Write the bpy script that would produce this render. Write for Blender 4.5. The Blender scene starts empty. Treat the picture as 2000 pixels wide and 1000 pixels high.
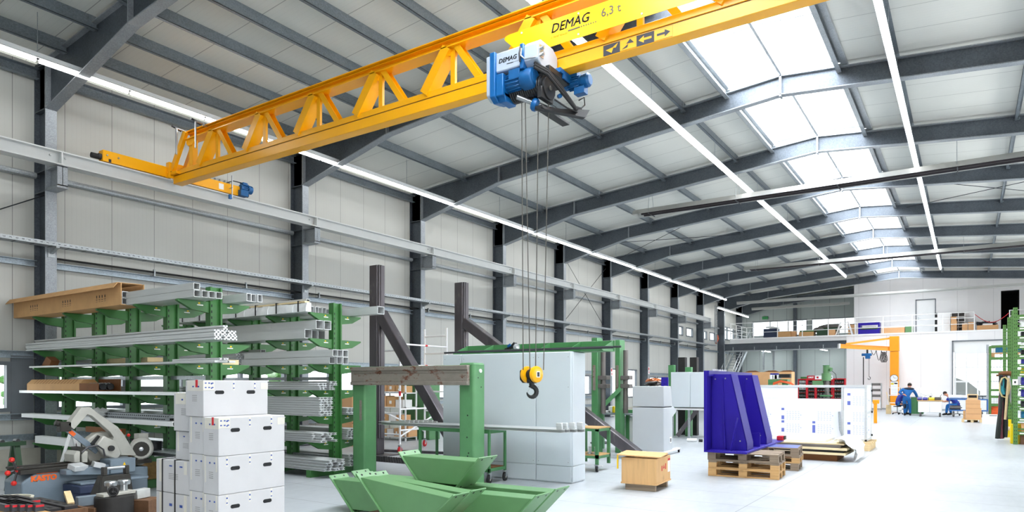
# An industrial hall with an overhead travelling crane, cantilever racks and workshop equipment
WORLD, P_SKY, P_FILL, P_WIN, EXPO = 3.5, 2900, 560, 38, 0.4
import bpy, math, random
from math import sin, cos, pi, radians, sqrt, atan2
from mathutils import Vector as V, Matrix as Mx
SC = bpy.context.scene; COL = SC.collection
random.seed(11)
R = random.uniform
# ---------------------------------------------------------------- camera (24 mm shift lens, level, 1.65 m above the floor)
FP, VPX, HOR, CH = 1330.0, 1890.0, 750.0, 1.65
TH = math.atan((VPX - 1000) / FP); CT, ST = cos(TH), sin(TH)
cam = bpy.data.objects.new('camera', bpy.data.cameras.new('camera')); COL.objects.link(cam)
cam.location = (0, 0, CH); cam.rotation_euler = (pi / 2, 0, TH)
cam.data.sensor_width = 36; cam.data.lens = FP / 2000 * 36
cam.data.shift_y = (HOR - 500) / 2000; cam.data.clip_end = 400
SC.camera = cam
# measured from the photograph: a picture column / row on a known world plane -> metres
def XatY(px, Y):
    t = (px - 1000) / FP; return Y * (t * CT - ST) / (CT + t * ST)
def YatX(px, X):
    t = (px - 1000) / FP; return X * (CT + t * ST) / (t * CT - ST)
def Zat(py, X, Y): return CH + (HOR - py) * (-X * ST + Y * CT) / FP
def floor_at(px, py, z=0.0):
    d = FP * (CH - z) / (py - HOR); u = (px - 1000) / FP * d
    return (u * CT - d * ST, u * ST + d * CT)
def at_depth(px, py, d):
    u = (px - 1000) / FP * d; return V((u * CT - d * ST, u * ST + d * CT, CH + (HOR - py) * d / FP))
# ---------------------------------------------------------------- materials
def lin(h):
    h = h.lstrip('#'); o = []
    for i in (0, 2, 4):
        c = int(h[i:i + 2], 16) / 255; o.append(c / 12.92 if c <= .04045 else ((c + .055) / 1.055) ** 2.4)
    return (*o, 1)
def shade(c, k): return (min(1, c[0] * k), min(1, c[1] * k), min(1, c[2] * k), 1)
class NT:
    def __init__(s, name):
        s.mt = bpy.data.materials.new(name); s.mt.use_nodes = True; s.t = s.mt.node_tree; s.n = s.t.nodes; s.l = s.t.links
        s.p = s.n['Principled BSDF']; s.out = s.n['Material Output']
    def node(s, ty, **k):
        n = s.n.new(ty)
        for a, v in k.items():
            if hasattr(n, a): setattr(n, a, v)
            else: n.inputs[a].default_value = v
        return n
    def link(s, a, b): s.l.new(a, b)
    def coord(s, scale=(1, 1, 1), world=False):
        if world: c = s.node('ShaderNodeNewGeometry').outputs['Position']
        else: c = s.node('ShaderNodeTexCoord').outputs['Object']
        mp = s.node('ShaderNodeMapping'); mp.inputs['Scale'].default_value = scale; s.link(c, mp.inputs['Vector']); return mp.outputs[0]
    def noise(s, sc, vec, det=3, rough=.55):
        n = s.node('ShaderNodeTexNoise'); n.inputs['Scale'].default_value = sc; n.inputs['Detail'].default_value = det
        n.inputs['Roughness'].default_value = rough; s.link(vec, n.inputs['Vector']); return n.outputs['Fac']
    def ramp(s, fac, *st):
        r = s.node('ShaderNodeValToRGB'); e = r.color_ramp.elements
        while len(e) < len(st): e.new(.5)
        for k, (p, c) in enumerate(st): e[k].position = p; e[k].color = c if len(c) == 4 else (*c, 1)
        s.link(fac, r.inputs[0]); return r.outputs[0]
    def math(s, op, a, b=None, c=None):
        n = s.node('ShaderNodeMath', operation=op)
        for i, v in enumerate((a, b, c)):
            if v is None: continue
            if isinstance(v, (int, float)): n.inputs[i].default_value = v
            else: s.link(v, n.inputs[i])
        return n.outputs[0]
    def mix(s, f, a, b):
        n = s.node('ShaderNodeMix', data_type='RGBA')
        for k, v in ((0, f), (6, a), (7, b)):
            if isinstance(v, (int, float, tuple)): n.inputs[k].default_value = v
            else: s.link(v, n.inputs[k])
        return n.outputs[2]
    def bump(s, h, st=.2, dist=.01):
        b = s.node('ShaderNodeBump'); b.inputs['Strength'].default_value = st; b.inputs['Distance'].default_value = dist
        s.link(h, b.inputs['Height']); s.link(b.outputs[0], s.p.inputs['Normal'])
MATS = {}
def mat(name, hexc, rough=.5, metal=0.0, var=.08, scale=4, bump=0.0, stretch=(1, 1, 1), spots=None, spec=.5):
    t = NT(name); c = lin(hexc); v = t.coord(stretch)
    f = t.noise(scale, v, 4)
    col = t.ramp(f, (.3, shade(c, 1 - var)), (.7, shade(c, 1 + var)))
    if spots:
        s2 = t.ramp(t.noise(spots[1], v, 5, .7), (spots[2], (0, 0, 0)), (min(1, spots[2] + .1), (1, 1, 1)))
        col = t.mix(s2, col, lin(spots[0]))
    t.link(col, t.p.inputs['Base Color'])
    t.p.inputs['Roughness'].default_value = rough; t.p.inputs['Metallic'].default_value = metal
    t.p.inputs['Specular IOR Level'].default_value = spec
    if bump: t.bump(f, bump)
    MATS[name] = t.mt; return t.mt
def panel_mat(name, hexc, axis, pitch, off, ribs, rough=.45, joint=.6, jw=.012):
    """sandwich panel sheeting: fine ribs and a dark joint every pitch metres along the given world axis"""
    t = NT(name); c = lin(hexc); g = t.node('ShaderNodeNewGeometry'); sp = t.node('ShaderNodeSeparateXYZ'); t.link(g.outputs['Position'], sp.inputs[0])
    a = sp.outputs[axis]
    fr = t.math('FRACT', t.math('DIVIDE', t.math('ADD', a, 100 * pitch - off), pitch))
    j = t.math('LESS_THAN', t.math('ABSOLUTE', t.math('SUBTRACT', fr, .5)), jw / pitch)
    rib = t.math('FRACT', t.math('DIVIDE', a, ribs))
    line = t.math('LESS_THAN', rib, .09)
    n = t.noise(.7, t.coord(world=True), 3)
    base = t.ramp(n, (.3, shade(c, .97)), (.7, shade(c, 1.03)))
    col = t.mix(t.math('MULTIPLY', line, .10), base, shade(c, .55))
    col = t.mix(t.math('MULTIPLY', j, joint), col, (.03, .03, .035, 1))
    t.link(col, t.p.inputs['Base Color']); t.p.inputs['Roughness'].default_value = rough
    t.bump(t.math('SUBTRACT', 1.0, t.math('MULTIPLY', line, 1.0)), .25, .004)
    MATS[name] = t.mt; return t.mt
def galv(name, hexc, rough=.42, metal=.55, sc=60):
    t = NT(name); c = lin(hexc); v = t.coord()
    vo = t.node('ShaderNodeTexVoronoi'); vo.inputs['Scale'].default_value = sc; t.link(v, vo.inputs['Vector'])
    b = t.node('ShaderNodeRGBToBW'); t.link(vo.outputs['Color'], b.inputs[0])
    f = t.math('ADD', t.math('MULTIPLY', b.outputs[0], .45), t.math('MULTIPLY', t.noise(2.2, v, 4), .55))
    t.link(t.ramp(f, (.3, shade(c, .8)), (.72, shade(c, 1.18))), t.p.inputs['Base Color'])
    t.p.inputs['Roughness'].default_value = rough; t.p.inputs['Metallic'].default_value = metal
    MATS[name] = t.mt; return t.mt
def wood_mat(name, hexc, grain='x', var=.22, knots=True):
    t = NT(name); c = lin(hexc); st = {'x': (.6, 9, 9), 'y': (9, .6, 9), 'z': (9, 9, .6)}[grain]
    v = t.coord(st); f = t.noise(2.5, v, 5, .65)
    col = t.ramp(f, (.25, shade(c, 1 - var * 1.6)), (.5, c), (.8, shade(c, 1 + var)))
    if knots:
        k = t.ramp(t.noise(3.1, t.coord((1.4, 1.4, 1.4)), 2), (.66, (0, 0, 0)), (.76, (1, 1, 1)))
        col = t.mix(t.math('MULTIPLY', k, .45), col, shade(c, .38))
    t.link(col, t.p.inputs['Base Color']); t.p.inputs['Roughness'].default_value = .72; t.bump(f, .15)
    MATS[name] = t.mt; return t.mt
def emit(name, col, st):
    t = NT(name); e = t.node('ShaderNodeEmission'); e.inputs[0].default_value = col; e.inputs[1].default_value = st
    t.link(e.outputs[0], t.out.inputs[0]); MATS[name] = t.mt; return t.mt
def glass_mat(name, tint, gloss=.06, haze=0.0, tcol=(1, 1, 1, 1)):
    t = NT(name); tr = t.node('ShaderNodeBsdfTransparent'); tr.inputs[0].default_value = tint
    gl = t.node('ShaderNodeBsdfGlossy'); gl.inputs['Roughness'].default_value = .06
    m = t.node('ShaderNodeMixShader'); m.inputs[0].default_value = gloss; t.link(tr.outputs[0], m.inputs[1]); t.link(gl.outputs[0], m.inputs[2])
    o = m.outputs[0]
    if haze:
        tl = t.node('ShaderNodeBsdfTranslucent'); tl.inputs[0].default_value = tcol
        m2 = t.node('ShaderNodeMixShader'); m2.inputs[0].default_value = haze; t.link(o, m2.inputs[1]); t.link(tl.outputs[0], m2.inputs[2]); o = m2.outputs[0]
    t.link(o, t.out.inputs[0]); MATS[name] = t.mt; return t.mt
# ---------------------------------------------------------------- mesh builder
class B:
    def __init__(s, o=(0, 0, 0)): s.v = []; s.f = []; s.m = []; s.o = V(o)
    def add(s, vs, fs, m=0):
        k = len(s.v); s.v += [tuple(V(p) - s.o) for p in vs]; s.f += [tuple(i + k for i in f) for f in fs]; s.m += [m] * len(fs); return s
    def box(s, x0, x1, y0, y1, z0, z1, m=0):
        x0, x1 = min(x0, x1), max(x0, x1); y0, y1 = min(y0, y1), max(y0, y1); z0, z1 = min(z0, z1), max(z0, z1)
        return s.add([(x0, y0, z0), (x1, y0, z0), (x1, y1, z0), (x0, y1, z0), (x0, y0, z1), (x1, y0, z1), (x1, y1, z1), (x0, y1, z1)],
                     [(3, 2, 1, 0), (4, 5, 6, 7), (0, 1, 5, 4), (1, 2, 6, 5), (2, 3, 7, 6), (3, 0, 4, 7)], m)
    def cbox(s, c, d, m=0, rz=0, rx=0, ry=0):
        M = Mx.Translation(V(c)) @ Mx.Rotation(rz, 4, 'Z') @ Mx.Rotation(ry, 4, 'Y') @ Mx.Rotation(rx, 4, 'X')
        a, b_, e = d[0] / 2, d[1] / 2, d[2] / 2
        return s.add([M @ V(p) for p in ((-a, -b_, -e), (a, -b_, -e), (a, b_, -e), (-a, b_, -e), (-a, -b_, e), (a, -b_, e), (a, b_, e), (-a, b_, e))],
                     [(3, 2, 1, 0), (4, 5, 6, 7), (0, 1, 5, 4), (1, 2, 6, 5), (2, 3, 7, 6), (3, 0, 4, 7)], m)
    def basis(s, p0, p1, up):
        d = (V(p1) - V(p0)).normalized(); u = V(up)
        if abs(d.dot(u.normalized())) > .98: u = V((0, 1, 0)) if abs(d.y) < .9 else V((1, 0, 0))
        a = d.cross(u).normalized(); return a, a.cross(d).normalized()
    def ext(s, sec, p0, p1, up=(0, 0, 1), m=0, cap=True):
        """extrude a 2-D section (side, up) from p0 to p1"""
        a, b_ = s.basis(p0, p1, up); n = len(sec); p0, p1 = V(p0), V(p1)
        vs = [p0 + a * q[0] + b_ * q[1] for q in sec] + [p1 + a * q[0] + b_ * q[1] for q in sec]
        fs = [(i, (i + 1) % n, n + (i + 1) % n, n + i) for i in range(n)]
        if cap: fs += [tuple(range(n - 1, -1, -1)), tuple(range(n, 2 * n))]
        return s.add(vs, fs, m)
    def bar(s, p0, p1, w, h, m=0, up=(0, 0, 1)):
        return s.ext([(-w / 2, -h / 2), (w / 2, -h / 2), (w / 2, h / 2), (-w / 2, h / 2)], p0, p1, up, m)
    def ibeam(s, p0, p1, h, b, tw=.012, tf=.018, m=0, up=(0, 0, 1)):
        return s.ext([(-b / 2, -h / 2), (b / 2, -h / 2), (b / 2, -h / 2 + tf), (tw / 2, -h / 2 + tf), (tw / 2, h / 2 - tf), (b / 2, h / 2 - tf), (b / 2, h / 2),
                      (-b / 2, h / 2), (-b / 2, h / 2 - tf), (-tw / 2, h / 2 - tf), (-tw / 2, -h / 2 + tf), (-b / 2, -h / 2 + tf)], p0, p1, up, m)
    def chan(s, p0, p1, h, b, t=.01, m=0, up=(0, 0, 1)):
        return s.ext([(-b / 2, -h / 2), (b / 2, -h / 2), (b / 2, -h / 2 + t), (-b / 2 + t, -h / 2 + t), (-b / 2 + t, h / 2 - t), (b / 2, h / 2 - t), (b / 2, h / 2), (-b / 2, h / 2)], p0, p1, up, m)
    def hollow(s, p0, p1, w, h, t=.006, m=0, up=(0, 0, 1)):
        a, b_ = s.basis(p0, p1, up); p0, p1 = V(p0), V(p1)
        def rg(p, w, h): return [p + a * x + b_ * y for x, y in ((-w / 2, -h / 2), (w / 2, -h / 2), (w / 2, h / 2), (-w / 2, h / 2))]
        vs = rg(p0, w, h) + rg(p1, w, h) + rg(p0, w - 2 * t, h - 2 * t) + rg(p1, w - 2 * t, h - 2 * t); fs = []
        for i in range(4):
            j = (i + 1) % 4; fs += [(i, j, 4 + j, 4 + i), (8 + j, 8 + i, 12 + i, 12 + j), (4 + i, 4 + j, 12 + j, 12 + i), (j, i, 8 + i, 8 + j)]
        return s.add(vs, fs, m)
    def prism(s, pts, vec, m=0):
        n = len(pts); vec = V(vec); vs = [V(p) for p in pts] + [V(p) + vec for p in pts]
        fs = [tuple(range(n - 1, -1, -1)), tuple(range(n, 2 * n))] + [(i, (i + 1) % n, n + (i + 1) % n, n + i) for i in range(n)]
        return s.add(vs, fs, m)
    def cyl(s, p0, p1, r, n=12, m=0, r2=None):
        a, b_ = s.basis(p0, p1, (0, 0, 1)); r2 = r if r2 is None else r2; p0, p1 = V(p0), V(p1)
        cs = [(cos(2 * pi * i / n), sin(2 * pi * i / n)) for i in range(n)]
        vs = [p0 + a * c * r + b_ * q * r for c, q in cs] + [p1 + a * c * r2 + b_ * q * r2 for c, q in cs]
        return s.add(vs, [(i, (i + 1) % n, n + (i + 1) % n, n + i) for i in range(n)] + [tuple(range(n - 1, -1, -1)), tuple(range(n, 2 * n))], m)
    def tube(s, pts, r, n=8, m=0):
        pts = [V(p) for p in pts]; vs = []; fs = []; up = V((0, 0, 1))
        d0 = (pts[1] - pts[0]).normalized()
        if abs(d0.z) > .95: up = V((1, 0, 0))
        a = d0.cross(up).normalized()
        for k, p in enumerate(pts):
            d = (pts[min(k + 1, len(pts) - 1)] - pts[max(k - 1, 0)]).normalized()
            a = (a - d * a.dot(d)).normalized(); b_ = d.cross(a); rr = r[k] if isinstance(r, (list, tuple)) else r
            vs += [p + a * cos(2 * pi * i / n) * rr + b_ * sin(2 * pi * i / n) * rr for i in range(n)]
        for k in range(len(pts) - 1):
            fs += [(k * n + i, k * n + (i + 1) % n, (k + 1) * n + (i + 1) % n, (k + 1) * n + i) for i in range(n)]
        fs += [tuple(range(n - 1, -1, -1)), tuple(range((len(pts) - 1) * n, len(pts) * n))]
        return s.add(vs, fs, m)
    def lathe(s, prof, c=(0, 0, 0), axis=(0, 0, 1), n=16, m=0):
        c = V(c); d = V(axis).normalized(); u = V((1, 0, 0)) if abs(d.x) < .9 else V((0, 1, 0)); a = d.cross(u).normalized(); b_ = d.cross(a); vs = []; fs = []
        for r, z in prof: vs += [c + d * z + (a * cos(2 * pi * i / n) + b_ * sin(2 * pi * i / n)) * max(r, 1e-4) for i in range(n)]
        for k in range(len(prof) - 1): fs += [(k * n + i, k * n + (i + 1) % n, (k + 1) * n + (i + 1) % n, (k + 1) * n + i) for i in range(n)]
        fs += [tuple(range(n - 1, -1, -1)), tuple(range((len(prof) - 1) * n, len(prof) * n))]
        return s.add(vs, fs, m)
    def ball(s, c, r, m=0, n=12, k=(1, 1, 1)):
        c = V(c); vs = []; fs = []; rg = n // 2
        for j in range(rg + 1):
            t = pi * j / rg
            vs += [c + V((k[0] * r * max(sin(t), 1e-3) * cos(2 * pi * i / n), k[1] * r * max(sin(t), 1e-3) * sin(2 * pi * i / n), k[2] * r * cos(t))) for i in range(n)]
        for j in range(rg): fs += [(j * n + i, (j + 1) * n + i, (j + 1) * n + (i + 1) % n, j * n + (i + 1) % n) for i in range(n)]
        return s.add(vs, fs, m)
    def text(s, tx, c, size, right, up, m=0, bold=0.0, shear=0.0, depth=.002, align='CENTER'):
        cu = bpy.data.curves.new('t', 'FONT'); cu.body = tx; cu.size = size; cu.align_x = align; cu.align_y = 'CENTER'; cu.shear = shear; cu.offset = bold; cu.extrude = depth; cu.resolution_u = 2
        ob = bpy.data.objects.new('t', cu); COL.objects.link(ob); bpy.context.view_layer.update()
        me = bpy.data.meshes.new_from_object(ob.evaluated_get(bpy.context.evaluated_depsgraph_get()))
        r_ = V(right).normalized(); u_ = V(up).normalized(); n_ = r_.cross(u_); c = V(c)
        s.add([c + r_ * q.co.x + u_ * q.co.y + n_ * q.co.z for q in me.vertices], [tuple(p.vertices) for p in me.polygons], m)
        bpy.data.objects.remove(ob); bpy.data.curves.remove(cu); bpy.data.meshes.remove(me); return s
    def build(s, name, mats, parent=None, bev=0.0, seg=1, ang=.6):
        me = bpy.data.meshes.new(name); me.from_pydata(s.v, [], s.f)
        for mm in (mats if isinstance(mats, (list, tuple)) else [mats]): me.materials.append(MATS[mm] if isinstance(mm, str) else mm)
        me.polygons.foreach_set('material_index', s.m); me.polygons.foreach_set('use_smooth', [True] * len(s.f)); me.update()
        me.set_sharp_from_angle(angle=ang)
        o = bpy.data.objects.new(name, me); COL.objects.link(o)
        if parent: o.parent = parent
        elif s.o.length > 0: o.location = s.o
        if bev:
            b_ = o.modifiers.new('bevel', 'BEVEL'); b_.width = bev; b_.segments = seg; b_.limit_method = 'ANGLE'; b_.angle_limit = .7
        return o
def tag(o, label, cat, group=None, kind=None):
    o['label'] = label; o['category'] = cat
    if group: o['group'] = group
    if kind: o['kind'] = kind
    return o
def thing(name, label, cat, loc=(0, 0, 0), rz=0.0, group=None):
    o = bpy.data.objects.new(name, None); COL.objects.link(o); o.location = loc; o.rotation_euler = (0, 0, rz); o.empty_display_size = .1
    return tag(o, label, cat, group)
def dup(root, loc=None, rz=None, label=None, group=None):
    def cp(o, par):
        c = o.copy(); COL.objects.link(c); c.parent = par
        for ch in o.children: cp(ch, c)
        return c
    r = cp(root, None)
    if loc is not None: r.location = loc
    if rz is not None: r.rotation_euler = (0, 0, rz)
    if label: r['label'] = label
    if group: r['group'] = group
    return r
def struct(name, b, mats, bev=0, parent=None):
    o = b.build(name, mats, parent, bev)
    if parent is None: o['kind'] = 'structure'
    return o
ORD = ['first', 'second', 'third', 'fourth', 'fifth', 'sixth', 'seventh', 'eighth', 'ninth', 'tenth', 'eleventh', 'twelfth', 'thirteenth']
# ================================================================ materials
panel_mat('wall_panel', '#c1c2bd', 1, .915, .5, .09, jw=.006)
panel_mat('end_panel', '#a6afae', 0, 1.0, 0, .1)
panel_mat('roof_panel', '#dedfd8', 1, 1.0, .3, .11, joint=.5, jw=.008)
panel_mat('office_panel', '#eeedee', 0, 1.9, .4, 40, rough=.4, joint=.16, jw=.015)
galv('frame_steel', '#5d646c', .45, .6, 40)
galv('flange_steel', '#9aa0a6', .45, .4, 70)
galv('purlin_steel', '#7d868d', .42, .5, 50)
galv('galvanised', '#a7adb1', .4, .5, 60)
galv('girt_steel', '#a9b6c0', .42, .45, 50)
mat('runway_grey', '#d3d6d6', .42, .1, .03, 3)
mat('bolt_dark', '#3a3d42', .5, .5)
mat('crane_yellow', '#fbb208', .32, 0, .03, 2)
mat('sign_yellow', '#f8c406', .3, 0, .02, 2)
mat('black_paint', '#17181b', .45, 0, .1)
mat('dark_rubber', '#1c1c1e', .7)
mat('arrow_black', '#2b2f3a', .5, 0, .03)
mat('letter_grey', '#55504a', .5, 0, .02)
mat('letter_black', '#15171c', .5, 0, .02)
mat('hoist_grey', '#b4c0cf', .38, .1, .03)
mat('hoist_blue', '#0f5f9f', .35, .1, .08, 6)
mat('motor_blue', '#125a94', .38, .1, .1, 8)
mat('steel_bright', '#b8bcc0', .28, .85, .08, 10)
mat('rope_steel', '#6a6863', .5, .6, .1, 40)
mat('white_paint', '#eceded', .42, 0, .02, 3)
mat('white_lacquer', '#f4f5f6', .35, 0, .015, 3)
mat('concrete_wall', '#b9b6aa', .8, 0, .12, 3, .2)
mat('window_grey', '#6f757c', .45, .1, .04)
mat('lamp_housing', '#dfe3e6', .4, .1, .02)
mat('hood_grey', '#b9bab7', .38, .35, .04, 3)
mat('heater_dark', '#241d22', .5, .2, .1)
mat('deck_grey', '#a4adb2', .5, .1, .05)
mat('dark_opening', '#0b0b0d', .9)
mat('leaf_green', '#49793a', .8, 0, .4, 6)
mat('paving', '#b8b6ae', .9, 0, .1)
emit('tube_glow', (1, 1, .99, 1), 14)
emit('store_glow', (.95, 1, 1, 1), 60)
glass_mat('clear_glass', (.96, .98, .98, 1))
glass_mat('skylight_sheet', (.97, .98, 1, 1), .04, .25)
# floor: pale power-floated concrete, saw-cut bays
t = NT('floor_concrete'); g = t.node('ShaderNodeNewGeometry'); sp = t.node('ShaderNodeSeparateXYZ'); t.link(g.outputs['Position'], sp.inputs[0])
vv = t.coord((1, 1, 1), True); n1 = t.noise(.45, vv, 5, .6); n2 = t.noise(9, t.coord((1, .35, 1), True), 4, .6)
col = t.ramp(t.math('ADD', t.math('MULTIPLY', n1, .6), t.math('MULTIPLY', n2, .4)), (.3, lin('#aab0b6')), (.7, lin('#c2c7cc')))
dirt = t.ramp(t.noise(1.6, vv, 6, .72), (.64, (0, 0, 0)), (.8, (1, 1, 1)))
col = t.mix(t.math('MULTIPLY', dirt, .25), col, lin('#8d949b'))
near = t.math('LESS_THAN', sp.outputs[1], 15.42); far_ = t.math('SUBTRACT', 1.0, near)
for ax, pit, off, msk in ((0, 3.38, .86 - 1.69 + .03, near), (1, 1.0, -.1, near), (0, 4.6, .4 - 4.6, far_), (1, 9.4, 10.7, far_)):
    fr = t.math('FRACT', t.math('DIVIDE', t.math('ADD', sp.outputs[ax], 1000 * pit - off), pit))
    ln = t.math('MULTIPLY', msk, t.math('LESS_THAN', t.math('ABSOLUTE', t.math('SUBTRACT', fr, .5)), .006 / pit))
    col = t.mix(t.math('MULTIPLY', ln, .6), col, lin('#3a3c3e'))
t.link(col, t.p.inputs['Base Color']); t.link(t.ramp(n1, (.3, (.3,) * 3), (.7, (.42,) * 3)), t.p.inputs['Roughness'])
MATS['floor_concrete'] = t.mt
# ================================================================ room shell
FY = [-0.1, 6.0, 12.1, 16.84, 21.55, 26.25, 30.98, 35.75, 40.45, 45.28, 50.0, 54.75]
RX, RB, RT = -3.65, 8.44, 8.87          # ridge line of the portal frames
WL, WR = -15.25, 7.95; Y0, Y1 = -9.0, 55.0
def top_z(x): return RT - abs(x - RX) * .0852
ROOF = .13
b = B(); b.box(WL - .3, WR + .3, Y0, Y1 + .3, -.2, 0); struct('floor', b, 'floor_concrete')
def slope(x0, x1, y0, y1):
    b = B(); z0, z1 = top_z(x0) + ROOF, top_z(x1) + ROOF
    return b.prism([(x0, y0, z0), (x1, y0, z1), (x1, y0, z1 + .12), (x0, y0, z0 + .12)], (0, y1 - y0, 0))
SK0, SK1 = -4.9, -2.4
b = slope(WL - .2, SK0, Y0, Y1); s2 = slope(SK1, WR + .2, Y0, Y1); b.add(s2.v, s2.f)
for y0, y1 in ((Y0, -.1), (50.2, Y1)):
    for a, c in ((SK0, RX), (RX, SK1)): s3 = slope(a, c, y0, y1); b.add(s3.v, s3.f)
struct('ceiling', b, 'roof_panel')
# ridge skylight: one glazed sheet per bay and pitch, white bars between
n = 0
for k in range(len(FY) - 2):
    y0, y1 = max(FY[k], -.1), min(FY[k + 1], 50.2)
    if y1 - y0 < .5: continue
    n += 1
    b = B(); z0, zr = top_z(SK0) + ROOF + .05, RT + ROOF + .05
    for x0, x1, za, zb in ((SK0, RX, z0, zr), (RX, SK1, zr, z0)): b.prism([(x0, y0, za), (x1, y0, zb), (x1, y0, zb + .02), (x0, y0, za + .02)], (0, y1 - y0, 0))
    w = struct('window_%d' % n, b, 'skylight_sheet')
    b = B()
    for q in range(3):
        yy = y0 + (y1 - y0) * q / 2 + (.03 if q == 0 else -.03 if q == 2 else 0)
        b.bar((SK0, yy, z0 + .03), (RX, yy, zr + .03), .05, .05); b.bar((RX, yy, zr + .03), (SK1, yy, z0 + .03), .05, .05)
    struct('window_frame', b, 'white_paint', 0, w)
    b = B(); b.cyl((RX, y0, zr - .12), (RX, y1, zr - .12), .04, 8); struct('window_bar', b, 'galvanised', 0, w)
    b = B()
    for x in (SK0, SK1):
        b.chan((x, y0 + .03, top_z(x) + .0), (x, y1 - .03, top_z(x) + .0), .24, .1, .012)
        b.box(x - .17 if x < RX else x + .05, x - .05 if x < RX else x + .17, y0 + .03, y1 - .03, top_z(x) + .03, top_z(x) + .12)
    struct('window_curb', b, 'galvanised', 0, w)
SKYN = n
# left wall: concrete plinth, sheeting with a window band in every bay
wins = []
for k in range(len(FY) - 1):
    a, c = FY[k] + .14, FY[k + 1] - .14
    if k == 0: wins.append((2.6, 5.5, 1.12, 2.08)); wins.append((.3, 2.3, 1.12, 2.08))
    elif k == 6: wins.append((a + .45, c - .4, .9, 2.45))
    elif k in (8, 9): wins.append((a + .9, a + 2.0, 4.75, 5.35)); wins.append((a + 2.6, a + 3.9, 4.75, 5.35)); wins.append((a + .2, c - .2, 1.12, 2.08))
    elif k == 10: wins.append((a + .5, c - .5, 5.0, 6.0))
    else: wins.append((a + .12, (a + c) / 2 - .08, 1.12, 2.08)); wins.append(((a + c) / 2 + .08, c - .12, 1.12, 2.08))
def wall_cells(b, wins, lo, hi, z0, z1, put):
    ys = sorted({lo, hi, *[w[0] for w in wins], *[w[1] for w in wins]})
    for i in range(len(ys) - 1):
        y, y2 = ys[i], ys[i + 1]; m_ = (y + y2) / 2; cur = z0
        for w in sorted([w for w in wins if w[0] < m_ < w[1]], key=lambda w: w[2]):
            put(b, y, y2, cur, w[2]); cur = w[3]
        put(b, y, y2, cur, z1)
b = B(); wall_cells(b, wins, Y0, Y1, .4, 7.95, lambda b, y, y2, z, z2: b.box(WL - .12, WL, y, y2, z, z2)); struct('wall_left', b, 'wall_panel')
b = B(); b.box(WL - .2, WL + .05, Y0, Y1, 0, .4); struct('trim_1', b, 'concrete_wall')
for i, (y, y2, z, z2) in enumerate(wins):
    b = B(); fw = .07; x0, x1 = WL - .1, WL + .03
    b.box(x0, x1, y, y + fw, z, z2); b.box(x0, x1, y2 - fw, y2, z, z2); b.box(x0, x1, y + fw, y2 - fw, z, z + fw); b.box(x0, x1, y + fw, y2 - fw, z2 - fw, z2)
    if y2 - y > 2: b.box(x0, x1, (y + y2) / 2 - .04, (y + y2) / 2 + .04, z + fw, z2 - fw)
    w = struct('window_%d' % (SKYN + 1 + i), b, 'window_grey')
    b = B(); b.box(WL - .07, WL - .05, y + fw, y2 - fw, z + fw, z2 - fw); struct('window_pane', b, 'clear_glass', 0, w)
NW = SKYN + len(wins)
b = B(); b.box(WL, WL + .04, 5.5, 5.88, .95, 2.2); struct('trim_2', b, 'window_grey')
# right wall with a high window band (outside the picture, it lets the daylight in)
rw = [(a + .4, c - .4, 2.2, 5.2) for a, c in zip(FY[2:-2], FY[3:-1])]
rw_fill = [(-7.2, .8, .1, 4.3)]  # unseen opening added in the right wall to let the front fill through
b = B(); wall_cells(b, rw + rw_fill, Y0, Y1, 0, 7.95, lambda b, y, y2, z, z2: b.box(WR, WR + .12, y, y2, z, z2)); struct('wall_right', b, 'wall_panel')
b = B()
b.box(WL, WR, Y0 - .12, Y0, 0, 9)
struct('wall_back', b, 'end_panel')
gx0w = -1.6
# far gable wall, dark, with a window band above the mezzanine
b = B()
for x0, x1, z0, z1 in ((WL, -6.0, 0, 5.35), (WL, -14.1, 5.35, 6.55), (-10.05, -9.75, 5.35, 6.55), (-6.3, -6.0, 5.35, 6.55), (WL, -6.0, 6.55, 8.8)): b.box(x0, x1, Y1, Y1 + .12, z0, z1)
b.box(-6.0, gx0w, Y1, Y1 + .12, 0, 9.0); b.box(gx0w, WR, Y1, Y1 + .12, 4.7, 9.0)
struct('wall_far', b, 'end_panel')
for i, (x0, x1) in enumerate(((-14.1, -10.05), (-9.75, -6.3))):
    b = B(); z, z2 = 5.35, 6.55
    for q in range(4):
        xx = x0 + .03 + (x1 - x0 - .06) * q / 3; b.box(xx - .03, xx + .03, Y1, Y1 + .1, z, z2)
    b.box(x0, x1, Y1, Y1 + .1, z, z + .06); b.box(x0, x1, Y1, Y1 + .1, z2 - .06, z2)
    w = struct('window_%d' % (NW + 1 + i), b, 'window_grey'); b = B(); b.box(x0, x1, Y1 + .05, Y1 + .07, z, z2); struct('window_pane', b, 'clear_glass', 0, w)
# office block: lower white wall with a big glazed gate, upper wall set back on the mezzanine
OL, OY, UY, MZ = -6.7, 50.0, 52.4, 4.93
gx0, gx1, gz = XatY(1862, OY), 2.9, 4.25
b = B()
for x0, x1, z0, z1 in ((OL, gx0, 0, MZ - .02), (gx0, gx1, gz, MZ - .02), (gx1, WR, 0, MZ - .02)): b.box(x0, x1, OY, OY + .15, z0, z1)
b.box(OL - .02, OL + .13, OY + .15, Y1, 0, MZ - .2)
struct('wall_office_lower', b, 'office_panel')
dx0, dx1 = XatY(1955, UY), XatY(1991, UY); ex0, ex1 = XatY(1790, UY), XatY(1826, UY)
b = B(); UL = XatY(1668, UY)
for x0, x1, z0, z1 in ((UL, ex0, MZ, 9), (ex0, ex1, MZ + 2.25, 9), (ex1, dx0, MZ, 9), (dx0, dx1, MZ + 2.55, 9), (dx1, WR, MZ, 9)): b.box(x0, x1, UY, UY + .15, z0, z1)
b.box(UL, UL + .15, UY + .15, Y1, MZ, 9)
struct('wall_office_upper', b, 'office_panel')
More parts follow.
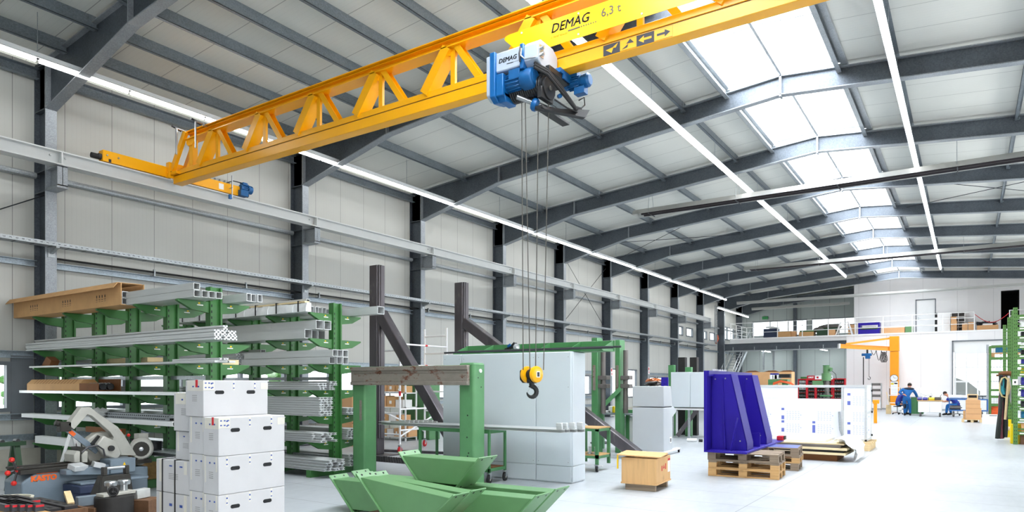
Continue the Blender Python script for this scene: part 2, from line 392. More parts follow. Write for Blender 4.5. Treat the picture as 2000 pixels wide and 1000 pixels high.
b = B(); b.box(ex0, ex1, UY + .04, UY + .09, MZ, MZ + 2.25); d1 = struct('door_1', b, 'white_lacquer', .004)
b = B(); b.box(ex0 - .06, ex0, UY - .02, UY + .1, MZ, MZ + 2.3); b.box(ex1, ex1 + .06, UY - .02, UY + .1, MZ, MZ + 2.3); b.box(ex0 - .06, ex1 + .06, UY - .02, UY + .1, MZ + 2.25, MZ + 2.31); struct('door_frame', b, 'window_grey', 0, d1)
b = B(); b.cyl((ex0 + .12, UY - .03, MZ + 1.05), (ex0 + .26, UY - .03, MZ + 1.05), .015); b.box(ex0 + .1, ex0 + .14, UY - .03, UY + .04, MZ + .95, MZ + 1.15); struct('door_handle', b, 'steel_bright', 0, d1)
b = B(); b.box(dx0, dx1, UY + 2.2, UY + 2.3, MZ, MZ + 2.55); b.box(dx0 - .1, dx0, UY + .15, UY + 2.3, MZ, MZ + 2.6); b.box(dx1, dx1 + .1, UY + .15, UY + 2.3, MZ, MZ + 2.6); b.box(dx0, dx1, UY + .15, UY + 2.3, MZ + 2.55, MZ + 2.6); struct('door_2', b, 'dark_opening')
b = B()
for q in range(5):
    zz = .05 + (3.55 - .05) * q / 4; b.box(gx0 + .05, gx1 - .05, OY + .05, OY + .1, zz - .05, zz + .05)
for q in range(7):
    xx = gx0 + .1 + (gx1 - gx0 - .2) * q / 6; b.box(xx - .04, xx + .04, OY + .055, OY + .095, .1, 3.5)
b.box(gx0, gx1, OY + .04, OY + .12, 3.6, gz); b.box(gx0 + .05, gx1 - .05, OY + .05, OY + .1, .1, .95)
d3 = struct('door_3', b, 'white_paint')
b = B(); b.box(gx0 + .05, gx1 - .05, OY + .07, OY + .08, .95, 3.55); struct('door_pane', b, 'clear_glass', 0, d3)
b = B(); b.box(gx0 - .07, gx0, OY - .06, OY + .04, 0, gz + .07); b.box(gx0 - .07, gx1, OY - .06, OY + .04, gz, gz + .07); struct('door_frame', b, 'window_grey', 0, d3)
b = B()
for x0, x1 in ((OL, gx0 - .07), (gx1, WR)): b.box(x0, x1, OY - .02, OY, 0, .1)
struct('baseboard_far', b, 'deck_grey')
# mezzanine deck over the dark store
b = B(); b.box(-14.4, WR, OY - .05, Y1, MZ - .1, MZ); b.box(-14.4, OL, OY + .08, Y1, MZ - .36, MZ - .1); struct('trim_3', b, 'white_paint')
b = B(); b.ibeam((-14.76, OY + .05, MZ - .62), (OL, OY + .05, MZ - .62), .5, .22, .014, .03); b.ibeam((-14.9, OY + 2.6, MZ - .62), (OL, OY + 2.6, MZ - .62), .4, .2); struct('trim_4', b, 'frame_steel')
b = B(); b.box(-11.0, -10.75, Y1 - .25, Y1, 0, 8.2); struct('trim_5', b, 'frame_steel')
b = B(); b.box(-60, 60, -40, 110, -.45, -.25); struct('ground', b, 'paving')
# ================================================================ portal frames
def mx(x): return 2 * RX - x
def frame_parts(Y, root, right=True):
    o = V((WL, Y, 0))
    for sgn in ((1, -1) if right else (1,)):
        X = (lambda x: x) if sgn == 1 else mx
        b = B(o); z1 = 7.88
        b.box(X(-14.76), X(-14.78), Y - .1, Y + .1, 0, z1 - .9, 1); b.box(X(-15.23), X(-15.25), Y - .1, Y + .1, 0, z1); b.box(X(-15.23), X(-14.78), Y - .007, Y + .007, 0, z1)
        for z in (5.38, 5.78, 6.97, 7.84):
            b.box(X(-15.23), X(-14.78), Y - .095, Y + .095, z - .01, z + .01)
        b.box(X(-15.3), X(-14.7), Y - .16, Y + .16, 0, .025)
        b.build('column', ['frame_steel', 'flange_steel'], root)
        b = B(o)
        bot = [(-14.77, 6.97), (-11.7, 7.71), (RX, RB)]; top = [(RX, RT), (-15.22, 7.89)]
        b.prism([(X(x), Y - .007, z) for x, z in bot + top + [(-15.22, 6.97)]], (0, .014, 0))
        for p, q in ((bot[0], bot[1]), (bot[1], bot[2]), (top[1], top[0])):
            b.bar((X(p[0]), Y, p[1]), (X(q[0]), Y, q[1]), .2, .022, 1)
        b.box(X(-14.75), X(-14.79), Y - .1, Y + .1, 6.97, 7.93, 1)
        for x, z0, z1 in ((-11.7, 7.7, top_z(-11.7)), (RX - .012, RB - .05, RT + .02), (-8.2, 8.03, 8.07)):
            if z1 - z0 > .1: b.box(X(x - .012), X(x + .012), Y - .1, Y + .1, z0, z1, 1)
        b.build('rafter', ['frame_steel', 'flange_steel'], root)
for k, y in enumerate(FY[:-1]):
    if k == 0: continue
    t = thing('portal_frame', ('grey steel portal frame overhead behind the nearest one, partly out of view' if k == 0 else
              '%s grey steel portal frame from the camera, a column and haunched rafter' % ORD[k - 1]), 'steel frame', (WL, y, 0), group='portal frames of the hall')
    frame_parts(y, t)
    if k <= 9:
        b = B((WL, y, 0)); xa, xb = -14.76, -14.28
        b.ibeam((xa, y, 5.6), (xb, y, 5.6), .38, .18, .012, .02); b.box(xa, xb, y - .1, y + .1, 5.37, 5.4); b.box(xb - .012, xb, y - .09, y + .09, 5.4, 5.8)
        b.build('runway_bracket', 'flange_steel', t)
y = FY[-1]; t = thing('portal_frame', 'grey steel frame rafter standing against the dark far gable wall', 'steel frame', (WL, y, 0), group='portal frames of the hall'); frame_parts(y, t, False)
# purlins, one per bay and line
for k in range(len(FY) - 1):
    dense = k < 2
    xs = [-14.1, -12.95, -11.8, -10.7, -9.55, -8.35, -7.2, -6.05] if dense else [-13.0, -10.7, -8.35, -6.0]
    xs += [-1.3, 1.05, 3.4, 5.7]
    for x in xs:
        b = B(); z = top_z(x) + .005; y0, y1 = FY[k] + .012, FY[k + 1] - .012; h, w, tk = .25, .08, .008; sg = 1 if x < RX else -1
        b.ext([(-.004, -h / 2), (.004, -h / 2), (.004, h / 2), (-.004, h / 2)], (x, y0, z), (x, y1, z))
        b.box(x, x + .07 * sg, y0, y1, z - h / 2, z - h / 2 + tk); b.box(x + .062 * sg, x + .07 * sg, y0, y1, z - h / 2, z - h / 2 + .025)
        b.box(x, x - .07 * sg, y0, y1, z + h / 2 - tk, z + h / 2)
        for yy in (y0 + .02, y1 - .14): b.box(x - .05, x + .05, yy, yy + .12, z - h / 2 - .004, z - h / 2 + .05); b.box(x - .012, x + .012, yy, yy + .12, z - h / 2, z + h / 2)
        o = b.build('roof_purlin', 'purlin_steel')
        tag(o, 'galvanised roof purlin in the bay behind the %s portal frame' % ORD[max(k - 1, 0)] if k else 'galvanised roof purlin in front of the nearest portal frame', 'purlin', 'roof purlins of bay %d' % (k + 1))
# eave beam and wall girts per bay
for k in range(len(FY) - 1):
    y0, y1 = FY[k] + .11, FY[k + 1] - .11; where = 'behind the %s portal frame' % ORD[k - 1] if k else 'in front of the nearest portal frame'
    for nm, z, h, x, mt_, lb in (('eave_beam', 7.68, .2, -15.05, 'purlin_steel', 'galvanised eave beam under the roof edge'), ('wall_girt', 5.72, .12, -15.15, 'galvanised', 'grey tubular girt below the crane runway'),
                        ('wall_girt', 4.0, .12, -15.15, 'girt_steel', 'blue-grey wall girt below the cable tray'), ('wall_girt', 2.22, .14, -15.18, 'girt_steel', 'pale girt above the window band'), ('wall_girt', 1.02, .12, -15.18, 'girt_steel', 'pale girt below the window band'), ('wall_girt', .62, .12, -15.18, 'girt_steel', 'low pale girt above the concrete plinth')):
        if k == 6 and z < 2.4: continue
        b = B()
        if z == 5.72: b.cyl((x, y0, z), (x, y1, z), .06, 10)
        else: b.chan((x, y0, z), (x, y1, z), h, .12, .01)
        tag(b.build(nm, mt_), lb + ' ' + where, 'girt' if 'girt' in nm else 'beam', nm.replace('_', ' ') + 's of the left wall')
# runway beam, cable tray, black pipe along the left wall
for xr, lb in ((-14.42, 'pale grey crane runway beam running along the left wall'),):
    t = thing('crane_runway', lb, 'beam', (xr, 20, 5.94))
    ys = [-1.0] + FY[1:10]; ys[-1] = 45.6
    b = B((xr, 20, 5.94)); b.ibeam((xr, -1, 5.94), (xr, 45.6, 5.94), .26, .26, .014, .022); b.build('beam', 'runway_grey', t)
    b = B((xr, 20, 5.94)); b.box(xr - .025, xr + .025, -1, 45.6, 6.07, 6.1); b.build('rail', 'steel_bright', t)
    for y in FY[1:10]:
        b = B((xr, 20, 5.94)); b.box(xr + .007, xr + .13, y - .012, y + .012, 5.83, 6.05)
        for dy in (-.16, .1): b.cyl((xr + .007, y + dy, 5.98), (xr + .05, y + dy, 5.98), .022, 8)
        b.build('stiffener', 'runway_grey', t)
t = thing('cable_tray', 'perforated galvanised cable tray running along the left wall columns', 'cable tray', (-14.6, 20, 4.3)); o = (-14.6, 20, 4.3)
b = B(o)
b.box(-14.72, -14.46, -1, 47, 4.285, 4.289)
for x in (-14.72, -14.463): b.box(x, x + .003, -1, 47, 4.289, 4.36)
for i in range(480):
    y = -1 + i * .1; b.box(-14.4595, -14.4575, y, y + .04, 4.318, 4.328, 1)
    if i % 3 == 0: b.box(-14.7, -14.5, y, y + .03, 4.2845, 4.2855, 1)
b.build('tray', ['galvanised', 'bolt_dark'], t)
for y in FY[1:10]:
    b = B(o); b.prism([(-14.76, y - .03, 4.285), (-14.47, y - .03, 4.285), (-14.47, y - .03, 4.26), (-14.76, y - .03, 4.16)], (0, .06, 0)); b.box(-14.765, -14.74, y - .06, y + .06, 4.1, 4.29); b.build('bracket', 'galvanised', t)
t = thing('compressed_air_pipe', 'thin black pipe clipped along the left wall below the tray', 'pipe', (-14.95, 20, 4.12))
b = B((-14.95, 20, 4.12)); b.cyl((-14.95, 6.15, 4.12), (-14.95, 47, 4.12), .022, 8); b.build('pipe', 'black_paint', t)
for i in range(16):
    y = 8.1 + i * 2.3; b = B((-14.95, 20, 4.12)); b.box(-14.98, -14.92, y, y + .03, 4.04, 4.18); b.box(-15.1, -14.95, y, y + .03, 4.04, 4.06); b.build('clip', 'galvanised', t)
# bracing rods
for nm, p, q, lb in (('brace_rod', (-15.1, 3.0, 3.6), (-15.05, 6.0, 5.35), 'thin bracing rod rising to the nearest column on the left wall'),
                     ('brace_rod', (-15.0, 26.4, 4.3), (-15.0, 30.8, 7.4), 'thin bracing rod in the wall bay behind the fifth column, rising away'),
                     ('brace_rod', (-14.96, 26.4, 7.4), (-14.96, 30.8, 4.3), 'thin bracing rod in the wall bay behind the fifth column, falling away'),
                     ('brace_rod', (-14.6, 26.4, 7.75), (-8.4, 30.9, 8.32), 'thin roof bracing rod left of the skylight, rising away from the wall'),
                     ('brace_rod', (-8.4, 26.4, 8.33), (-14.6, 30.9, 7.75), 'thin roof bracing rod left of the skylight, falling towards the wall'),
                     ('brace_rod', (-2.0, 26.4, 8.6), (3.6, 30.9, 8.15), 'thin roof bracing rod right of the skylight, falling away from the ridge'),
                     ('brace_rod', (3.6, 26.4, 8.15), (-2.0, 30.9, 8.6), 'thin roof bracing rod right of the skylight, rising towards the ridge')):
    b = B(); b.cyl(p, q, .012, 6); tag(b.build(nm, 'bolt_dark'), lb, 'rod', 'bracing rods')
# ================================================================ light lines
def light_line(x, z, y0, y1, lb, chain=True, seg=1.53, w=.088):
    t = thing('light_line', lb, 'lamp', (x, y0, z)); o = (x, y0, z)
    b = B(o); b.box(x - w / 2, x + w / 2, y0, y1, z + .03, z + .13); b.prism([(x - w * .75, y0, z + .03), (x - w / 2, y0, z + .06), (x + w / 2, y0, z + .06), (x + w * .75, y0, z + .03)], (0, y1 - y0, 0)); b.build('housing', 'lamp_housing', t)
    n = int((y1 - y0) / seg)
    for i in range(n):
        b = B(o); a = y0 + i * (y1 - y0) / n; c = a + (y1 - y0) / n
        b.ext([(-w * .42, .03), (-w * .36, -.012), (-w * .2, -.03), (w * .2, -.03), (w * .36, -.012), (w * .42, .03)], (x, a + .03, z), (x, c - .03, z)); b.build('lamp_tube', 'tube_glow', t)
    if chain:
        for i in range(1, n, 3):
            yy = y0 + i * (y1 - y0) / n; b = B(o); b.cyl((x, yy, z + .1), (x, yy, top_z(x) + .1), .006, 5); b.build('hanger_chain', 'galvanised', t)
light_line(-13.48, 7.29, -1.0, 46.0, 'long glowing light line hung in front of the left wall eaves')
light_line(-5.96, 7.93, -1.0, 44.2, 'long glowing light line left of the skylight')
light_line(-1.23, 7.93, -1.0, 44.0, 'long glowing light line right of the skylight')
light_line(-14.2, 6.85, 46.6, 54.3, 'short far light line above the mezzanine by the left wall', False, 1.5, .1)
# radiant heaters
def heater(x0, x1, y, z, lb):
    t = thing('radiant_heater', lb, 'heater', (x0, y, z)); o = (x0, y, z)
    b = B(o); b.ext([(-.3, -.06), (-.16, .12), (.16, .12), (.3, -.06), (.29, -.06), (.15, .11), (-.15, .11), (-.29, -.06)], (x0, y, z), (x1, y, z))
    b.prism([(x0, y - .3, z - .06), (x0, y - .16, z + .12), (x0, y + .16, z + .12), (x0, y + .3, z - .06)], (.02, 0, 0)); b.build('hood', 'hood_grey', t)
    for dy in (-.12, .12): b = B(o); b.cyl((x0 + .3, y + dy, z - .03), (x1, y + dy, z - .03), .055, 10); b.build('burner_tube', 'heater_dark', t)
    for i in range(int((x1 - x0) / 3) + 1):
        x = x0 + .6 + i * 3; b = B(o); b.box(x, x + .03, y - .32, y + .32, z - .1, z - .075); b.build('crossbar', 'bolt_dark', t)
        b = B(o); zz = top_z(x) + .12
        for dy in (-.25, .25): b.tube([(x, y + dy, z - .02), (x + .0, y + dy * .4, zz)], .006, 5)
        b.build('hanger_chain', 'galvanised', t)
heater(-9.85, 7.0, 22.6, 7.68, 'long hooded radiant heater hung across the hall, nearer one')
heater(-9.75, 7.0, 36.6, 7.66, 'long hooded radiant heater hung across the hall, farther one')
for x0, x1, y, z, lb in ((-13.6, 7.5, 49.0, 7.35, 'thin pale tube crossing in front of the white upper wall'), (-13.6, -6.9, 53.0, 7.3, 'short pale tube hung by the dark gable wall')):
    b = B(); b.box(x0, x1, y - .08, y + .08, z, z + .12); b.cyl((x0, y, z - .02), (x1, y, z - .02), .05, 8); tag(b.build('heating_tube', 'hood_grey'), lb, 'tube')
# ================================================================ bridge crane
GY = 8.25; CO = (-14.42, GY, 6.1)
t = thing('bridge_crane', 'yellow overhead bridge crane with lattice girder and sign', 'crane', CO); cr = t
b = B(CO); b.bar((-14.25, GY, 6.045), (7.2, GY, 6.045), .2, .165); b.bar((-14.25, GY, 6.133), (7.2, GY, 6.133), .185, .012, 1); b.bar((-14.2, GY, 6.19), (7.2, GY, 6.19), .2, .1)
b.build('bottom_chord', ['crane_yellow', 'letter_grey'], t, .006)
b = B(CO); b.ibeam((-13.78, GY, 6.9), (7.2, GY, 6.9), .17, .26, .012, .016); b.chan((-13.78, GY + .02, 6.9), (7.2, GY + .02, 6.9), .11, .2, .01); b.build('top_chord', 'crane_yellow', t)
for s in (-1, 1):
    b = B(CO); b.bar((-14.3, GY + .13 * s, 6.14), (-13.72, GY + .13 * s, 6.98), .07, .12); b.build('end_strut', 'crane_yellow', t)
b = B(CO); b.box(-14.36, -14.24, GY - .2, GY + .2, 6.08, 6.42); b.box(-14.24, -14.0, GY - .18, GY + .18, 6.14, 6.2)
for z in (6.2, 6.3): b.cyl((-14.3, GY - .2, z), (-14.3, GY - .215, z), .018, 6)
b.build('end_bracket', 'crane_yellow', t, .004)
NX = [-14.3 + 1.537 * i for i in range(1, 14)]
for i, x in enumerate(NX):
    zt, zb = 6.83, 6.24
    xf = x - .5 if i else x - .53
    b = B(CO)
    b.chan((xf, GY - .02, zb - .02), (x - .04, GY - .02, zt), .22, .16, .01, up=(0, 1, 0)); b.prism([(x - .13, GY - .07, zt - .1), (x + .0, GY - .07, zt - .13), (x + .0, GY - .07, zt + .03), (x - .09, GY - .07, zt + .03)], (0, .01, 0))
    b.build('diagonal', 'crane_yellow', t)
    b = B(CO); b.bar((x + .035, GY - .03, zb), (x + .035, GY - .03, zt + .02), .085, .05, up=(0, 1, 0)); b.prism([(x - .04, GY - .08, zt - .02), (x + .1, GY - .08, zt - .02), (x + .1, GY - .08, zt + .03), (x - .04, GY - .08, zt + .03)], (0, .1, 0)); b.build('vertical', 'crane_yellow', t)
    b = B(CO); b.chan((x + .12, GY - .02, zt), (x + .56, GY - .02, zb - .02), .14, .1, .008, up=(0, 1, 0)); b.build('diagonal', 'crane_yellow', t)
    b = B(CO); b.box(x + .26, x + .32, GY + .05, GY + .12, 6.24, 6.31); b.tube([(x - .62, GY + .1, 6.27), (x + .1, GY + .1, 6.28), (x + .4, GY + .1, 6.27)], .014, 6); b.build('festoon_clip', 'black_paint', t)
b = B(CO); b.bar((-13.62, GY - .02, 6.24), (-13.62, GY - .02, 6.86), .13, .12, up=(0, 1, 0)); b.prism([(-13.76, GY - .1, 6.74), (-13.7, GY - .1, 6.68), (-13.54, GY - .1, 6.68), (-13.42, GY - .1, 6.8), (-13.76, GY - .1, 6.84)], (0, .03, 0)); b.build('vertical', 'crane_yellow', t, .004)
b = B(CO); b.box(-14.4, -14.26, GY - .15, GY - .09, 6.05, 6.2); b.cyl((-14.4, GY - .12, 6.12), (-14.44, GY - .12, 6.12), .07, 12); b.build('stop_plate', 'white_paint', t, .004)
b = B(CO); b.box(-14.28, -14.2, GY - .17, GY - .1, 6.14, 6.22); b.build('stop_buffer', 'dark_rubber', t, .006)
# end carriage on the runway
b = B(CO); xr = -14.42
b.box(xr - .085, xr + .085, 6.75, 9.96, 6.105, 6.33); b.build('end_carriage', 'crane_yellow', t, .006)
b = B(CO); b.box(xr + .085, xr + .088, 6.86, 6.91, 6.105, 6.17); b.cyl((xr, 6.75, 6.2), (xr, 6.7, 6.2), .06, 10); b.build('wheel_slot', 'bolt_dark', t)
for y in (6.83, 7.05): b = B(CO); b.cyl((xr + .085, y, 6.235), (xr + .105, y, 6.235), .018, 8); b.build('axle_bolt', 'steel_bright', t)
b = B(CO); b.cyl((xr, 6.75, 6.19), (xr, 6.57, 6.19), .055, 12); b.build('buffer', 'dark_rubber', t)
b = B(CO); b.cyl((xr, 9.96, 6.19), (xr, 10.1, 6.19), .05, 12); b.build('buffer', 'dark_rubber', t)
b = B(CO); b.box(xr - .05, xr + .2, 9.78, 9.98, 6.1, 6.24); b.cyl((xr + .1, 9.82, 6.3), (xr + .1, 10.02, 6.3), .075, 14); b.box(xr + .03, xr + .17, 9.86, 9.98, 6.34, 6.43); b.cyl((xr + .1, 10.0, 6.3), (xr + .1, 10.12, 6.3), .1, 14)
for k in range(10): a = 2 * pi * k / 10; b.cbox((xr + .1 + .1 * cos(a), 9.95, 6.3 + .1 * sin(a)), (.012, .16, .03), 0, ry=-a + pi / 2)
b.build('travel_motor', 'motor_blue', t, .004)
b = B(CO); b.tube([(xr + .05, 9.5, 6.34), (xr + .08, 9.65, 6.42), (xr + .1, 9.88, 6.42)], .012, 6); b.build('motor_cable', 'black_paint', t)
b = B(CO)
for k in range(8): b.box(xr - .04, xr + .04, 8.75 + k * .12, 8.755 + k * .12, 6.33, 6.4); b.box(xr + .037, xr + .042, 8.7, 9.6, 6.34 + k % 3 * .025, 6.344 + k % 3 * .025)
b.build('cable_basket', 'steel_bright', t)
b = B(CO); b.box(xr + .086, xr + .092, 9.28, 9.4, 6.15, 6.28); b.build('rating_plate', 'white_paint', t)
b = B(CO); b.cyl((xr + .19, 9.55, 5.98), (xr + .19, 9.55, 6.5), .016, 8); b.cyl((xr + .05, 9.55, 6.22), (xr + .22, 9.55, 6.22), .01, 6); b.box(xr + .15, xr + .2, 9.48, 9.54, 5.95, 6.05, 1); b.build('limit_switch', ['steel_bright', 'hoist_blue'], t)
for x, dy in ((-13.75, -.16), (-13.05, -.18)):
    b = B(CO); b.cyl((x, GY - .32, 6.45), (x, GY - .32, 6.98), .02, 8); b.cyl((x, GY - .34, 6.99), (x, GY - .08, 6.99), .016, 8); b.cyl((x - .03, GY - .4, 7.03), (x - .03, GY - .2, 6.98), .022, 8, 1); b.box(x - .03, x + .03, GY - .15, GY - .08, 6.95, 7.01); b.build('limit_switch_rod', ['steel_bright', 'bolt_dark'], t)
# yellow sign board
SY = 8.02; P = lambda px, py: (XatY(px, SY), SY, Zat(py, XatY(px, SY), SY))
x0 = -5.5
pts = [(x0 + .02, 6.60), (x0 - .0, 6.57), (x0 + .03, 6.53), (x0 + .2, 6.37), (x0 + .32, 6.255), (-1.9, 6.255), (-1.5, 6.45), (-1.5, 6.615), (x0 + .08, 6.615)]
b = B(CO); b.prism([(x, SY, z) for x, z in pts], (0, .006, 0)); sg = b.build('sign_board', 'sign_yellow', t)
b = B(CO)
for x in (-5.2, -4.3, -3.4, -2.6):
    for z in (6.3, 6.575):
        if x < -5 and z < 6.5: continue
        b.cyl((x, SY, z), (x, SY - .012, z), .013, 6)
b.build('rivet', 'white_paint', sg)
b = B(CO)
for dx in (0, .006): b.text('DEMAG', (-4.44 + dx, SY - .003, 6.485), .17, (1, 0, 0), (0, 0, 1), 0, 0, .25)
b.build('brand_lettering', 'letter_grey', sg)
b = B(CO); b.box(-4.46, -4.28, SY - .004, SY - .001, 6.385, 6.40)
for i in range(7): b.box(-4.265 + i * .035, -4.25 + i * .035, SY - .004, SY - .001, 6.385, 6.40)
b.build('underline_marking', 'letter_grey', sg)
b = B(CO); b.text('6,3 t', (-3.83, SY - .003, 6.475), .155, (1, 0, 0), (0, 0, 1)); b.build('load_lettering', 'letter_grey', sg)
b = B(CO); b.text('A TEREX BRAND', (-4.6, SY - .003, 6.37), .034, (1, 0, 0), (0, 0, 1)); b.build('sign_small_print', 'crane_yellow', sg)
# direction arrows on the bottom chord
AY = GY - .104
def arrow_panel(x0, x1, dark, arrows):
    b = B(CO); b.box(x0, x1, AY, AY + .006, 5.975, 6.115, 0 if dark else 1)
    if not dark:
        for z in (5.977, 6.111): b.box(x0, x1, AY - .001, AY, z, z + .002, 0)
    for pl in arrows: b.prism([(x0 + (x1 - x0) * u, AY - .002, 5.975 + .14 * v) for u, v in pl], (0, .003, 0), 1 if dark else 0)
    b.build('arrow_sign', ['arrow_black', 'crane_yellow'], cr)
L = [(.12, .5), (.42, .82), (.42, .6), (.85, .6), (.85, .4), (.42, .4), (.42, .18)]
Rr = [(1 - u, v) for u, v in L]
UL_ = [[(.5, .2), (.2, .5), (.45, .55)], [(.5, .5), (.85, .9), (.85, .55)], [(.2, .5), (.65, .6), (.55, .15)]]
ax = -4.0
arrow_panel(ax, ax + .24, True, [[(.15, .5), (.62, .62), (.5, .12)], [(.5, .55), (.88, .9), (.75, .5)]])
arrow_panel(ax + .24, ax + .47, False, [[(.1, .12), (.5, .5), (.45, .2)], [(.38, .55), (.62, .92), (.85, .5)]])
arrow_panel(ax + .47, ax + .71, True, [L]); arrow_panel(ax + .71, ax + .95, False, [Rr])
# ================================================================ hoist trolley on the girder
HO = (-5.0, 7.95, 6.0)
t = thing('hoist_trolley', 'blue and grey rope hoist trolley hanging on the yellow girder', 'hoist', HO)
b = B(HO); b.box(-5.36, -4.93, 7.6, 8.05, 5.89, 6.16); b.build('gear_housing', 'hoist_grey', t, .02, 2)
b = B(HO); [b.text('DEMAG', (-5.16 + dx, 7.597, 6.03), .085, (1, 0, 0), (0, 0, 1), 0, 0, .25) for dx in (0, .003)]; b.box(-5.17, -5.07, 7.596, 7.599, 5.965, 5.973)
for i in range(6): b.box(-5.06 + i * .02, -5.05 + i * .02, 7.596, 7.599, 5.967, 5.971)
b.build('lettering', 'letter_black', t)
b = B(HO); b.prism([(-4.9, 7.6, 5.93), (-4.9, 7.6, 6.13), (-4.9, 7.68, 6.2), (-4.9, 8.0, 6.2), (-4.9, 8.12, 6.12), (-4.9, 8.12, 5.93), (-4.9, 8.0, 5.86), (-4.9, 7.7, 5.86)], (.22, 0, 0)); b.build('control_box', 'hoist_grey', t, .012, 2)
b = B(HO); b.box(-4.95, -4.89, 7.575, 8.0, 5.84, 6.17); b.build('mounting_plate', 'hoist_blue', t, .008)
b = B(HO)
for z in (6.0, 6.08): b.cyl((-4.68, 7.68, z), (-4.63, 7.68, z), .022, 10); b.box(-4.685, -4.675, 7.63, 7.74, z - .04, z + .04)
b.tube([(-4.92, 7.58, 6.1), (-4.92, 7.56, 6.0), (-4.85, 7.55, 5.93), (-4.72, 7.6, 5.95), (-4.64, 7.68, 6.0)], .011, 6); b.tube([(-4.93, 7.57, 6.12), (-4.93, 7.54, 6.02), (-4.93, 7.56, 5.92)], .012, 6, 1); b.build('plug_connectors', ['steel_bright', 'black_paint'], t)
b = B(HO); b.prism([(-5.5, 7.58, 6.14), (-5.5, 8.0, 6.14), (-5.5, 8.0, 5.66), (-5.5, 7.9, 5.56), (-5.5, 7.68, 5.54), (-5.5, 7.58, 5.6)], (.07, 0, 0)); b.build('end_cover', 'hoist_grey', t, .015, 2)
b = B(HO); b.prism([(-5.43, 7.56, 6.17), (-5.43, 8.0, 6.17), (-5.43, 8.0, 5.66), (-5.43, 7.9, 5.54), (-5.43, 7.66, 5.5), (-5.43, 7.56, 5.56)], (.09, 0, 0)); b.box(-5.34, -5.22, 7.58, 7.95, 5.56, 5.86); b.prism([(-5.22, 7.6, 5.62), (-5.22, 7.95, 5.62), (-5.22, 7.9, 5.5), (-5.22, 7.66, 5.5)], (-.12, 0, 0)); b.build('gearbox', 'hoist_blue', t, .012, 2)
b = B(HO); b.cyl((-5.22, 7.72, 5.74), (-4.98, 7.72, 5.74), .11, 18)
for k in range(18): a = 2 * pi * k / 18; b.cbox((-5.1, 7.72 + .115 * cos(a), 5.74 + .115 * sin(a)), (.22, .012, .03), 0, rx=a - pi / 2)
b.box(-5.14, -4.96, 7.59, 7.7, 5.74, 5.87); b.lathe([(.13, 0), (.14, .02), (.14, .14), (.13, .18), (.1, .19)], (-4.98, 7.72, 5.74), (1, 0, 0), 14); b.build('hoist_motor', 'motor_blue', t, .006)
b = B(HO); b.lathe([(.1, 0), (.095, .004), (.03, .004)], (-4.785, 7.72, 5.74), (1, 0, 0), 16)
for k in range(12): a = 2 * pi * k / 12; b.cbox((-4.783, 7.72 + .06 * cos(a), 5.74 + .06 * sin(a)), (.008, .06, .01), 0, rx=a)
b.build('fan_cover', 'hoist_blue', t)
b = B(HO); b.cyl((-5.3, 7.85, 5.66), (-4.7, 7.85, 5.66), .13, 18)
for k in range(16): b.lathe([(.132, 0), (.138, .01), (.132, .02)], (-5.25 + k * .033, 7.85, 5.66), (1, 0, 0), 16)
b.build('rope_drum', 'black_paint', t)
b = B(HO); b.cyl((-4.7, 7.88, 5.62), (-4.66, 7.88, 5.62), .15, 18); b.cyl((-4.66, 7.88, 5.62), (-4.64, 7.88, 5.62), .03, 10, 1)
b.box(-4.9, -4.62, 7.8, 8.4, 5.82, 5.9); b.box(-4.75, -4.68, 7.7, 8.0, 5.45, 5.6); b.build('drum_flange', ['black_paint', 'rope_steel'], t, .004)
b = B(HO); b.cyl((-5.1, 7.75, 5.56), (-4.72, 7.95, 5.38), .035, 12); b.build('traverse_tube', 'steel_bright', t)
b = B(HO); b.lathe([(.07, 0), (.09, .03), (.09, .07), (.06, .1)], (-4.92, 7.84, 5.46), (.88, .46, -.4), 14); b.build('rope_guide', 'hoist_blue', t)
b = B(HO); b.prism([(-4.86, 7.78, 5.33), (-4.78, 7.72, 5.3), (-4.5, 8.5, 5.36), (-4.45, 8.55, 5.48), (-4.62, 8.3, 5.42), (-4.8, 7.9, 5.4)], (.05, 0, .02)); b.box(-4.82, -4.7, 7.75, 8.5, 5.33, 5.37); b.build('load_beam', 'black_paint', t, .004)
for dz, r in ((0, .022), (.03, .018), (-.035, .02)):
    b = B(HO); b.tube([(-4.75, 7.62, 5.86 + dz), (-4.62, 7.75, 5.78 + dz), (-4.55, 8.0, 5.62 + dz), (-4.5, 8.3, 5.46 + dz * .5), (-4.5, 8.45, 5.5)], r, 8); b.build('hose_bundle', 'dark_rubber', t)
b = B(HO); b.tube([(-4.6, 7.9, 5.46), (-4.52, 8.1, 5.4), (-4.5, 8.35, 5.42), (-4.46, 8.5, 5.56), (-4.46, 8.48, 5.66), (-4.5, 8.4, 5.6)], .01, 6); b.build('hose_bundle', 'dark_rubber', t)
b = B(HO); b.cyl((-4.72, 8.42, 5.86), (-4.42, 8.42, 5.86), .075, 14); b.box(-4.66, -4.5, 8.34, 8.5, 5.92, 5.99)
for k in range(14): a = 2 * pi * k / 14; b.cbox((-4.58, 8.42 + .08 * cos(a), 5.86 + .08 * sin(a)), (.18, .01, .025), 0, rx=a - pi / 2)
b.lathe([(.085, 0), (.095, .02), (.095, .1), (.07, .13)], (-4.46, 8.42, 5.86), (1, 0, 0), 14); b.box(-4.56, -4.4, 8.36, 8.48, 5.68, 5.78); b.build('trolley_motor', 'motor_blue', t, .004)
b = B(HO); b.box(-4.93, -4.6, 8.14, 8.36, 5.84, 5.952); b.box(-4.93, -4.6, 8.36, 8.38, 5.9, 6.2); b.box(-4.93, -4.6, 8.06, 8.14, 5.9, 5.96); b.build('trolley_frame', 'hoist_blue', t)
b = B(HO); b.cyl((-4.62, 8.05, 5.56), (-4.58, 8.02, 5.55), .03, 10); b.build('emergency_knob', 'hoist_blue', t)
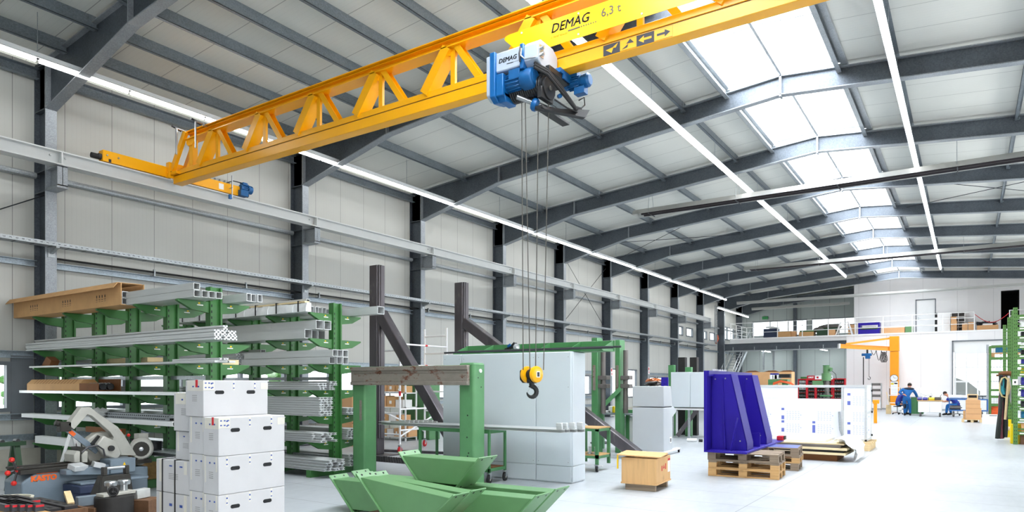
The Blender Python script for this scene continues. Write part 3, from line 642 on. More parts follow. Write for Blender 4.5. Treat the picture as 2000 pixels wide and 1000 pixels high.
HB = V((-4.93, 7.85, 1.78))
for x0, y0, x1, y1 in ((-5.06, 7.8, HB.x - .08, HB.y - .09), (-5.03, 7.84, HB.x - .01, HB.y - .03), (-4.83, 7.86, HB.x + .03, HB.y + .05), (-4.7, 7.92, HB.x + .14, HB.y + .08)):
    b = B(HO); b.cyl((x0, y0, 5.58), (x1, y1, HB.z + .06), .0075, 6); b.build('wire_rope', 'rope_steel', t)
t = thing('hook_block', 'yellow double sheave hook block with black hook hanging on ropes', 'hook', HB)
ax = V((.98, -.2, 0)).normalized()
for s in (-1, 1):
    c = HB + ax * .085 * s
    b = B(HB); b.lathe([(.03, -.035), (.085, -.034), (.108, -.025), (.114, 0), (.108, .025), (.085, .034), (.03, .035)], c, ax, 26); b.build('sheave_cover', 'crane_yellow', t)
    b = B(HB); c2 = c + ax * (-.045 if s < 0 else -.047); b.ext([(-.1, -.07), (-.05, -.115), (.05, -.115), (.1, -.07), (.1, .04), (.09, .06), (-.09, .06), (-.1, .04)], c2, c2 + ax * .01); b.build('cheek_plate', 'black_paint', t)
c = HB + ax * .1205
b = B(HB); b.ext([(-.034, -.04), (.034, -.04), (.034, .04), (-.034, .04)], c, c + ax * .003); b.build('block_badge', 'white_paint', t)
b = B(HB); c2 = c + ax * .003; b.ext([(-.022, -.03), (.022, -.03), (.022, .03), (-.022, .03)], c2, c2 + ax * .002); b.build('block_badge_mark', 'letter_black', t)
b = B(HB); b.cyl(HB - ax * .05, HB + ax * .05, .07, 16); b.cyl(HB + V((0, 0, -.05)), HB + V((0, 0, -.15)), .036, 12); b.box(HB.x - .05, HB.x + .05, HB.y - .05, HB.y + .05, HB.z - .12, HB.z - .06); b.build('swivel', 'black_paint', t, .006)
b = B(HB); hp = []; hc = HB + V((0, 0, -.235))
for k in range(15):
    a = radians(100 - k * 19.5); hp.append(hc + V((.83, .55, 0)) * .066 * cos(a) + V((0, 0, .072 * sin(a))))
b.tube([HB + V((0, 0, -.1)), HB + V((.01, .0, -.14))] + hp, [.03, .03] + [.034 - .0003 * k if k < 9 else .034 - (k - 8) * .0042 for k in range(15)], 10); b.build('hook', 'black_paint', t)
b = B(HB); b.bar(HB + V((-.0, 0, -.15)), HB + V((-.055, -.035, -.25)), .012, .008); b.build('safety_latch', 'steel_bright', t)
# ================================================================ cantilever racks and their loads
mat('rack_green', '#386f37', .42, 0, .06, 4)
mat('aluminium', '#d3d6d7', .36, .3, .07, 3, 0, (.4, 6, 6))
mat('aluminium_dull', '#c4c7c6', .45, .25, .07, 3, 0, (.4, 6, 6))
mat('slot_dark', '#141619', .7)
mat('cardboard', '#cda06c', .8, 0, .07, 4)
mat('cardboard_dark', '#7d4f2a', .8, 0, .12, 4)
mat('cream_board', '#e6d3a8', .75, 0, .05, 4)
mat('film_white', '#e8ebec', .25, 0, .1, 6, .6)
mat('print_dark', '#3a3029', .7)
mat('label_white', '#f4f4f0', .6)
mat('label_yellow', '#f3c712', .6)
mat('steel_strap', '#222327', .5, .3)
X1 = XatY(418, 6.15); X2 = XatY(655, 8.6)
LV1 = [.56, 1.02, 1.48, 1.95, 2.27, 2.9]; LV2 = [.62, 1.08, 1.54, 2.0, 2.46, 2.92]
def rack(xl, Y, levels, n, lb, pitch=1.19):
    t = thing('cantilever_rack', lb, 'rack', (xl, Y, 0)); o = (xl, Y, 0)
    for i in range(n):
        x = xl - pitch * i
        b = B(o); b.ibeam((x, Y, .0), (x, Y, 3.13), .2, .13, .03, .03, up=(0, 1, 0))
        for z in range(30): b.box(x + .066, x + .068, Y - .088, Y - .072, .3 + z * .09, .34 + z * .09, 1)
        u = b.build('upright', ['rack_green', 'slot_dark'], t, .004)
        b = B(o); b.box(x - .06, x + .06, Y - .62, Y + .62, 0, .13); b.build('foot', 'rack_green', t, .006)
        for z in levels:
            for s in (-1, 1):
                b = B(o); pr = [(.1, 0), (.6, 0), (.6, -.025), (.38, -.135), (.1, -.17)]
                b.prism([(x - .035, Y + s * a, z + c) for a, c in pr], (.07, 0, 0))
                if i < 2:
                    b.box(x + .035, x + .038, Y + s * .2, Y + s * .3, z - .07, z - .055, 1); b.box(x + .035, x + .038, Y + s * .25, Y + s * .28, z - .045, z - .025, 2)
                b.build('arm', ['rack_green', 'label_white', 'label_yellow'], u, .004, 1, .25)
    for z in (.3, 1.75, 3.0): b = B(o); b.box(xl - pitch * (n - 1), xl, Y - .02, Y + .02, z - .03, z + .03); b.build('tie_bar', 'galvanised', t)
    return t
rack(X1, 6.15, LV1, 5, 'green double-sided cantilever rack nearest the camera, loaded with long stock')
rack(X2, 8.6, LV2, 5, 'green double-sided cantilever rack standing behind the nearer one')
def slot_section(w):
    h = w / 2; a, c, d = w * .1, w * .22, w * .2; o = []
    for k in range(4):
        q = [(h, -h), (h, -a), (h - .03 * w, -a), (h - .03 * w * 2, -a), (h - .1 * w, -c), (h - d, -c), (h - d - .08 * w, 0), (h - d, c), (h - .1 * w, c), (h - .06 * w, a), (h - .03 * w, a), (h, a)]
        ca, sa = [(1, 0), (0, 1), (-1, 0), (0, -1)][k]; o += [(x * ca - y * sa, x * sa + y * ca) for x, y in q]
    return o
def bar_mesh(kind, L, w, h):
    b = B((0, 0, 0))
    if kind == 'tube': b.hollow((-L, 0, h / 2), (0, 0, h / 2), w, h, .008); b.box(-L, -L + .01, -w / 2 + .008, w / 2 - .008, .008, h - .008, 1); b.box(-L + .01, -.5, -w / 2 + .009, w / 2 - .009, .009, h - .009, 1)
    elif kind == 'slot': b.ext(slot_section(min(w, h)), (-L, 0, h / 2), (0, 0, h / 2), m=0); b.box(-L, -.004, -w * .12, w * .12, h * .4, h * .6, 1)
    elif kind == 'ibar': b.ibeam((-L, 0, h / 2), (0, 0, h / 2), h, w, w * .3, h * .28)
    elif kind == 'angle': b.chan((-L, 0, h / 2), (0, 0, h / 2), h, w, .006)
    elif kind == 'plate': b.box(-L, 0, -w / 2, w / 2, 0, h)
    elif kind == 'perf':
        b.chan((-L, 0, h / 2), (0, 0, h / 2), h, w, .004, up=(0, 0, 1))
        for i in range(int(L / .06)): b.box(-L + .02 + i * .06, -L + .05 + i * .06, -w / 2 - .001, -w / 2, h * .3, h * .7, 1); b.box(-L + .02 + i * .06, -L + .05 + i * .06, -w * .15, w * .25, h, h + .001, 1)
    return b
def bundle(name, kind, spots, L, w, h, mt_, label, group, cat='profile', jit=.02):
    """each bar of a bundle is its own object; spots are the near ends (x, y, z)"""
    src = None
    for x, y, z in spots:
        p = (x + R(-jit, jit), y, z)
        if src is None:
            b = bar_mesh(kind, L, w, h); src = b.build(name, [mt_, 'slot_dark']); src.location = p; tag(src, label, cat, group)
        else:
            c = src.copy(); COL.objects.link(c); c.location = p
def grid(x, y, z, ny, nz, dy, dz): return [(x, y + j * dy, z + k * dz) for k in range(nz) for j in range(ny)]
def long_box(name, x0, x1, y0, y1, z0, z1, m, label, cat='carton', extra=None, bev=.004):
    b = B(((x0 + x1) / 2, (y0 + y1) / 2, z0)); b.box(x0, x1, y0, y1, z0, z1)
    if extra: extra(b)
    return tag(b.build(name, m, None, bev), label, cat)
# --- near rack, top level: long open carton with tubes, tubes in front of it, three tubes on the far side
z = LV1[5] + .003; xa, xb = -15.1, XatY(236, 5.5); ya, yb = 5.5, 5.87
t = thing('long_carton', 'long open brown carton with shipping prints on top of the near rack', 'carton', ((xa + xb) / 2, 5.7, z)); o = ((xa + xb) / 2, 5.7, z)
b = B(o); tk = .012
b.box(xa, xb, ya, yb, z, z + tk); b.box(xa, xb, ya, ya + tk, z + tk, z + .34); b.box(xa, xb, yb - tk, yb, z + tk, z + .36); b.box(xa, xa + tk, ya + tk, yb - tk, z + tk, z + .34)
b.build('tray', 'cardboard', t)
b = B(o); b.prism([(xa - .05, yb - .04, z + .362), (xa - .05, ya - .05, z + .35), (xa - .05, ya - .12, z + .26), (xa - .05, ya - .115, z + .255), (xa - .05, ya - .04, z + .342), (xa - .05, yb - .04, z + .352)], (xb - xa + .05, 0, 0)); b.build('lid_flap', 'cardboard', t)
b = B(o)
for f in (.18, .5, .8):
    x = xa + (xb - xa) * f
    for k in range(4):
        b.box(x + k * .09, x + k * .09 + .05, ya - .0015, ya, z + .12, z + .13); b.box(x + k * .09, x + k * .09 + .05, ya - .0015, ya, z + .09, z + .095); b.box(x + k * .09 + .012, x + k * .09 + .038, ya - .0015, ya, z + .15, z + .195)
        b.box(x - .02 + k * .1, x + .03 + k * .1, ya - .03, ya + .08, z + .352 + .0, z + .3535)
b.build('printing', 'print_dark', t)
bundle('square_tube', 'tube', grid(xb - .01, ya + .075, z + .014, 3, 2, .105, .105), 2.2, .1, .1, 'aluminium', 'aluminium square tube lying inside the long open carton', 'tubes inside the open carton', 'tube')
xe = XatY(385, 5.6)
bundle('square_tube', 'tube', grid(xe, 5.62, z, 4, 1, .102, .1) + [(xe, 5.62, z + .103)], xe - xb - .06, .1, .1, 'aluminium_dull', 'aluminium square tube on top of the near rack, camera side', 'tubes on the near rack top, camera side', 'tube', .05)
xe = XatY(492, 6.4)
bundle('square_tube', 'tube', grid(xe, 6.36, z, 3, 1, .085, .1), 3.4, .08, .12, 'aluminium', 'aluminium tube on top of the near rack, far side', 'tubes on the near rack top, far side', 'tube', .03)
# --- second level: T-slot bars
z = LV1[4] + .003; xe = XatY(425, 5.62); L = xe + 14.75
bundle('slotted_profile', 'slot', grid(xe, 5.6, z, 5, 2, .072, .07) + [(xe, 5.75, z + .14)], L, .068, .068, 'aluminium', 'silver slotted profile in the bundle on the second arm level of the near rack', 'slotted profiles on the near rack')
# --- third level
z = LV1[3] + .003
xe = XatY(430, 5.65)
bundle('flat_profile', 'plate', grid(xe, 5.62, z, 3, 1, .11, .03), xe + 14.6, .1, .028, 'aluminium_dull', 'flat grey profile lying on the third arm level of the near rack', 'flat profiles on the near rack')
bundle('slotted_profile', 'slot', grid(xe + .02, 5.65, z + .03, 3, 1, .05, .04), 1.2, .035, .035, 'aluminium', 'short slotted profile lying over the flat ones on the near rack', 'short slotted profiles on the near rack')
for i, (a, c, zz) in enumerate(((XatY(200, 6.45), XatY(330, 6.4), 0), (XatY(350, 6.45), XatY(448, 6.45), 0), (XatY(215, 6.5), XatY(310, 6.5), .083))):
    long_box('cream_pack', a, c, 6.3, 6.62, z + zz, z + zz + .08, 'cream_board', ['long cream board pack low at the wall end of the near rack, far side', 'long cream board pack at the open end of the near rack, far side', 'cream board pack stacked on another at the wall end of the near rack'][i], 'pack')
xq = XatY(100, 5.7); b = B((xq, 5.7, z)); b.prism([(xq - .2, 5.62, z + .03), (xq + .12, 5.62, z + .03), (xq + .2, 5.62, z + .12), (xq, 5.62, z + .2)], (0, .14, 0)); tag(b.build('crushed_carton', 'cardboard_dark'), 'small crushed brown carton near the wall on the near rack', 'carton')
# --- fourth level
z = LV1[2] + .003
bundle('sheet', 'plate', [(XatY(372, 5.75), 5.76, z), (XatY(372, 5.75), 5.76, z + .024)], 5.4, .42, .022, 'aluminium', 'pale aluminium sheet lying on the fourth arm level of the near rack', 'sheets on the near rack', 'sheet')
xa, xb = XatY(61, 5.65), XatY(206, 5.65); t = thing('long_carton', 'long slit brown carton lying on sheets in the near rack', 'carton', ((xa + xb) / 2, 5.75, z + .05)); o = ((xa + xb) / 2, 5.75, z + .05); z2 = z + .05
b = B(o); xm = xb - .75
b.prism([(xa, 5.58, z2), (xa, 5.9, z2), (xa, 5.9, z2 + .12), (xa, 5.82, z2 + .2), (xa, 5.66, z2 + .2), (xa, 5.58, z2 + .12)], (xm - xa, 0, 0)); b.build('body', 'cardboard', t)
b = B(o)
for q in range(14): xx = xa + .3 + q * (xm - xa - .4) / 14; b.cbox((xx, 5.619, z2 + .161), (.01, .11, .002), 0, 0, radians(45), .0)
b.build('slits', 'cardboard_dark', t)
b = B(o); b.box(xm, xb - .1, 5.58, 5.592, z2, z2 + .13); b.box(xm, xb, 5.888, 5.9, z2, z2 + .2); b.box(xm, xb - .1, 5.592, 5.888, z2, z2 + .01); b.build('open_end', 'cardboard_dark', t)
for q in range(2):
    b = B((xb - .45 + q * .02, 5.68 + q * .12, z2 + .08)); c = (xb - .6, 5.67 + q * .125, z2 + .075)
    b.cyl(c, (xb - .12, c[1], c[2]), .055, 14, 1)
    for k in range(4): b.lathe([(.056, 0), (.064, .01), (.064, .02), (.056, .03)], (xb - .55 + k * .11, c[1], c[2]), (1, 0, 0), 14, 0)
    tag(b.build('roller', ['steel_bright', 'black_paint']), 'black and silver roller in the %s slit carton' % ['camera side of the', 'far side of the'][q], 'roller', 'rollers in the slit carton')
# --- fifth level: bright profiles and perforated rails
z = LV1[1] + .003
bundle('white_profile', 'tube', grid(XatY(345, 5.62), 5.6, z, 2, 1, .12, .1), XatY(345, 5.62) + 14.9, .1, .07, 'white_paint', 'long white profile on the fifth arm level of the near rack', 'white profiles on the near rack')
bundle('perforated_rail', 'perf', grid(XatY(345, 5.72), 5.62, z + .073, 4, 2, .062, .045), 2.5, .05, .042, 'galvanised', 'perforated galvanised rail stacked above the saw on the near rack', 'perforated rails on the near rack', 'rail', .12)
for i, (px, w) in enumerate(((188, .13), (199, .12))):
    x = XatY(px, 5.6); b = B((x, 5.62, z + .075)); b.cbox((x, 5.62, z + .14), (w, .12, .13), 0, R(0, 1), .5, .4); tag(b.build('metal_block', 'aluminium_dull', None, .006), 'small grey metal block on the near rack above the saw, %s' % ['next to the wall side', 'next to the rails'][i], 'block', 'metal blocks on the near rack')
x = XatY(172, 5.6); b = B((x, 5.6, z - .18)); b.box(x, x + 1.2, 5.56, 5.62, z - .18, z - .18 + .09); tag(b.build('timber', 'cardboard_dark'), 'brown timber hanging below the fifth arm level of the near rack', 'timber')
# --- lowest level
z = LV1[0] + .003
bundle('white_profile', 'tube', [(XatY(165, 5.62), 5.62, z)], 1.75, .13, .13, 'white_paint', 'short white box profile on the lowest arm level of the near rack, wall end', 'lowest white profile')
bundle('galvanised_rail', 'angle', grid(XatY(350, 5.62), 5.6, z, 4, 1, .1, .06), 2.2, .09, .06, 'galvanised', 'galvanised channel rail on the lowest arm level behind the saw motor', 'low rails on the near rack', 'rail', .06)
bundle('dark_angle', 'angle', [(XatY(310, 5.7), 5.68, z + .062)], .9, .16, .14, 'bolt_dark', 'dark steel angle lying on the low rails behind the saw motor', 'dark angle')
bundle('galvanised_rail', 'angle', grid(XatY(420, 6.4), 6.36, z, 3, 2, .1, .06), 4, .09, .055, 'aluminium', 'channel rail on the lowest level of the near rack, far side', 'far low rails on the near rack', 'rail', .06)
for lv, kind, w, ny, nz, nm in ((1, 'tube', .08, 3, 2, 'square_tube'), (2, 'slot', .06, 4, 2, 'slotted_profile')):
    bundle(nm, kind, grid(XatY(415, 6.4), 6.35, LV1[lv] + .003, ny, nz, w + .004, w + .004), 4.2, w, w, 'aluminium', 'silver bar on the far side of the near rack at %s arm level' % ['', 'the fifth', 'the fourth'][lv], 'far side bars level %d' % lv)
# --- far rack
z = LV2[5] + .003; xe = XatY(614, 8.2)
bundle('square_tube', 'tube', grid(xe, 8.08, z, 5, 1, .086, .1) + [(xe, 8.08, z + .125)], 4.2, .08, .12, 'aluminium', 'aluminium tube in the row on top of the far rack', 'tubes on the far rack top', 'tube', .03)
xw0, xw1 = XatY(340, 7.95), XatY(604, 7.98); t = thing('wrapped_pack', 'long film-wrapped board pack with dark straps on the far rack', 'pack', (xw1, 7.98, z - .14))
b = B((xw1, 7.98, z - .14)); zz = z - .0
pts = [(xw0 + (xw1 - xw0) * k / 24, 7.9 + R(-.008, .008), zz + .11 + R(-.012, .012)) for k in range(25)]
for k in range(24): b.prism([(pts[k][0], pts[k][1], zz), (pts[k][0], 8.02, zz), (pts[k][0], 8.02, zz + .16), (pts[k][0], 7.93, pts[k][2] + .05), (pts[k][0], pts[k][1], pts[k][2] - .03)], (pts[k + 1][0] - pts[k][0] + .004, 0, 0))
b.build('film_wrapping', 'film_white', t)
b = B((xw1, 7.98, z - .14)); b.box(xw0, xw1 - .05, 7.92, 8.02, zz + .162, zz + .19); b.build('board', 'cream_board', t)
for k in range(7):
    x = xw0 + .4 + k * (xw1 - xw0 - .6) / 6; b = B((xw1, 7.98, z - .14)); b.box(x, x + .03, 7.885, 7.89, zz, zz + .19); b.box(x, x + .03, 7.885, 8.02, zz + .19, zz + .195); b.build('strap', 'steel_strap', t)
xe = XatY(744, 8.98)
bundle('box_profile', 'tube', [(xe, 8.98, z)], 5.5, .17, .14, 'aluminium', 'single long aluminium box profile reaching far out of the far rack', 'overhanging profile', 'tube', 0)
bundle('square_tube', 'tube', [(XatY(652, 8.85), 8.82, z + .0)], 4, .08, .1, 'aluminium', 'aluminium tube beside the overhanging profile on the far rack', 'tube by the overhanging profile', 'tube')
z = LV2[4] + .003; xe = XatY(609, 8.15)
bundle('box_profile', 'tube', grid(xe, 8.06, z, 3, 1, .165, .17) + grid(xe + .18, 8.17, z + .163, 2, 1, .165, .16), 4.9, .16, .16, 'aluminium', 'large aluminium box profile on the second arm level of the far rack', 'large profiles on the far rack', 'tube', .04)
z = LV2[3] + .003; xe = XatY(463, 8.1)
bundle('slotted_profile', 'slot', grid(xe, 8.06, z + .002, 8, 2, .062, .062) + grid(xe + .03, 8.09, z + .128, 3, 2, .062, .062) + grid(xe + .02, 8.31, z + .128, 3, 2, .062, .062), 3, .058, .058, 'aluminium', 'white slotted profile in the stepped bundle on the third arm level of the far rack', 'slotted profiles on the far rack')
bundle('square_tube', 'tube', [(XatY(514, 8.48) - .02, 8.48, z + .17 * k) for k in range(2)], .9, .11, .16, 'aluminium_dull', 'short aluminium tube between slotted bundle and long tubes on the far rack', 'short tubes on the far rack', 'tube')
xe = XatY(652, 8.1)
bundle('square_tube', 'tube', grid(xe, 8.1, z, 3, 2, .125, .125), 2.5, .12, .12, 'aluminium', 'aluminium tube of the two-layer stack on the third arm level of the far rack', 'two-layer tubes on the far rack', 'tube', .05)
z = LV2[2] + .003; xe = XatY(627, 8.1)
bundle('slim_profile', 'ibar', grid(xe, 8.06, z, 3, 3, .055, .04) + grid(xe, 8.3, z, 3, 4, .055, .04) + grid(xe - .1, 8.2, z, 2, 2, .05, .04), 3.6, .05, .038, 'aluminium', 'slim aluminium profile on the fourth arm level of the far rack', 'slim profiles on the far rack, fourth level', 'profile', .06)
z = LV2[1] + .003
bundle('slim_profile', 'ibar', grid(XatY(630, 8.1), 8.06, z, 4, 8, .075, .042), 3.6, .07, .04, 'aluminium', 'aluminium profile of the tall interlocked bundle on the fifth arm level of the far rack', 'interlocked profiles on the far rack', 'profile', .03)
bundle('slim_profile', 'ibar', grid(XatY(690, 8.9), 8.78, z, 4, 3, .075, .042), 3.8, .07, .04, 'aluminium', 'aluminium profile on the fifth arm level of the far rack, far side', 'far side profiles on the far rack', 'profile', .03)
z = LV2[0] + .003
bundle('slim_profile', 'ibar', grid(XatY(628, 8.1), 8.02, z, 6, 4, .065, .04), 3.6, .06, .038, 'aluminium', 'aluminium profile in the uneven bundle on the lowest arm level of the far rack', 'uneven profiles on the far rack', 'profile', .14)
bundle('slim_profile', 'ibar', grid(XatY(690, 8.9), 8.78, z, 5, 5, .065, .04), 3.6, .06, .038, 'aluminium_dull', 'aluminium profile on the lowest arm level of the far rack, far side', 'low far side profiles on the far rack', 'profile', .03)
z = .133
bundle('slim_profile', 'ibar', grid(XatY(645, 8.1), 8.02, z, 5, 4, .075, .05), 3.6, .07, .046, 'aluminium', 'aluminium profile lying on the feet of the far rack, camera side', 'profiles on the far rack feet', 'profile', .1)
bundle('slim_profile', 'ibar', grid(XatY(700, 8.9) - .1, 8.78, z, 4, 4, .085, .055), 3.6, .08, .05, 'aluminium_dull', 'aluminium profile lying on the feet of the far rack, far side', 'far profiles on the far rack feet', 'profile', .03)
# ================================================================ foreground: cartons, saw, clutter
mat('carton_white', '#c3c3c5', .6, 0, .03, 5, .05, spots=('#b8b8b6', 9, .68))
mat('tape_clear', '#d5d2c8', .35, 0, .05, 10)
mat('ink_blue', '#2c4c9c', .6); mat('ink_red', '#c9202c', .6); mat('ink_grey', '#8b8b8b', .6)
mat('machine_grey', '#b4b3ab', .5, .1, .1, 5, .05, spots=('#7b7a74', 6, .66))
mat('machine_blue_grey', '#74828e', .5, .1, .1, 5, .05, spots=('#4b535a', 7, .64))
mat('machine_dark', '#35332f', .55, .3, .2, 8, .1)
mat('cast_dark', '#2b2a2a', .6, .3, .2, 8, .15)
mat('navy_paint', '#28344f', .5, .1, .1)
mat('knob_red', '#d8261c', .35); mat('kasto_orange', '#e8641e', .5, 0, .1, 20)
wood_mat('pine', '#c9a06a', 'x'); wood_mat('pine_y', '#c9a06a', 'y'); wood_mat('pine_pale', '#dcc193', 'x', .12); wood_mat('pallet_grey', '#8d7c69', 'x'); wood_mat('pallet_grey_y', '#8d7c69', 'y'); wood_mat('pallet_dark', '#6b4c34', 'x'); wood_mat('ply', '#d3a873', 'z', .1)
mat('bench_green', '#2d4a33', .45, 0, .08); mat('steel_dark', '#4b4a4d', .45, .55, .15, 5, .05); mat('pail', '#c9c4b4', .6, 0, .1)
D0 = 5.93; p = at_depth(427, 892, D0); CX, CY, BH = p.x, p.y, .339
CL = YatX(556, CX) - CY; CW = CX - XatY(397, CY)
def carton(x1, y0, z0, w, l, h, lb, holes=2, tape=0, red=False, marks=3, nm='white_carton', seamy=True):
    """x1 = camera-side face, y0 = left end"""
    t = thing(nm, lb, 'carton', (x1 - w / 2, y0 + l / 2, z0)); o = (x1 - w / 2, y0 + l / 2, z0)
    b = B(o); b.box(x1 - w, x1, y0, y0 + l, z0, z0 + h - .002); b.build('body', 'carton_white', t, .006, 2)
    if holes:
        for f in ((.235, .72) if holes == 2 else (.5,)):
            b = B(o); yc = y0 + l * f; zc = z0 + h * .66
            b.ext([(sx * .03 + .017 * cos(a), .017 * sin(a)) for sx, a0 in ((1, -pi / 2), (-1, pi / 2)) for a in [a0 + k * pi / 6 for k in range(7)]], (x1 - .01, yc, zc), (x1 + .0012, yc, zc)); b.build('hand_hole', 'slot_dark', t)
    tb = []
    for k in range(marks):
        yc = y0 + l * ((k + .3) / marks)
        tb.append((x1, x1 + .0012, yc, yc + .022, z0 + h * .72, z0 + h - .004))
    if tape: tb += [(x1, x1 + .0013, y0 + .0, y0 + l * .16, z0 + h * .72, z0 + h - .004), (x1, x1 + .0013, y0 + l * .88, y0 + l, z0 + h * .74, z0 + h * .93), (x1 - w * .9, x1, y0 - .0013, y0, z0 + h * .7, z0 + h - .004)]
    else: tb += [(x1 - w * .18, x1 - w * .1, y0 - .0013, y0, z0 + h * .6, z0 + h - .004), (x1 - w * .9, x1 - w * .82, y0 - .0013, y0, z0 + h * .3, z0 + h - .004)]
    for q in tb: B(o).box(*q).build('packing_tape', 'tape_clear', t)
    b = B(o)
    for k in range(marks):
        yc = y0 + l * ((k + .3) / marks)
        for q in range(2): b.box(x1 + .0012, x1 + .0022, yc + .004, yc + .018, z0 + h * (.76 + q * .12), z0 + h * (.79 + q * .13))
    if tape:
        for q in range(3):
            for r_ in range(2): b.box(x1 + .0013, x1 + .0022, y0 + l * (.02 + q * .05), y0 + l * (.045 + q * .05), z0 + h * (.78 + r_ * .12), z0 + h * (.81 + r_ * .12))
    for q in range(2): b.box(x1 - w * (.3 + q * .3), x1 - w * (.22 + q * .3), y0 - .0024, y0 - .001, z0 + h * .8, z0 + h * .84)
    b.build('tape_print', 'ink_blue', t)
    b = B(o)
    for k in range(4): b.box(x1 - w * .62, x1 - w * .35, y0 - .0012, y0, z0 + h * (.42 + .05 * k), z0 + h * (.435 + .05 * k))
    b.build('stencil', 'ink_grey', t)
    if red: b = B(o); b.box(x1 - w * .42, x1 - w * .3, y0 - .004, y0 - .001, z0 + h * .8, z0 + h + .002); b.build('red_tag', 'ink_red', t)
    return t
NL = ['bottom', 'second lowest', 'third lowest', 'upper']
for k in range(4): carton(CX, CY + (0 if k < 3 else -.0), k * BH, CW, CL, BH, 'white carton, %s of the four-high front stack' % NL[k], 2, 1 if k == 3 else 0, k == 3)
tx = XatY(393, CY + .0) + .0; carton(tx, CY + .02, 4 * BH, CW + .05, YatX(523, tx) - CY - .02, .33, 'white carton with red tag on top of the whole stack', 2, 1, True)
x2 = CX - CW - .008; w2 = x2 - XatY(369, CY + .03)
for k in range(4): carton(x2, CY + .03, k * BH, w2, CL, BH, 'white carton, %s of the four-high stack behind the front one' % NL[k], 0, 0, False)
x3 = x2 - w2 - .01; xl = XatY(305, CY + .05); w3 = x3 - xl
def straps(t, o, x0, x1, y0, z0, z1):
    for f in (.18, .55):
        x = x0 + (x1 - x0) * f; b = B(o); b.box(x, x + .018, y0 - .004, y0 - .001, z0, z1 + .004); b.box(x, x + .018, y0 - .004, y0 + .3, z1, z1 + .004); b.build('black_strap', 'steel_strap', t)
for k, (z0, h) in enumerate(((0, .62), (.622, .31))):
    t = carton(x3, CY + .05, z0, w3, .5, h, ['wide white strapped carton standing on the floor left of the stacks', 'wide white strapped carton on top of the floor one'][k], 0, 0, False, 2); straps(t, t.location, xl, x3, CY + .05, z0, z0 + h)
xm = XatY(343, CY + .1); carton(x3, CY + .1, .935, x3 - xm, .4, .27, 'small white carton with black strap lying on the wide strapped carton', 0, 0, False, 2)
carton(x3 + .003, CY + .08, 1.208, x3 - XatY(339, CY + .08), .42, .36, 'upright white carton with red print perched left of the front stack', 0, 1, False, 2)
# ---- power hacksaw: polygons read on the plane of its bow, given real depth
SX = -10.2
def sp(px, py, x=SX): y = YatX(px, x); return (x, y, Zat(py, x, y))
so = V((SX, YatX(150, SX), 0))
t = thing('hacksaw_machine', 'old grey power hacksaw machine with raised bow beside the near rack', 'saw', so)
def poly(b, pts, x0, th, m=0): return b.prism([sp(*q, x0) for q in pts], (th, 0, 0), m)
yb0, yb1 = YatX(42, SX), YatX(163, SX)
b = B(so); b.prism([(SX, yb0, 0), (SX, yb1 + .9, 0), (SX, yb1 + .9, .42), (SX, yb1, .47), (SX, yb0 + .15, .47), (SX, yb0, .36)], (-.55, 0, 0)); b.build('base', 'machine_blue_grey', t, .02, 2)
b = B(so); yk = YatX(64, SX); zk = Zat(927, SX, yk)
b.text('KASTO', (SX + .003, YatX(86, SX), Zat(936, SX, yk)), .095, (0, 1, 0), (0, 0, 1), 0, .006, 0)
for k in range(3): b.prism([(SX + .001, yk + .04 + k * .02, zk + k * .022), (SX + .001, yk + .29, zk + k * .022), (SX + .001, yk + .29, zk + .015 + k * .022), (SX + .001, yk + .05 + k * .02, zk + .015 + k * .022)], (.003, 0, 0))
b.build('lettering', 'kasto_orange', t)
zb = .47
b = B(so); b.box(SX - .4, SX + .02, yb0 - .02, yb1 + .95, zb, zb + .06); b.box(SX - .36, SX - .3, yb0 - .05, yb1 + .8, zb + .06, zb + .09); b.box(SX - .1, SX - .04, yb0 - .05, yb1 + .8, zb + .06, zb + .09); b.build('bed', 'machine_dark', t, .006)
b = B(so); poly(b, [(116, 926), (116, 917), (205, 905), (205, 925)], SX + .02, .2); b.box(SX + .02, SX + .4, YatX(130, SX), YatX(262, SX), .3, .33); b.build('chip_tray', 'machine_blue_grey', t, .006)
b = B(so); b.box(SX + .02, SX + .5, YatX(121, SX), YatX(205, SX), .2, .3); b.box(SX + .05, SX + .48, YatX(122, SX), YatX(205, SX), 0, .2); b.build('coolant_cabinet', 'navy_paint', t, .01)
bow = [(125, 829), (137, 838), (163, 809), (172, 812), (207, 843), (214, 853), (210, 862), (224, 888), (259, 889), (233, 847), (222, 833), (184, 807), (168, 795), (151, 795)]
b = B(so); poly(b, bow, SX - .16, .12); b.build('bow', 'machine_grey', t, .004, 1, .25)
b = B(so); poly(b, [(158, 890), (160, 858), (178, 845), (200, 842), (215, 852), (240, 880), (240, 905), (170, 905)], SX - .32, .16); b.build('pivot_housing', 'machine_grey', t, .02, 2)
b = B(so); poly(b, [(182, 868), (196, 850), (222, 862), (232, 885), (222, 898), (196, 888)], SX - .04, .1); b.build('crank_cover', 'machine_grey', t, .02, 2)
b = B(so); poly(b, [(176, 866), (190, 850), (194, 852), (182, 872)], SX - .04, .03); p = sp(212, 875); b.cyl((SX + .06, p[1], p[2]), (SX + .1, p[1], p[2]), .04, 12); b.build('clamp', 'black_paint', t)
b = B(so); a, c = sp(128, 836, SX - .1), sp(190, 882, SX - .1); b.bar(a, c, .03, .075, 0, (0, 0, 1)); b.build('blade_guide', 'machine_blue_grey', t)
b = B(so); a, c = sp(136, 842, SX - .085), sp(146, 850, SX - .085); b.bar(a, c, .005, .05); b.build('warning_strip', 'kasto_orange', t)
b = B(so); p = sp(125, 834, SX - .1); b.box(p[0] - .06, p[0] + .06, p[1] - .07, p[1] + .07, p[2] - .06, p[2] + .07); q = sp(117, 828, SX - .1); b.cyl(q, (q[0], q[1] - .06, q[2] + .02), .04, 10); b.build('blade_clamp', 'machine_dark', t, .006)
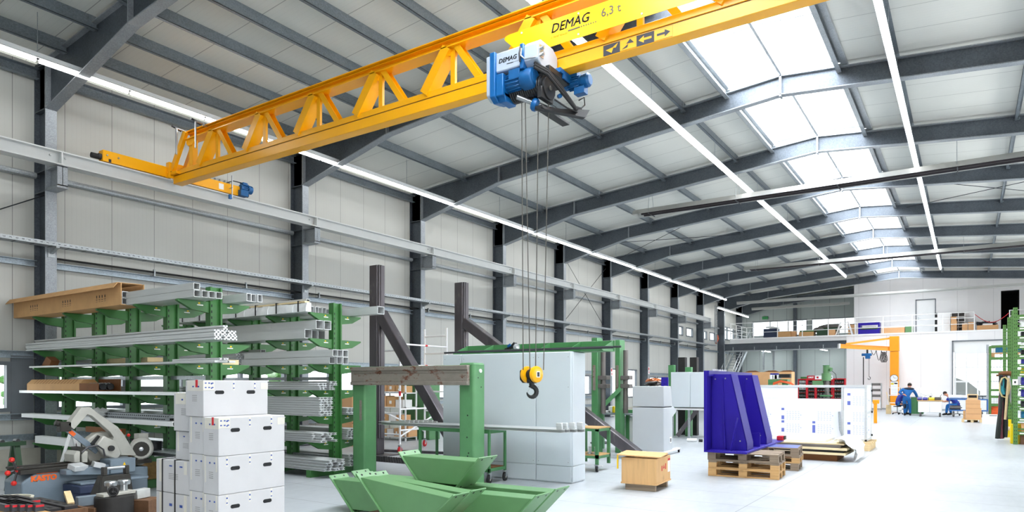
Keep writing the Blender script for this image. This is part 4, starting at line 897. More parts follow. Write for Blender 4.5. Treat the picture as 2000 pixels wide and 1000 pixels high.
for i, px in enumerate((133, 148)):
    b = B(so); p = sp(px, 900, SX - .12); b.prism([sp(px - 8, 901, SX - .3), sp(px + 4, 901, SX - .3), sp(px + 4, 879, SX - .3), sp(px - 2, 878, SX - .3), sp(px - 8, 886, SX - .3)], (.3, 0, 0)); b.build('vice_jaw', 'machine_grey' if i < 2 else 'machine_dark', t, .008)
b = B(so); p = sp(156, 888, SX - .1); b.box(SX - .3, SX - .02, p[1] - .03, p[1] + .04, zb + .06, zb + .3); b.build('vice_post', 'machine_dark', t, .005)
b = B(so); p0, p1 = sp(212, 926, SX + .2), sp(262, 893, SX + .2); b.box(SX - .05, SX + .25, p0[1], p1[1], p0[2], p1[2]); b.build('switch_box', 'machine_blue_grey', t, .01)
b = B(so); b.prism([sp(240, 908, SX + .252), sp(246, 908, SX + .252), sp(243, 902, SX + .252)], (.002, 0, 0)); b.build('warning_sticker', 'label_yellow', t)
mc = V(sp(276, 876, SX - .1)); b = B(so); ax = V((.88, -.47, 0))
b.lathe([(.03, -.45), (.1, -.44), (.15, -.38), (.16, -.3), (.16, .0), (.165, .005), (.165, .06), (.14, .1)], mc, ax, 20); b.cbox(mc + V((-.1, 0.05, .18)), (.14, .14, .08)); b.build('drive_motor', 'machine_grey', t)
b = B(so); b.lathe([(.11, .1), (.11, .104), (.02, .104)], mc, ax, 18); b.build('fan_grille', 'machine_dark', t)
b = B(so); b.lathe([(.02, .105), (.03, .107), (.01, .11)], mc, ax, 12); b.build('fan_hub', 'steel_bright', t)
mc = V(sp(273, 898, SX - .1)); b = B(so); b.lathe([(.03, -.25), (.07, -.24), (.08, -.1), (.08, .05), (.05, .08)], mc, ax, 16); b.build('pump_motor', 'machine_grey', t)
for px, py in ((234, 842), (243, 858), (251, 850)):
    b = B(so); p = V(sp(px, py, SX - .1)); q = V(sp(px + 2, py + 22, SX - .1)); b.cyl(q, p, .01, 6); b.build('lever', 'steel_dark', t); b = B(so); b.ball(p, .025, 0, 10); b.build('lever_knob', 'knob_red', t)
b = B(so); b.tube([sp(160, 884, SX + .1), sp(172, 873, SX + .1), sp(190, 870, SX + .12), sp(202, 878, SX + .1), sp(205, 892, SX + .1)], .012, 6); b.build('coolant_hose', 'steel_dark', t)
# hand spokes at the bed end
hub = V(sp(34, 918, SX - .1)); b = B(so); b.cyl(hub, V(sp(46, 916, SX - .1)), .03, 10)
for px, py in ((23, 898), (15, 924), (27, 944)): b.cyl(hub, V(sp(px, py, SX - .1)), .014, 6)
b.build('spoke_handle', 'steel_dark', t)
for px, py in ((23, 898), (15, 924), (27, 944), (35, 918)): b = B(so); b.ball(sp(px, py, SX - .08), .035, 0, 10); b.build('spoke_knob', 'knob_red', t)
for i, (px, py) in enumerate(((152, 912), (192, 908))):
    p = sp(px, py, SX + .18); b = B(p); b.cbox((p[0], p[1], p[2] + .0), (.14, .2, .07), 0, .3 + i, 0, .3); tag(b.build('metal_offcut', 'aluminium', None, .004), 'silver metal offcut in the chip tray of the saw, %s' % ['left one', 'one by the switch box'][i], 'offcut')
# green roller trestle at the left edge
X, Y = floor_at(30, 962); t = thing('roller_trestle', 'dark green roller trestle at the left edge by the window', 'trestle', (X, Y, 0)); o = (X, Y, 0)
for y in (Y, Y - 1.0):
    b = B(o); b.bar((X - .3, y, 0), (X - .05, y, .72), .07, .05); b.bar((X + .25, y, 0), (X + .05, y, .72), .07, .05); b.bar((X - .25, y, .12), (X + .2, y, .12), .05, .04); b.build('leg_frame', 'bench_green', t)
b = B(o); b.box(X - .06, X + .0, Y - 1.1, Y + .1, .72, .78); b.box(X + .06, X + .12, Y - 1.1, Y + .1, .72, .78); b.build('rail', 'bench_green', t)
for k in range(6): b = B(o); b.cyl((X - .02, Y - 1.0 + k * .2, .79), (X + .1, Y - 1.0 + k * .2, .79), .03, 10); b.build('roller', 'steel_dark', t)
# white aluminium stepladder legs behind the saw
b = B(); xa = SX - .75
for p0, p1 in (((120, 903), (137, 846)), ((150, 880), (140, 846)), ((150, 900), (147, 846))):
    q0, q1 = V(sp(*p0, xa)), V(sp(*p1, xa)); b.bar(q0 + (q0 - q1) * (q0.z / (q1.z - q0.z)), q1, .05, .025)
tag(b.build('stepladder', 'white_paint'), 'white stepladder standing behind the saw bed', 'ladder')
# ---- floor clutter at the lower left
def base_at(px, py, d): p = at_depth(px, py, d); return p
p = base_at(12, 990, 6.6); b = B((p.x, p.y, 0)); zt = Zat(972, p.x, p.y); b.lathe([(.15, 0), (.18, .1), (.215, zt - .03), (.225, zt), (.2, zt), (.19, zt - .05), (.14, .05)], (p.x, p.y, 0), n=28); tag(b.build('pail', 'pail'), 'dirty white pail at the lower left corner', 'bucket')
for i in range(9):
    q = base_at(18 + (i % 5) * 15 + (i // 5) * 8, 992 - (i // 5) * 9, 5.9 + (i // 5) * .35); zz = q.z; b = B(q); b.box(q.x - .5, q.x, q.y - .035, q.y + .035, zz - .03, zz + .03); b.box(q.x, q.x + .002, q.y - .032, q.y + .032, zz + .008, zz + .027, 1)
    tag(b.build('steel_bar', ['steel_dark', 'ink_red'], None, .003), 'dark square steel bar with red end mark in front of the pail', 'bar', 'marked steel bars')
b = B(); q = base_at(45, 1010, 5.95); tag(B((q.x, q.y, 0)).box(q.x - .7, q.x - .1, q.y - .25, q.y + .3, 0, q.z - .02).build('bar_crate', 'pine', None, .005), 'wooden crate carrying the marked steel bars', 'crate')
# slotted steel plates in a crate
q = base_at(92, 992, 6.9); zq = q.z
b = B((q.x, q.y, 0)); b.box(q.x - .75, q.x + .3, q.y - .45, q.y - .42, 0, zq); b.box(q.x - .75, q.x + .3, q.y + .22, q.y + .25, 0, zq); b.box(q.x - .75, q.x - .72, q.y - .42, q.y + .22, 0, zq); b.box(q.x + .27, q.x + .3, q.y - .42, q.y + .22, 0, zq); b.box(q.x - .72, q.x + .27, q.y - .42, q.y + .22, .02, .06); tag(b.build('open_crate', 'pallet_dark', None, .003), 'open wooden crate full of dark plates below the saw', 'crate')
for i in range(4):
    yy = q.y - .38 + i * .15; b = B((q.x, yy, zq - .2)); b.box(q.x - .65, q.x + .22, yy, yy + .12, zq - .2, zq + .0 + i * .008)
    for k in range(4): b.box(q.x - .55 + k * .2, q.x - .45 + k * .2, yy + .045, yy + .075, zq + .0 + i * .008, zq + .001 + i * .008, 1)
    tag(b.build('slotted_plate', ['steel_dark', 'slot_dark'], None, .004), 'dark slotted steel plate lying in the open crate', 'plate', 'slotted plates in the crate')
# black turntable with handwheel
c = base_at(223, 968, 7.4); zt = c.z; r = .19
t = thing('turntable', 'black round machine turntable with handwheel at the lower left', 'machine part', (c.x, c.y, 0)); o = (c.x, c.y, 0)
b = B(o); b.lathe([(r * .9, 0), (r * .98, .02), (r, zt - .02), (r * .98, zt), (.02, zt)], (c.x, c.y, 0), n=36); b.build('drum', 'cast_dark', t)
b = B(o); b.cbox((c.x - .02, c.y + .03, zt + .02), (.14, .36, .035), 0, .1); b.build('slide_plate', 'machine_grey', t, .005)
for dy in (-.01, .13): b = B(o); b.lathe([(.035, 0), (.035, .07), (.06, .07), (.064, .09), (.064, .11), (.056, .12)], (c.x - .05, c.y + dy, zt + .035), n=20); b.build('clamp_knob', 'steel_bright', t)
b = B(o); ax = V((.83, -.5, 0)).normalized(); hc = V((c.x + .08, c.y - .05, zt + .06)); b.lathe([(.04, -.009), (.05, -.009), (.056, 0), (.05, .009), (.04, .009), (.037, 0), (.04, -.009)], hc, ax, 22)
for k in range(3): a = k * 2.1; b.cyl(hc, hc + V((0, 0, .044 * cos(a))) + V((.5, .83, 0)) * .044 * sin(a), .007, 6)
b.cyl(hc - ax * .05, hc + ax * .015, .013, 10); b.build('handwheel', 'black_paint', t)
# dark mounting bracket behind it
c2 = base_at(224, 945, 8.7); zt2 = Zat(927, c2.x, c2.y); b = B((c2.x, c2.y, 0)); y0, y1 = c2.y - .17, c2.y + .17
b.prism([(c2.x, y0 - .06, 0), (c2.x, y1 + .08, 0), (c2.x, y1, zt2), (c2.x, y0, zt2)], (.05, 0, 0)); b.prism([(c2.x - .35, y0 - .06, 0), (c2.x, y0 - .06, 0), (c2.x, y0, zt2), (c2.x - .08, y0, zt2)], (0, .04, 0))
for y in (y0 + .01, y1 - .06): b.box(c2.x - .02, c2.x + .05, y, y + .05, zt2, zt2 + .11)
b.cyl((c2.x + .02, y0 + .02, zt2 + .09), (c2.x + .02, y1 - .02, zt2 + .09), .022, 12, 1); tag(b.build('roller_bracket', ['machine_dark', 'steel_bright'], None, .006), 'dark cast bracket with bright roller behind the turntable', 'bracket')
for i, (px0, px1, py, d, mt_, lb) in enumerate(((150, 192, 980, 7.3, 'machine_blue_grey', 'bluish square bar lying left of the turntable'), (262, 288, 966, 7.6, 'aluminium_dull', 'grey square bar lying right of the turntable'))):
    a, e = base_at(px0, py, d), base_at(px1, py - 5, d + .15); b = B((a.x, a.y, a.z)); b.bar(a, e, .1, .1); tag(b.build('square_bar', mt_, None, .004), lb, 'bar')
    m_ = (a + e) / 2; b = B((m_.x, m_.y, 0)); b.cbox((m_.x, m_.y, (m_.z - .055) / 2), (.4, .25, m_.z - .055), 0, .4); tag(b.build('support_block', 'pallet_dark', None, .004), 'dark timber block under the %s' % ['bluish bar', 'grey bar by the turntable'][i], 'block')
a = base_at(131, 962, 7.2); e = base_at(139, 985, 7.0); b = B(e); b.bar(e, a, .06, .04); tag(b.build('wood_batten', 'pine_pale'), 'pale wooden batten leaning out of the open crate', 'timber')
q = base_at(275, 985, 7.0); b = B((q.x, q.y, 0))
for k in range(5): b.box(q.x - .35 + k * .15, q.x - .23 + k * .15, q.y - .5, q.y + .3, .1, .13)
for y in (q.y - .45, q.y - .1, q.y + .2): b.box(q.x - .35, q.x + .37, y, y + .08, 0, .1)
tag(b.build('low_pallet', 'pallet_dark', None, .003), 'dark low wooden pallet between turntable and white cartons', 'pallet')
for i, (dx, dy, h, w) in enumerate(((-.15, -.1, .14, .3), (.1, .05, .1, .35), (-.1, .15, .08, .25))):
    b = B((q.x + dx, q.y + dy, .13)); b.cbox((q.x + dx, q.y + dy, .131 + h / 2), (w, .18, h), 0, R(0, 1)); tag(b.build('steel_block', 'steel_dark', None, .006), 'dark steel block on the low pallet, %s' % ['wall side', 'camera side', 'far end'][i], 'block')
# crate and green base behind the motor
X, Y = floor_at(285, 940); Y -= .5; b = B((X, Y, 0))
for k in range(4): b.box(X - .6, X + .6, Y - .4, Y - .375, .03 + k * .11, .12 + k * .11)
b.box(X - .6, X - .575, Y - .375, Y + .4, 0, .45); b.box(X + .575, X + .6, Y - .375, Y + .4, 0, .45); b.box(X - .6, X + .6, Y + .375, Y + .4, 0, .45); b.box(X - .575, X + .575, Y - .375, Y + .375, .05, .08); tag(b.build('pine_crate', 'pine', None, .003), 'pale pine crate standing between saw motor and cartons', 'crate')
# ================================================================ middle of the hall
mat('gantry_green', '#568a5b', .42, 0, .07, 5, .03, spots=('#3d6b40', 10, .72))
mat('brace_green', '#5f8c5c', .4, 0, .05, 5, .02)
mat('press_green', '#4c8655', .42, 0, .06, 5)
mat('rust_steel', '#8d857c', .55, .3, .12, 5, .08, spots=('#6b3f2b', 5, .56), stretch=(1, 1, 2))
mat('mill_steel', '#5a565a', .36, .5, .26, 3, .04, stretch=(1, 1, .3), spots=('#8a857f', 3, .6))
mat('cabinet_grey', '#cfd8de', .42, .05, .02, 2)
mat('console_grey', '#bfc5c8', .45, 0, .02, 2)
mat('royal_blue', '#24158c', .42, 0, .04, 2, spec=.3)
mat('blue_film', '#3c53a8', .3, 0, .2, 6)
mat('copper_wire', '#c4703a', .4, .5, .15)
mat('rubber_black', '#131315', .6)
mat('caster_white', '#dcd6c2', .5)
mat('poly_sheet', '#e9edf6', .3, 0, .03, 2)
mat('print_blue', '#6470c0', .5); mat('print_faint', '#bcc5de', .5)
mat('tan_carton', '#d4a474', .75, 0, .05, 3)
mat('jib_yellow', '#f59c0b', .38, 0, .03); mat('guard_yellow', '#f6d800', .45, 0, .03)
mat('ring_grey', '#6f6b68', .5, .4)
def caster(b_off, x, y, r, parent, wheel='rubber_black', fork='steel_bright', nm='caster'):
    b = B(b_off); b.box(x - .03, x + .03, y - .035, y + .035, 2 * r + .01, 2 * r + .03); b.box(x - .035, x - .03, y - .02, y + .02, r, 2 * r + .02); b.box(x + .03, x + .035, y - .02, y + .02, r, 2 * r + .02); c = b.build(nm, fork, parent)
    b = B(b_off); b.lathe([(r * .6, -.022), (r * .95, -.022), (r, -.01), (r, .01), (r * .95, .022), (r * .6, .022)], (x, y, r), (1, .25, 0), 18); b.lathe([(.01, -.024), (r * .58, -.02), (r * .58, .02), (.01, .024)], (x, y, r), (1, .25, 0), 12, 1); b.build('wheel', [wheel, 'caster_white'], c)
# ---- green gantry: two posts and a rusty channel
GYY = 8.62; gx1 = XatY(712, GYY); gx2 = XatY(925, GYY); zt1, zt2 = 1.93, Zat(708, gx2, GYY)
t = thing('green_gantry', 'green steel portal of two posts carrying a rusty beam', 'frame', (gx1, GYY, 0)); o = (gx1, GYY, 0)
w1 = gx1 - XatY(688, GYY); w2 = gx2 - XatY(896, GYY)
for x, w, z in ((gx1, w1, zt1 - .28), (gx2, w2, zt2)):
    b = B(o); b.box(x - w, x, GYY, GYY + .31, 0, z)
    b.build('post', 'gantry_green', t, .035, 3)
for x, z in ((gx2 - .12, 1.15), (gx2 - .13, .8), (gx2 - .1, .55), (gx2 - .12, .5)): B(o).cyl((x, GYY - .003, z), (x, GYY + .01, z), .013, 8).build('bolt_hole', 'slot_dark', t)
for y, z in ((GYY + .12, 1.75), (GYY + .2, 1.6), (GYY + .1, .35)): B(o).cyl((gx2 - .01, y, z), (gx2 + .003, y, z), .011, 8).build('bolt_hole', 'slot_dark', t)
b = B(o); b.cyl((gx2 - .005, GYY + .17, 1.86), (gx2 + .02, GYY + .17, 1.86), .03, 12); b.build('lifting_eye', 'white_paint', t)
b = B(o); b.box(gx1 - w1 * .4, gx1 - w1 * .22, GYY - .003, GYY + .003, 1.0, 1.36); b.build('bare_patch', 'rust_steel', t)
xb0, xb1 = XatY(686, GYY - .06), XatY(914, GYY - .06); b = B(o)
zb0, zb1 = zt1 - .3, zt1 + .02
b.box(xb0, xb1, GYY - .07, GYY - .01, zb0, zb1); b.box(xb0, xb1, GYY - .09, GYY - .07, zb0, zb0 + .06); b.box(xb0, xb1, GYY - .09, GYY - .07, zb1 - .07, zb1); b.bar((xb0, GYY - .075, (zb0 + zb1) / 2 + .05), (xb1, GYY - .075, (zb0 + zb1) / 2 + .05), .012, .012)
b.build('cross_beam', 'rust_steel', t, .008)
b = B(o); b.box(xb0 + .02, gx2 - w2 * .7, GYY - .01, GYY + .28, zb1 - .03, zb1 + .006); b.build('top_plate', 'gantry_green', t, .004)
# ---- green trapezoid braces on the floor
def brace(xl, xr, y, zt, h, d, cut, lb, rz=0.0, tilt=0.0):
    """channel: xl..xr along its top, y of its camera-side face"""
    xm = (xl + xr) / 2; t = thing('channel_brace', lb, 'brace', (xm, y, zt - h), rz); L = (xr - xl) / 2; k = .012
    def at(x, yy, z): return (x, yy, z + tilt * x)
    b = B()
    zt_ = h
    for yy in (0, d - k): b.prism([at(-L, yy, zt_), at(-L + cut, yy, .0), at(L - cut, yy, .0), at(L, yy, zt_)], (0, k, 0))
    b.prism([at(-L, 0, zt_), at(L, 0, zt_), at(L, 0, zt_ - k), at(-L, 0, zt_ - k)], (0, d, 0)); b.build('channel', 'brace_green', t, .006, 2)
    for s in (-1, 1):
        b = B(); u = V((s * -cut, 0, -h)).normalized(); p0 = V(at(s * L, 0, zt_)) - u * .07; p1 = V(at(s * (L - cut), 0, 0)) + u * .05; n_ = V((s * h, 0, -cut)).normalized() * .016
        b.prism([p0 + V((0, -.025, 0)), p1 + V((0, -.025, 0)), p1 + V((0, -.025, 0)) + n_, p0 + V((0, -.025, 0)) + n_], (0, d + .05, 0)); e = b.build('end_plate', 'brace_green', t, .004)
        for q in (.2, .8):
            for c in (p0 + u * .035 + V((0, d * q, 0)), p1 - u * .03 + V((0, d * q, 0))): B().cyl(c - n_ * .1, c + n_ * 1.1, .013, 8).build('bolt_hole', 'slot_dark', e)
    return t
def bx(px, y): return XatY(px, y)
brace(bx(648, 6.05), bx(1042, 6.05), 6.05, .43, .36, .26, .36, 'long green channel brace on the floor, front one of the two long ones', -.012, .012)
brace(bx(692, 6.42), bx(1080, 6.42), 6.42, .45, .36, .26, .36, 'long green channel brace on the floor, rear one of the two long ones', -.012, .012)
brace(bx(700, 5.28), bx(884, 5.28), 5.28, .57, .34, .2, .38, 'shorter green channel brace leaning in front of the long ones', -.05, -.075)
brace(bx(728, 5.56), bx(918, 5.56), 5.56, .56, .33, .2, .36, 'shorter green channel brace right behind the frontmost one', -.04, -.05)
brace(bx(786, 6.2), bx(930, 6.2), 6.2, .77, .29, .32, .27, 'green channel brace lying on top of the two long ones', 0, .0)
x = bx(760, 5.2); b = B((x, 5.3, 0)); b.box(x - .6, x + .9, 5.2, 5.32, 0, .12); b.box(x - .6, x + .9, 5.66, 5.78, 0, .12); b.box(x - .55, x - .42, 5.0, 5.9, .12, .22); b.box(x + .5, x + .63, 5.0, 5.9, .12, .22); tag(b.build('timber_dunnage', 'pallet_dark', None, .005), 'dark timber packing under the shorter green braces', 'timber')
x = bx(860, 6.2); b = B((x, 6.3, 0)); b.box(x - 1.0, x - .88, 6.0, 6.75, 0, .055); b.box(x + .6, x + .72, 6.0, 6.75, 0, .055); tag(b.build('timber_dunnage', 'pallet_dark', None, .005), 'dark timber packing under the two long green braces', 'timber')
# ---- dark steel posts with raking struts
def raker(x, y, ht, w, foot, zb, lb, base):
    t = thing('raking_post', lb, 'post', (x, y, 0)); o = (x, y, 0)
    b = B(o); h = w / 2
    b.box(x - h, x + h, y - h, y + h, .02, ht); b.build('post', 'mill_steel', t, .02, 3)
    b = B(o); b.box(x + h, x + h + .035, y - h + .03, y + h - .03, .4, ht); b.box(x + h + .035, x + h + .05, y - h + .08, y + h - .12, .4, ht); b.build('guide_rail', 'mill_steel', t, .006)
    b = B(o); b.box(x - .35, x + .45, y - .3, y + .3, 0, .02); b.build('base_plate', 'mill_steel', t, .003)
    b = B(o); b.bar((x + h, y, zb), (foot[0], foot[1], .08), w * .95, w * .95); b.build('strut', 'mill_steel', t, .02, 3)
    b = B(o); b.prism([(x + h, y - .08, zb - .1), (x + h + .08, y - .08, zb - .1), (x + h, y - .08, zb - .35)], (0, .16, 0)); b.build('gusset', 'bolt_dark', t)
    return t
rx = XatY(736, 11.4); raker(rx, 11.4, Zat(518, rx, 11.3), .25, (XatY(905, 11.4), 11.4), Zat(612, rx, 11.4), 'dark steel post with raking strut behind the green gantry', 0)
rx = XatY(901, 13.97); raker(rx, 13.97, Zat(552, rx, 13.9), .26, (XatY(1246, 13.97), 13.97), Zat(630, rx, 13.97), 'dark steel post whose long strut comes down behind the wooden crate', 0)
# ---- long grey cabinet with green channel on top
ca = radians(3.0); ccx, ccy = -5.44, 9.9; cwid = 2.62; cdep = .5; chh = 2.19
t = thing('switch_cabinet', 'long pale grey cabinet row behind the hanging hook', 'cabinet', (ccx, ccy, 0), ca)
b = B(); b.box(-cwid, 0, 0, cdep, .1, chh); b.build('body', 'cabinet_grey', t, .008, 2)
b = B(); b.box(-cwid + .01, -.0, .012, cdep, 0, .1); b.build('plinth', 'cabinet_grey', t)
seams = [-cwid, -cwid + .42, -.66, 0]
for i in range(3):
    b = B(); b.box(seams[i] + .006, seams[i + 1] - .006, -.022, 0, .29, chh - .01); d_ = b.build('door', 'cabinet_grey', t, .006, 2)
    b = B()
    for x in (seams[i] + .05, seams[i + 1] - .05):
        for z in (.35, .9, 1.6, 2.1): b.cyl((x, -.024, z), (x, -.02, z), .006, 6)
    b.build('screw', 'ring_grey', d_)
    b = B(); b.box(seams[i] + .006, seams[i + 1] - .006, -.022, 0, .02, .282); b.build('kick_panel', 'cabinet_grey', t, .005)
b = B(); b.box(0, .022, .01, cdep - .01, .29, chh - .01); b.build('side_panel', 'cabinet_grey', t, .006, 2)
b = B(); b.box(0, .022, .01, cdep - .01, .02, .282); b.build('side_kick_panel', 'cabinet_grey', t, .005)
yy = 10.35; x0, x1 = XatY(905, yy), XatY(1196, yy); t = thing('green_trough', 'long green trough with gusset ribs lying on the grey cabinet', 'channel', ((x0 + x1) / 2, yy, chh)); o = ((x0 + x1) / 2, yy, chh)
b = B(o); zc = chh; b.box(x0, x1, yy - .35, yy + .1, zc, zc + .015); b.box(x0, x1, yy + .085, yy + .1, zc + .015, zc + .19); b.build('channel', 'press_green', t, .003)
for k in range(6):
    x = x0 + (x1 - x0) * (k + .05) / 5.1; b = B(o); b.prism([(x, yy - .35, zc + .015), (x, yy + .085, zc + .015), (x, yy + .085, zc + .19), (x, yy - .35, zc + .04)], (.01, 0, 0)); b.build('rib', 'press_green', t)
for i, (dy, a, c) in enumerate(((-.4, 868, 1198), (-.36, 890, 1213))):
    y = yy + dy; b = B((XatY(1000, y), y, zc + .05)); b.cyl((XatY(a, y), y, zc + .045 + i * .012), (XatY(c, y), y, zc + .045 + i * .012), .017, 8); tag(b.build('steel_rod', 'bolt_dark'), 'dark round steel rod on the front lip of the green trough, %s' % ['left-reaching one', 'right-reaching one'][i], 'rod')
gx = XatY(1002, yy - .1); gz = zc + .05; t = thing('angle_grinder', 'black and blue angle grinder lying on the green trough', 'tool', (gx, yy - .15, gz)); o = (gx, yy - .15, gz)
b = B(o); b.cbox((gx + .02, yy - .15, gz + .07), (.2, .08, .09), 0, 0, 0, -.5); b.tube([(gx - .14, yy - .15, gz + .03), (gx - .02, yy - .15, gz + .06), (gx + .06, yy - .15, gz + .14), (gx + .1, yy - .15, gz + .08)], .03, 8); b.build('body', 'rubber_black', t, .01)
b = B(o); b.cbox((gx - .02, yy - .2, gz + .1), (.08, .02, .05), 0, 0, 0, -.5); b.build('blue_shell', 'hoist_blue', t, .006)
b = B(o); b.lathe([(.02, 0), (.06, .0), (.06, .02), (.02, .03)], (gx + .12, yy - .17, gz + .07), (.6, -.8, 0), 16); b.build('disc', 'steel_bright', t)
# ---- green trolley with long aluminium profiles
cy0, cy1 = 9.12, 9.58; cx1 = XatY(955, cy0); cx0 = XatY(820, cy0) ; t = thing('green_trolley', 'green workshop trolley with wooden shelf in front of the grey cabinet', 'cart', ((cx0 + cx1) / 2, cy0, 0)); o = ((cx0 + cx1) / 2, cy0, 0); zt = .83
b = B(o)
for x in (cx0, cx1):
    for y in (cy0, cy1): b.box(x - .03, x + .01, y, y + .04, .16, zt)
b.box(cx0 - .03, cx1 + .01, cy0, cy0 + .04, zt, zt + .06); b.box(cx0 - .03, cx1 + .01, cy1, cy1 + .04, zt, zt + .06)
for x in (cx0 - .03, cx1 - .03): b.box(x, x + .04, cy0 + .04, cy1, zt, zt + .06); b.box(x, x + .04, cy0 + .04, cy1, .2, .25)
b.box(cx0 - .03, cx1 + .01, cy0, cy0 + .03, .19, .25); b.box(cx0 - .03, cx1 + .01, cy1 + .01, cy1 + .04, .19, .25); b.build('frame', 'press_green', t, .003)
b = B(o); b.box(cx0, cx1 - .03, cy0 + .03, cy1 + .01, .235, .262); b.build('shelf', 'cardboard_dark', t, .003)
for x in (cx0, cx1 - .01):
    for y in (cy0 + .02, cy1 + .02): caster(o, x, y, .075, t)
zt += .063
for i in range(5):
    y = cy0 + .03 + i * .1; x1 = XatY([1100, 1110, 1125, 1140, 1136][i], y); x0 = XatY([752, 742, 756, 748, 760][i], y); b = B(((x0 + x1) / 2, y, zt)); b.chan((x0, y, zt + .03), (x1, y, zt + .03), .05, .085, .006, up=(0, 0, 1)); tag(b.build('long_profile', 'aluminium'), 'long aluminium profile laid across the green trolley', 'profile', 'long profiles on the green trolley')
for i, (px, y) in enumerate(((1092, cy0 + .02), (1102, cy0 + .12), (1117, cy0 + .22), (1132, cy0 + .32))):
    x = XatY(px, y) - .05; b = B((x, y, zt + .056)); b.box(x, x + .1, y, y + .035, zt + .056, zt + .156); b.box(x + .0, x + .1, y - .012, y, zt + .1, zt + .156); tag(b.build('profile_stub', 'aluminium', None, .004), 'short upright aluminium stub on the long profile ends, %s from the left' % ORD[i], 'profile', 'upright stubs on the long profiles')
for i in range(7):
    y = cy0 + .05 + .055 * i; x = XatY(782 + i * 9, y); b = B((x, y, zt + .056)); b.box(x - .25, x + .2, y, y + .04, zt + .056, zt + .08); b.box(x - .05, x + .1, y + .005, y + .035, zt + .08, zt + .1); tag(b.build('offcut', 'aluminium_dull', None, .003), 'short aluminium offcut on the far end of the long profiles', 'offcut', 'offcuts on the long profiles')
# rubber mats and kerb behind
for i, (px, py, w, d) in enumerate(((770, 899, 2.1, .75), (840, 893, 1.3, .6))):
    x, y = floor_at(px, py); b = B((x, y, 0)); b.box(x - w / 2, x + w / 2, y - d / 2, y + d / 2, 0, .008)
    for i2 in range(int(w / .075)):
        for j in range(int(d / .075)): b.cyl((x - w / 2 + .04 + i2 * .075, y - d / 2 + .04 + j * .075, .008), (x - w / 2 + .04 + i2 * .075, y - d / 2 + .04 + j * .075, .018), .022, 5)
    tag(b.build('rubber_mat', 'rubber_black'), ['black studded rubber mat on the floor behind the left green post', 'smaller black studded rubber mat nearer the green trolley'][i], 'mat')
x, y = floor_at(800, 888); b = B((x, y + .3, 0)); b.bar((x - 1.2, y + .1, .03), (x + 2.6, y + 1.05, .03), .09, .06); tag(b.build('floor_rail', 'mill_steel', None, .003), 'dark steel rail lying on the floor behind the rubber mats', 'rail')
# ---- scaffold on wheels
sx, sy = floor_at(781, 886); t = thing('rolling_scaffold', 'white aluminium rolling scaffold behind the dark post', 'scaffold', (sx, sy, 0)); o = (sx, sy, 0); W_, D_ = .75, 1.75
for x in (sx, sx - W_):
    for y in (sy, sy + D_):
        ht = 2.7 if y == sy else 3.1
        b = B(o); b.cyl((x, y, .22), (x, y, ht), .026, 10); b.build('standard', 'white_lacquer', t)
        caster(o, x, y, .085, t, 'ink_red', 'steel_bright')
for z in (.45, .95, 1.45, 1.95, 2.45, 2.9):
    for y in (sy, sy + D_):
        if y == sy and z > 2.6: continue
        b = B(o); b.cyl((sx, y, z), (sx - W_, y, z), .022, 8); b.build('ledger', 'white_lacquer', t)
for z in (.55, 1.05, 2.1, 2.6):
    b = B(o); b.cyl((sx, sy, z), (sx, sy + D_, z), .02, 8); b.build('guard_rail', 'white_lacquer', t)
b = B(o); b.cyl((sx, sy, .4), (sx, sy + D_, 1.05), .02, 8); b.cyl((sx - W_, sy + D_, .4), (sx - W_, sy, 1.05), .02, 8); b.build('diagonal_brace', 'white_lacquer', t)
b = B(o)
for z, y in ((1.9, sy + D_), (1.4, sy), (2.6, sy + .9), (2.1, sy + .9)): b.cyl((sx, y - .0, z - .03), (sx, y, z + .08), .029, 10) if y in (sy, sy + D_) else b.cyl((sx, y, z), (sx, y + .08, z), .024, 10)
b.build('red_clamp', 'ink_red', t)
b = B(o); b.box(sx - W_ + .03, sx - .03, sy + .05, sy + D_ - .05, 1.97, 2.0); b.build('platform', 'pine', t)
# ---- green press frame with cylinders
py_ = 14.6
t = thing('press_frame', 'green twin-post press frame with grey cylinders beyond the cabinet', 'press', (XatY(1180, py_), py_, 0)); o = (XatY(1180, py_), py_, 0)
for px0, px1, pt, dy in ((1155, 1167, 660, 0), (1201, 1211, 664, .35)):
    x0, x1 = XatY(px0, py_ + dy), XatY(px1, py_ + dy); zt = Zat(pt, x0, py_ + dy)
    b = B(o); b.box(x0, x1, py_ + dy, py_ + dy + .28, 0, zt); b.build('post', 'press_green', t, .01)
    cxx = x1 + .1; b = B(o); b.cyl((cxx, py_ + dy + .1, .95), (cxx, py_ + dy + .1, zt - .25), .06, 14); b.build('cylinder', 'ring_grey', t)
    for z in (1.55, 1.75): b = B(o); b.box(cxx - .09, cxx + .14, py_ + dy - .0, py_ + dy + .2, z, z + .1); b.build('clamp', 'ring_grey', t, .006)
    b = B(o); b.box((x0 + x1) / 2 - .03, (x0 + x1) / 2 + .03, py_ + dy - .03, py_ + dy, 1.5, 2.1); b.build('rack_bar', 'rust_steel', t)
b = B(o); b.bar((XatY(1172, py_), py_ + .15, 1.12), (XatY(1202, py_), py_ + .3, 1.55), .1, .1); b.build('brace', 'press_green', t, .004)
bx0, bx1 = XatY(1150, 15.3), XatY(1237, 15.3); t = thing('work_bench', 'green-legged work bench between press frame and grey console', 'table', ((bx0 + bx1) / 2, 15.5, 0)); o = ((bx0 + bx1) / 2, 15.5, 0)
b = B(o); b.box(bx0, bx1 + .2, 15.2, 15.9, .9, .94); b.build('top', 'deck_grey', t, .004)
for x in (bx0 + .1, bx1 - .2):
    b = B(o); b.box(x, x + .08, 15.3, 15.38, 0, .9); b.box(x, x + .08, 15.75, 15.83, 0, .9); b.build('leg', 'press_green', t)
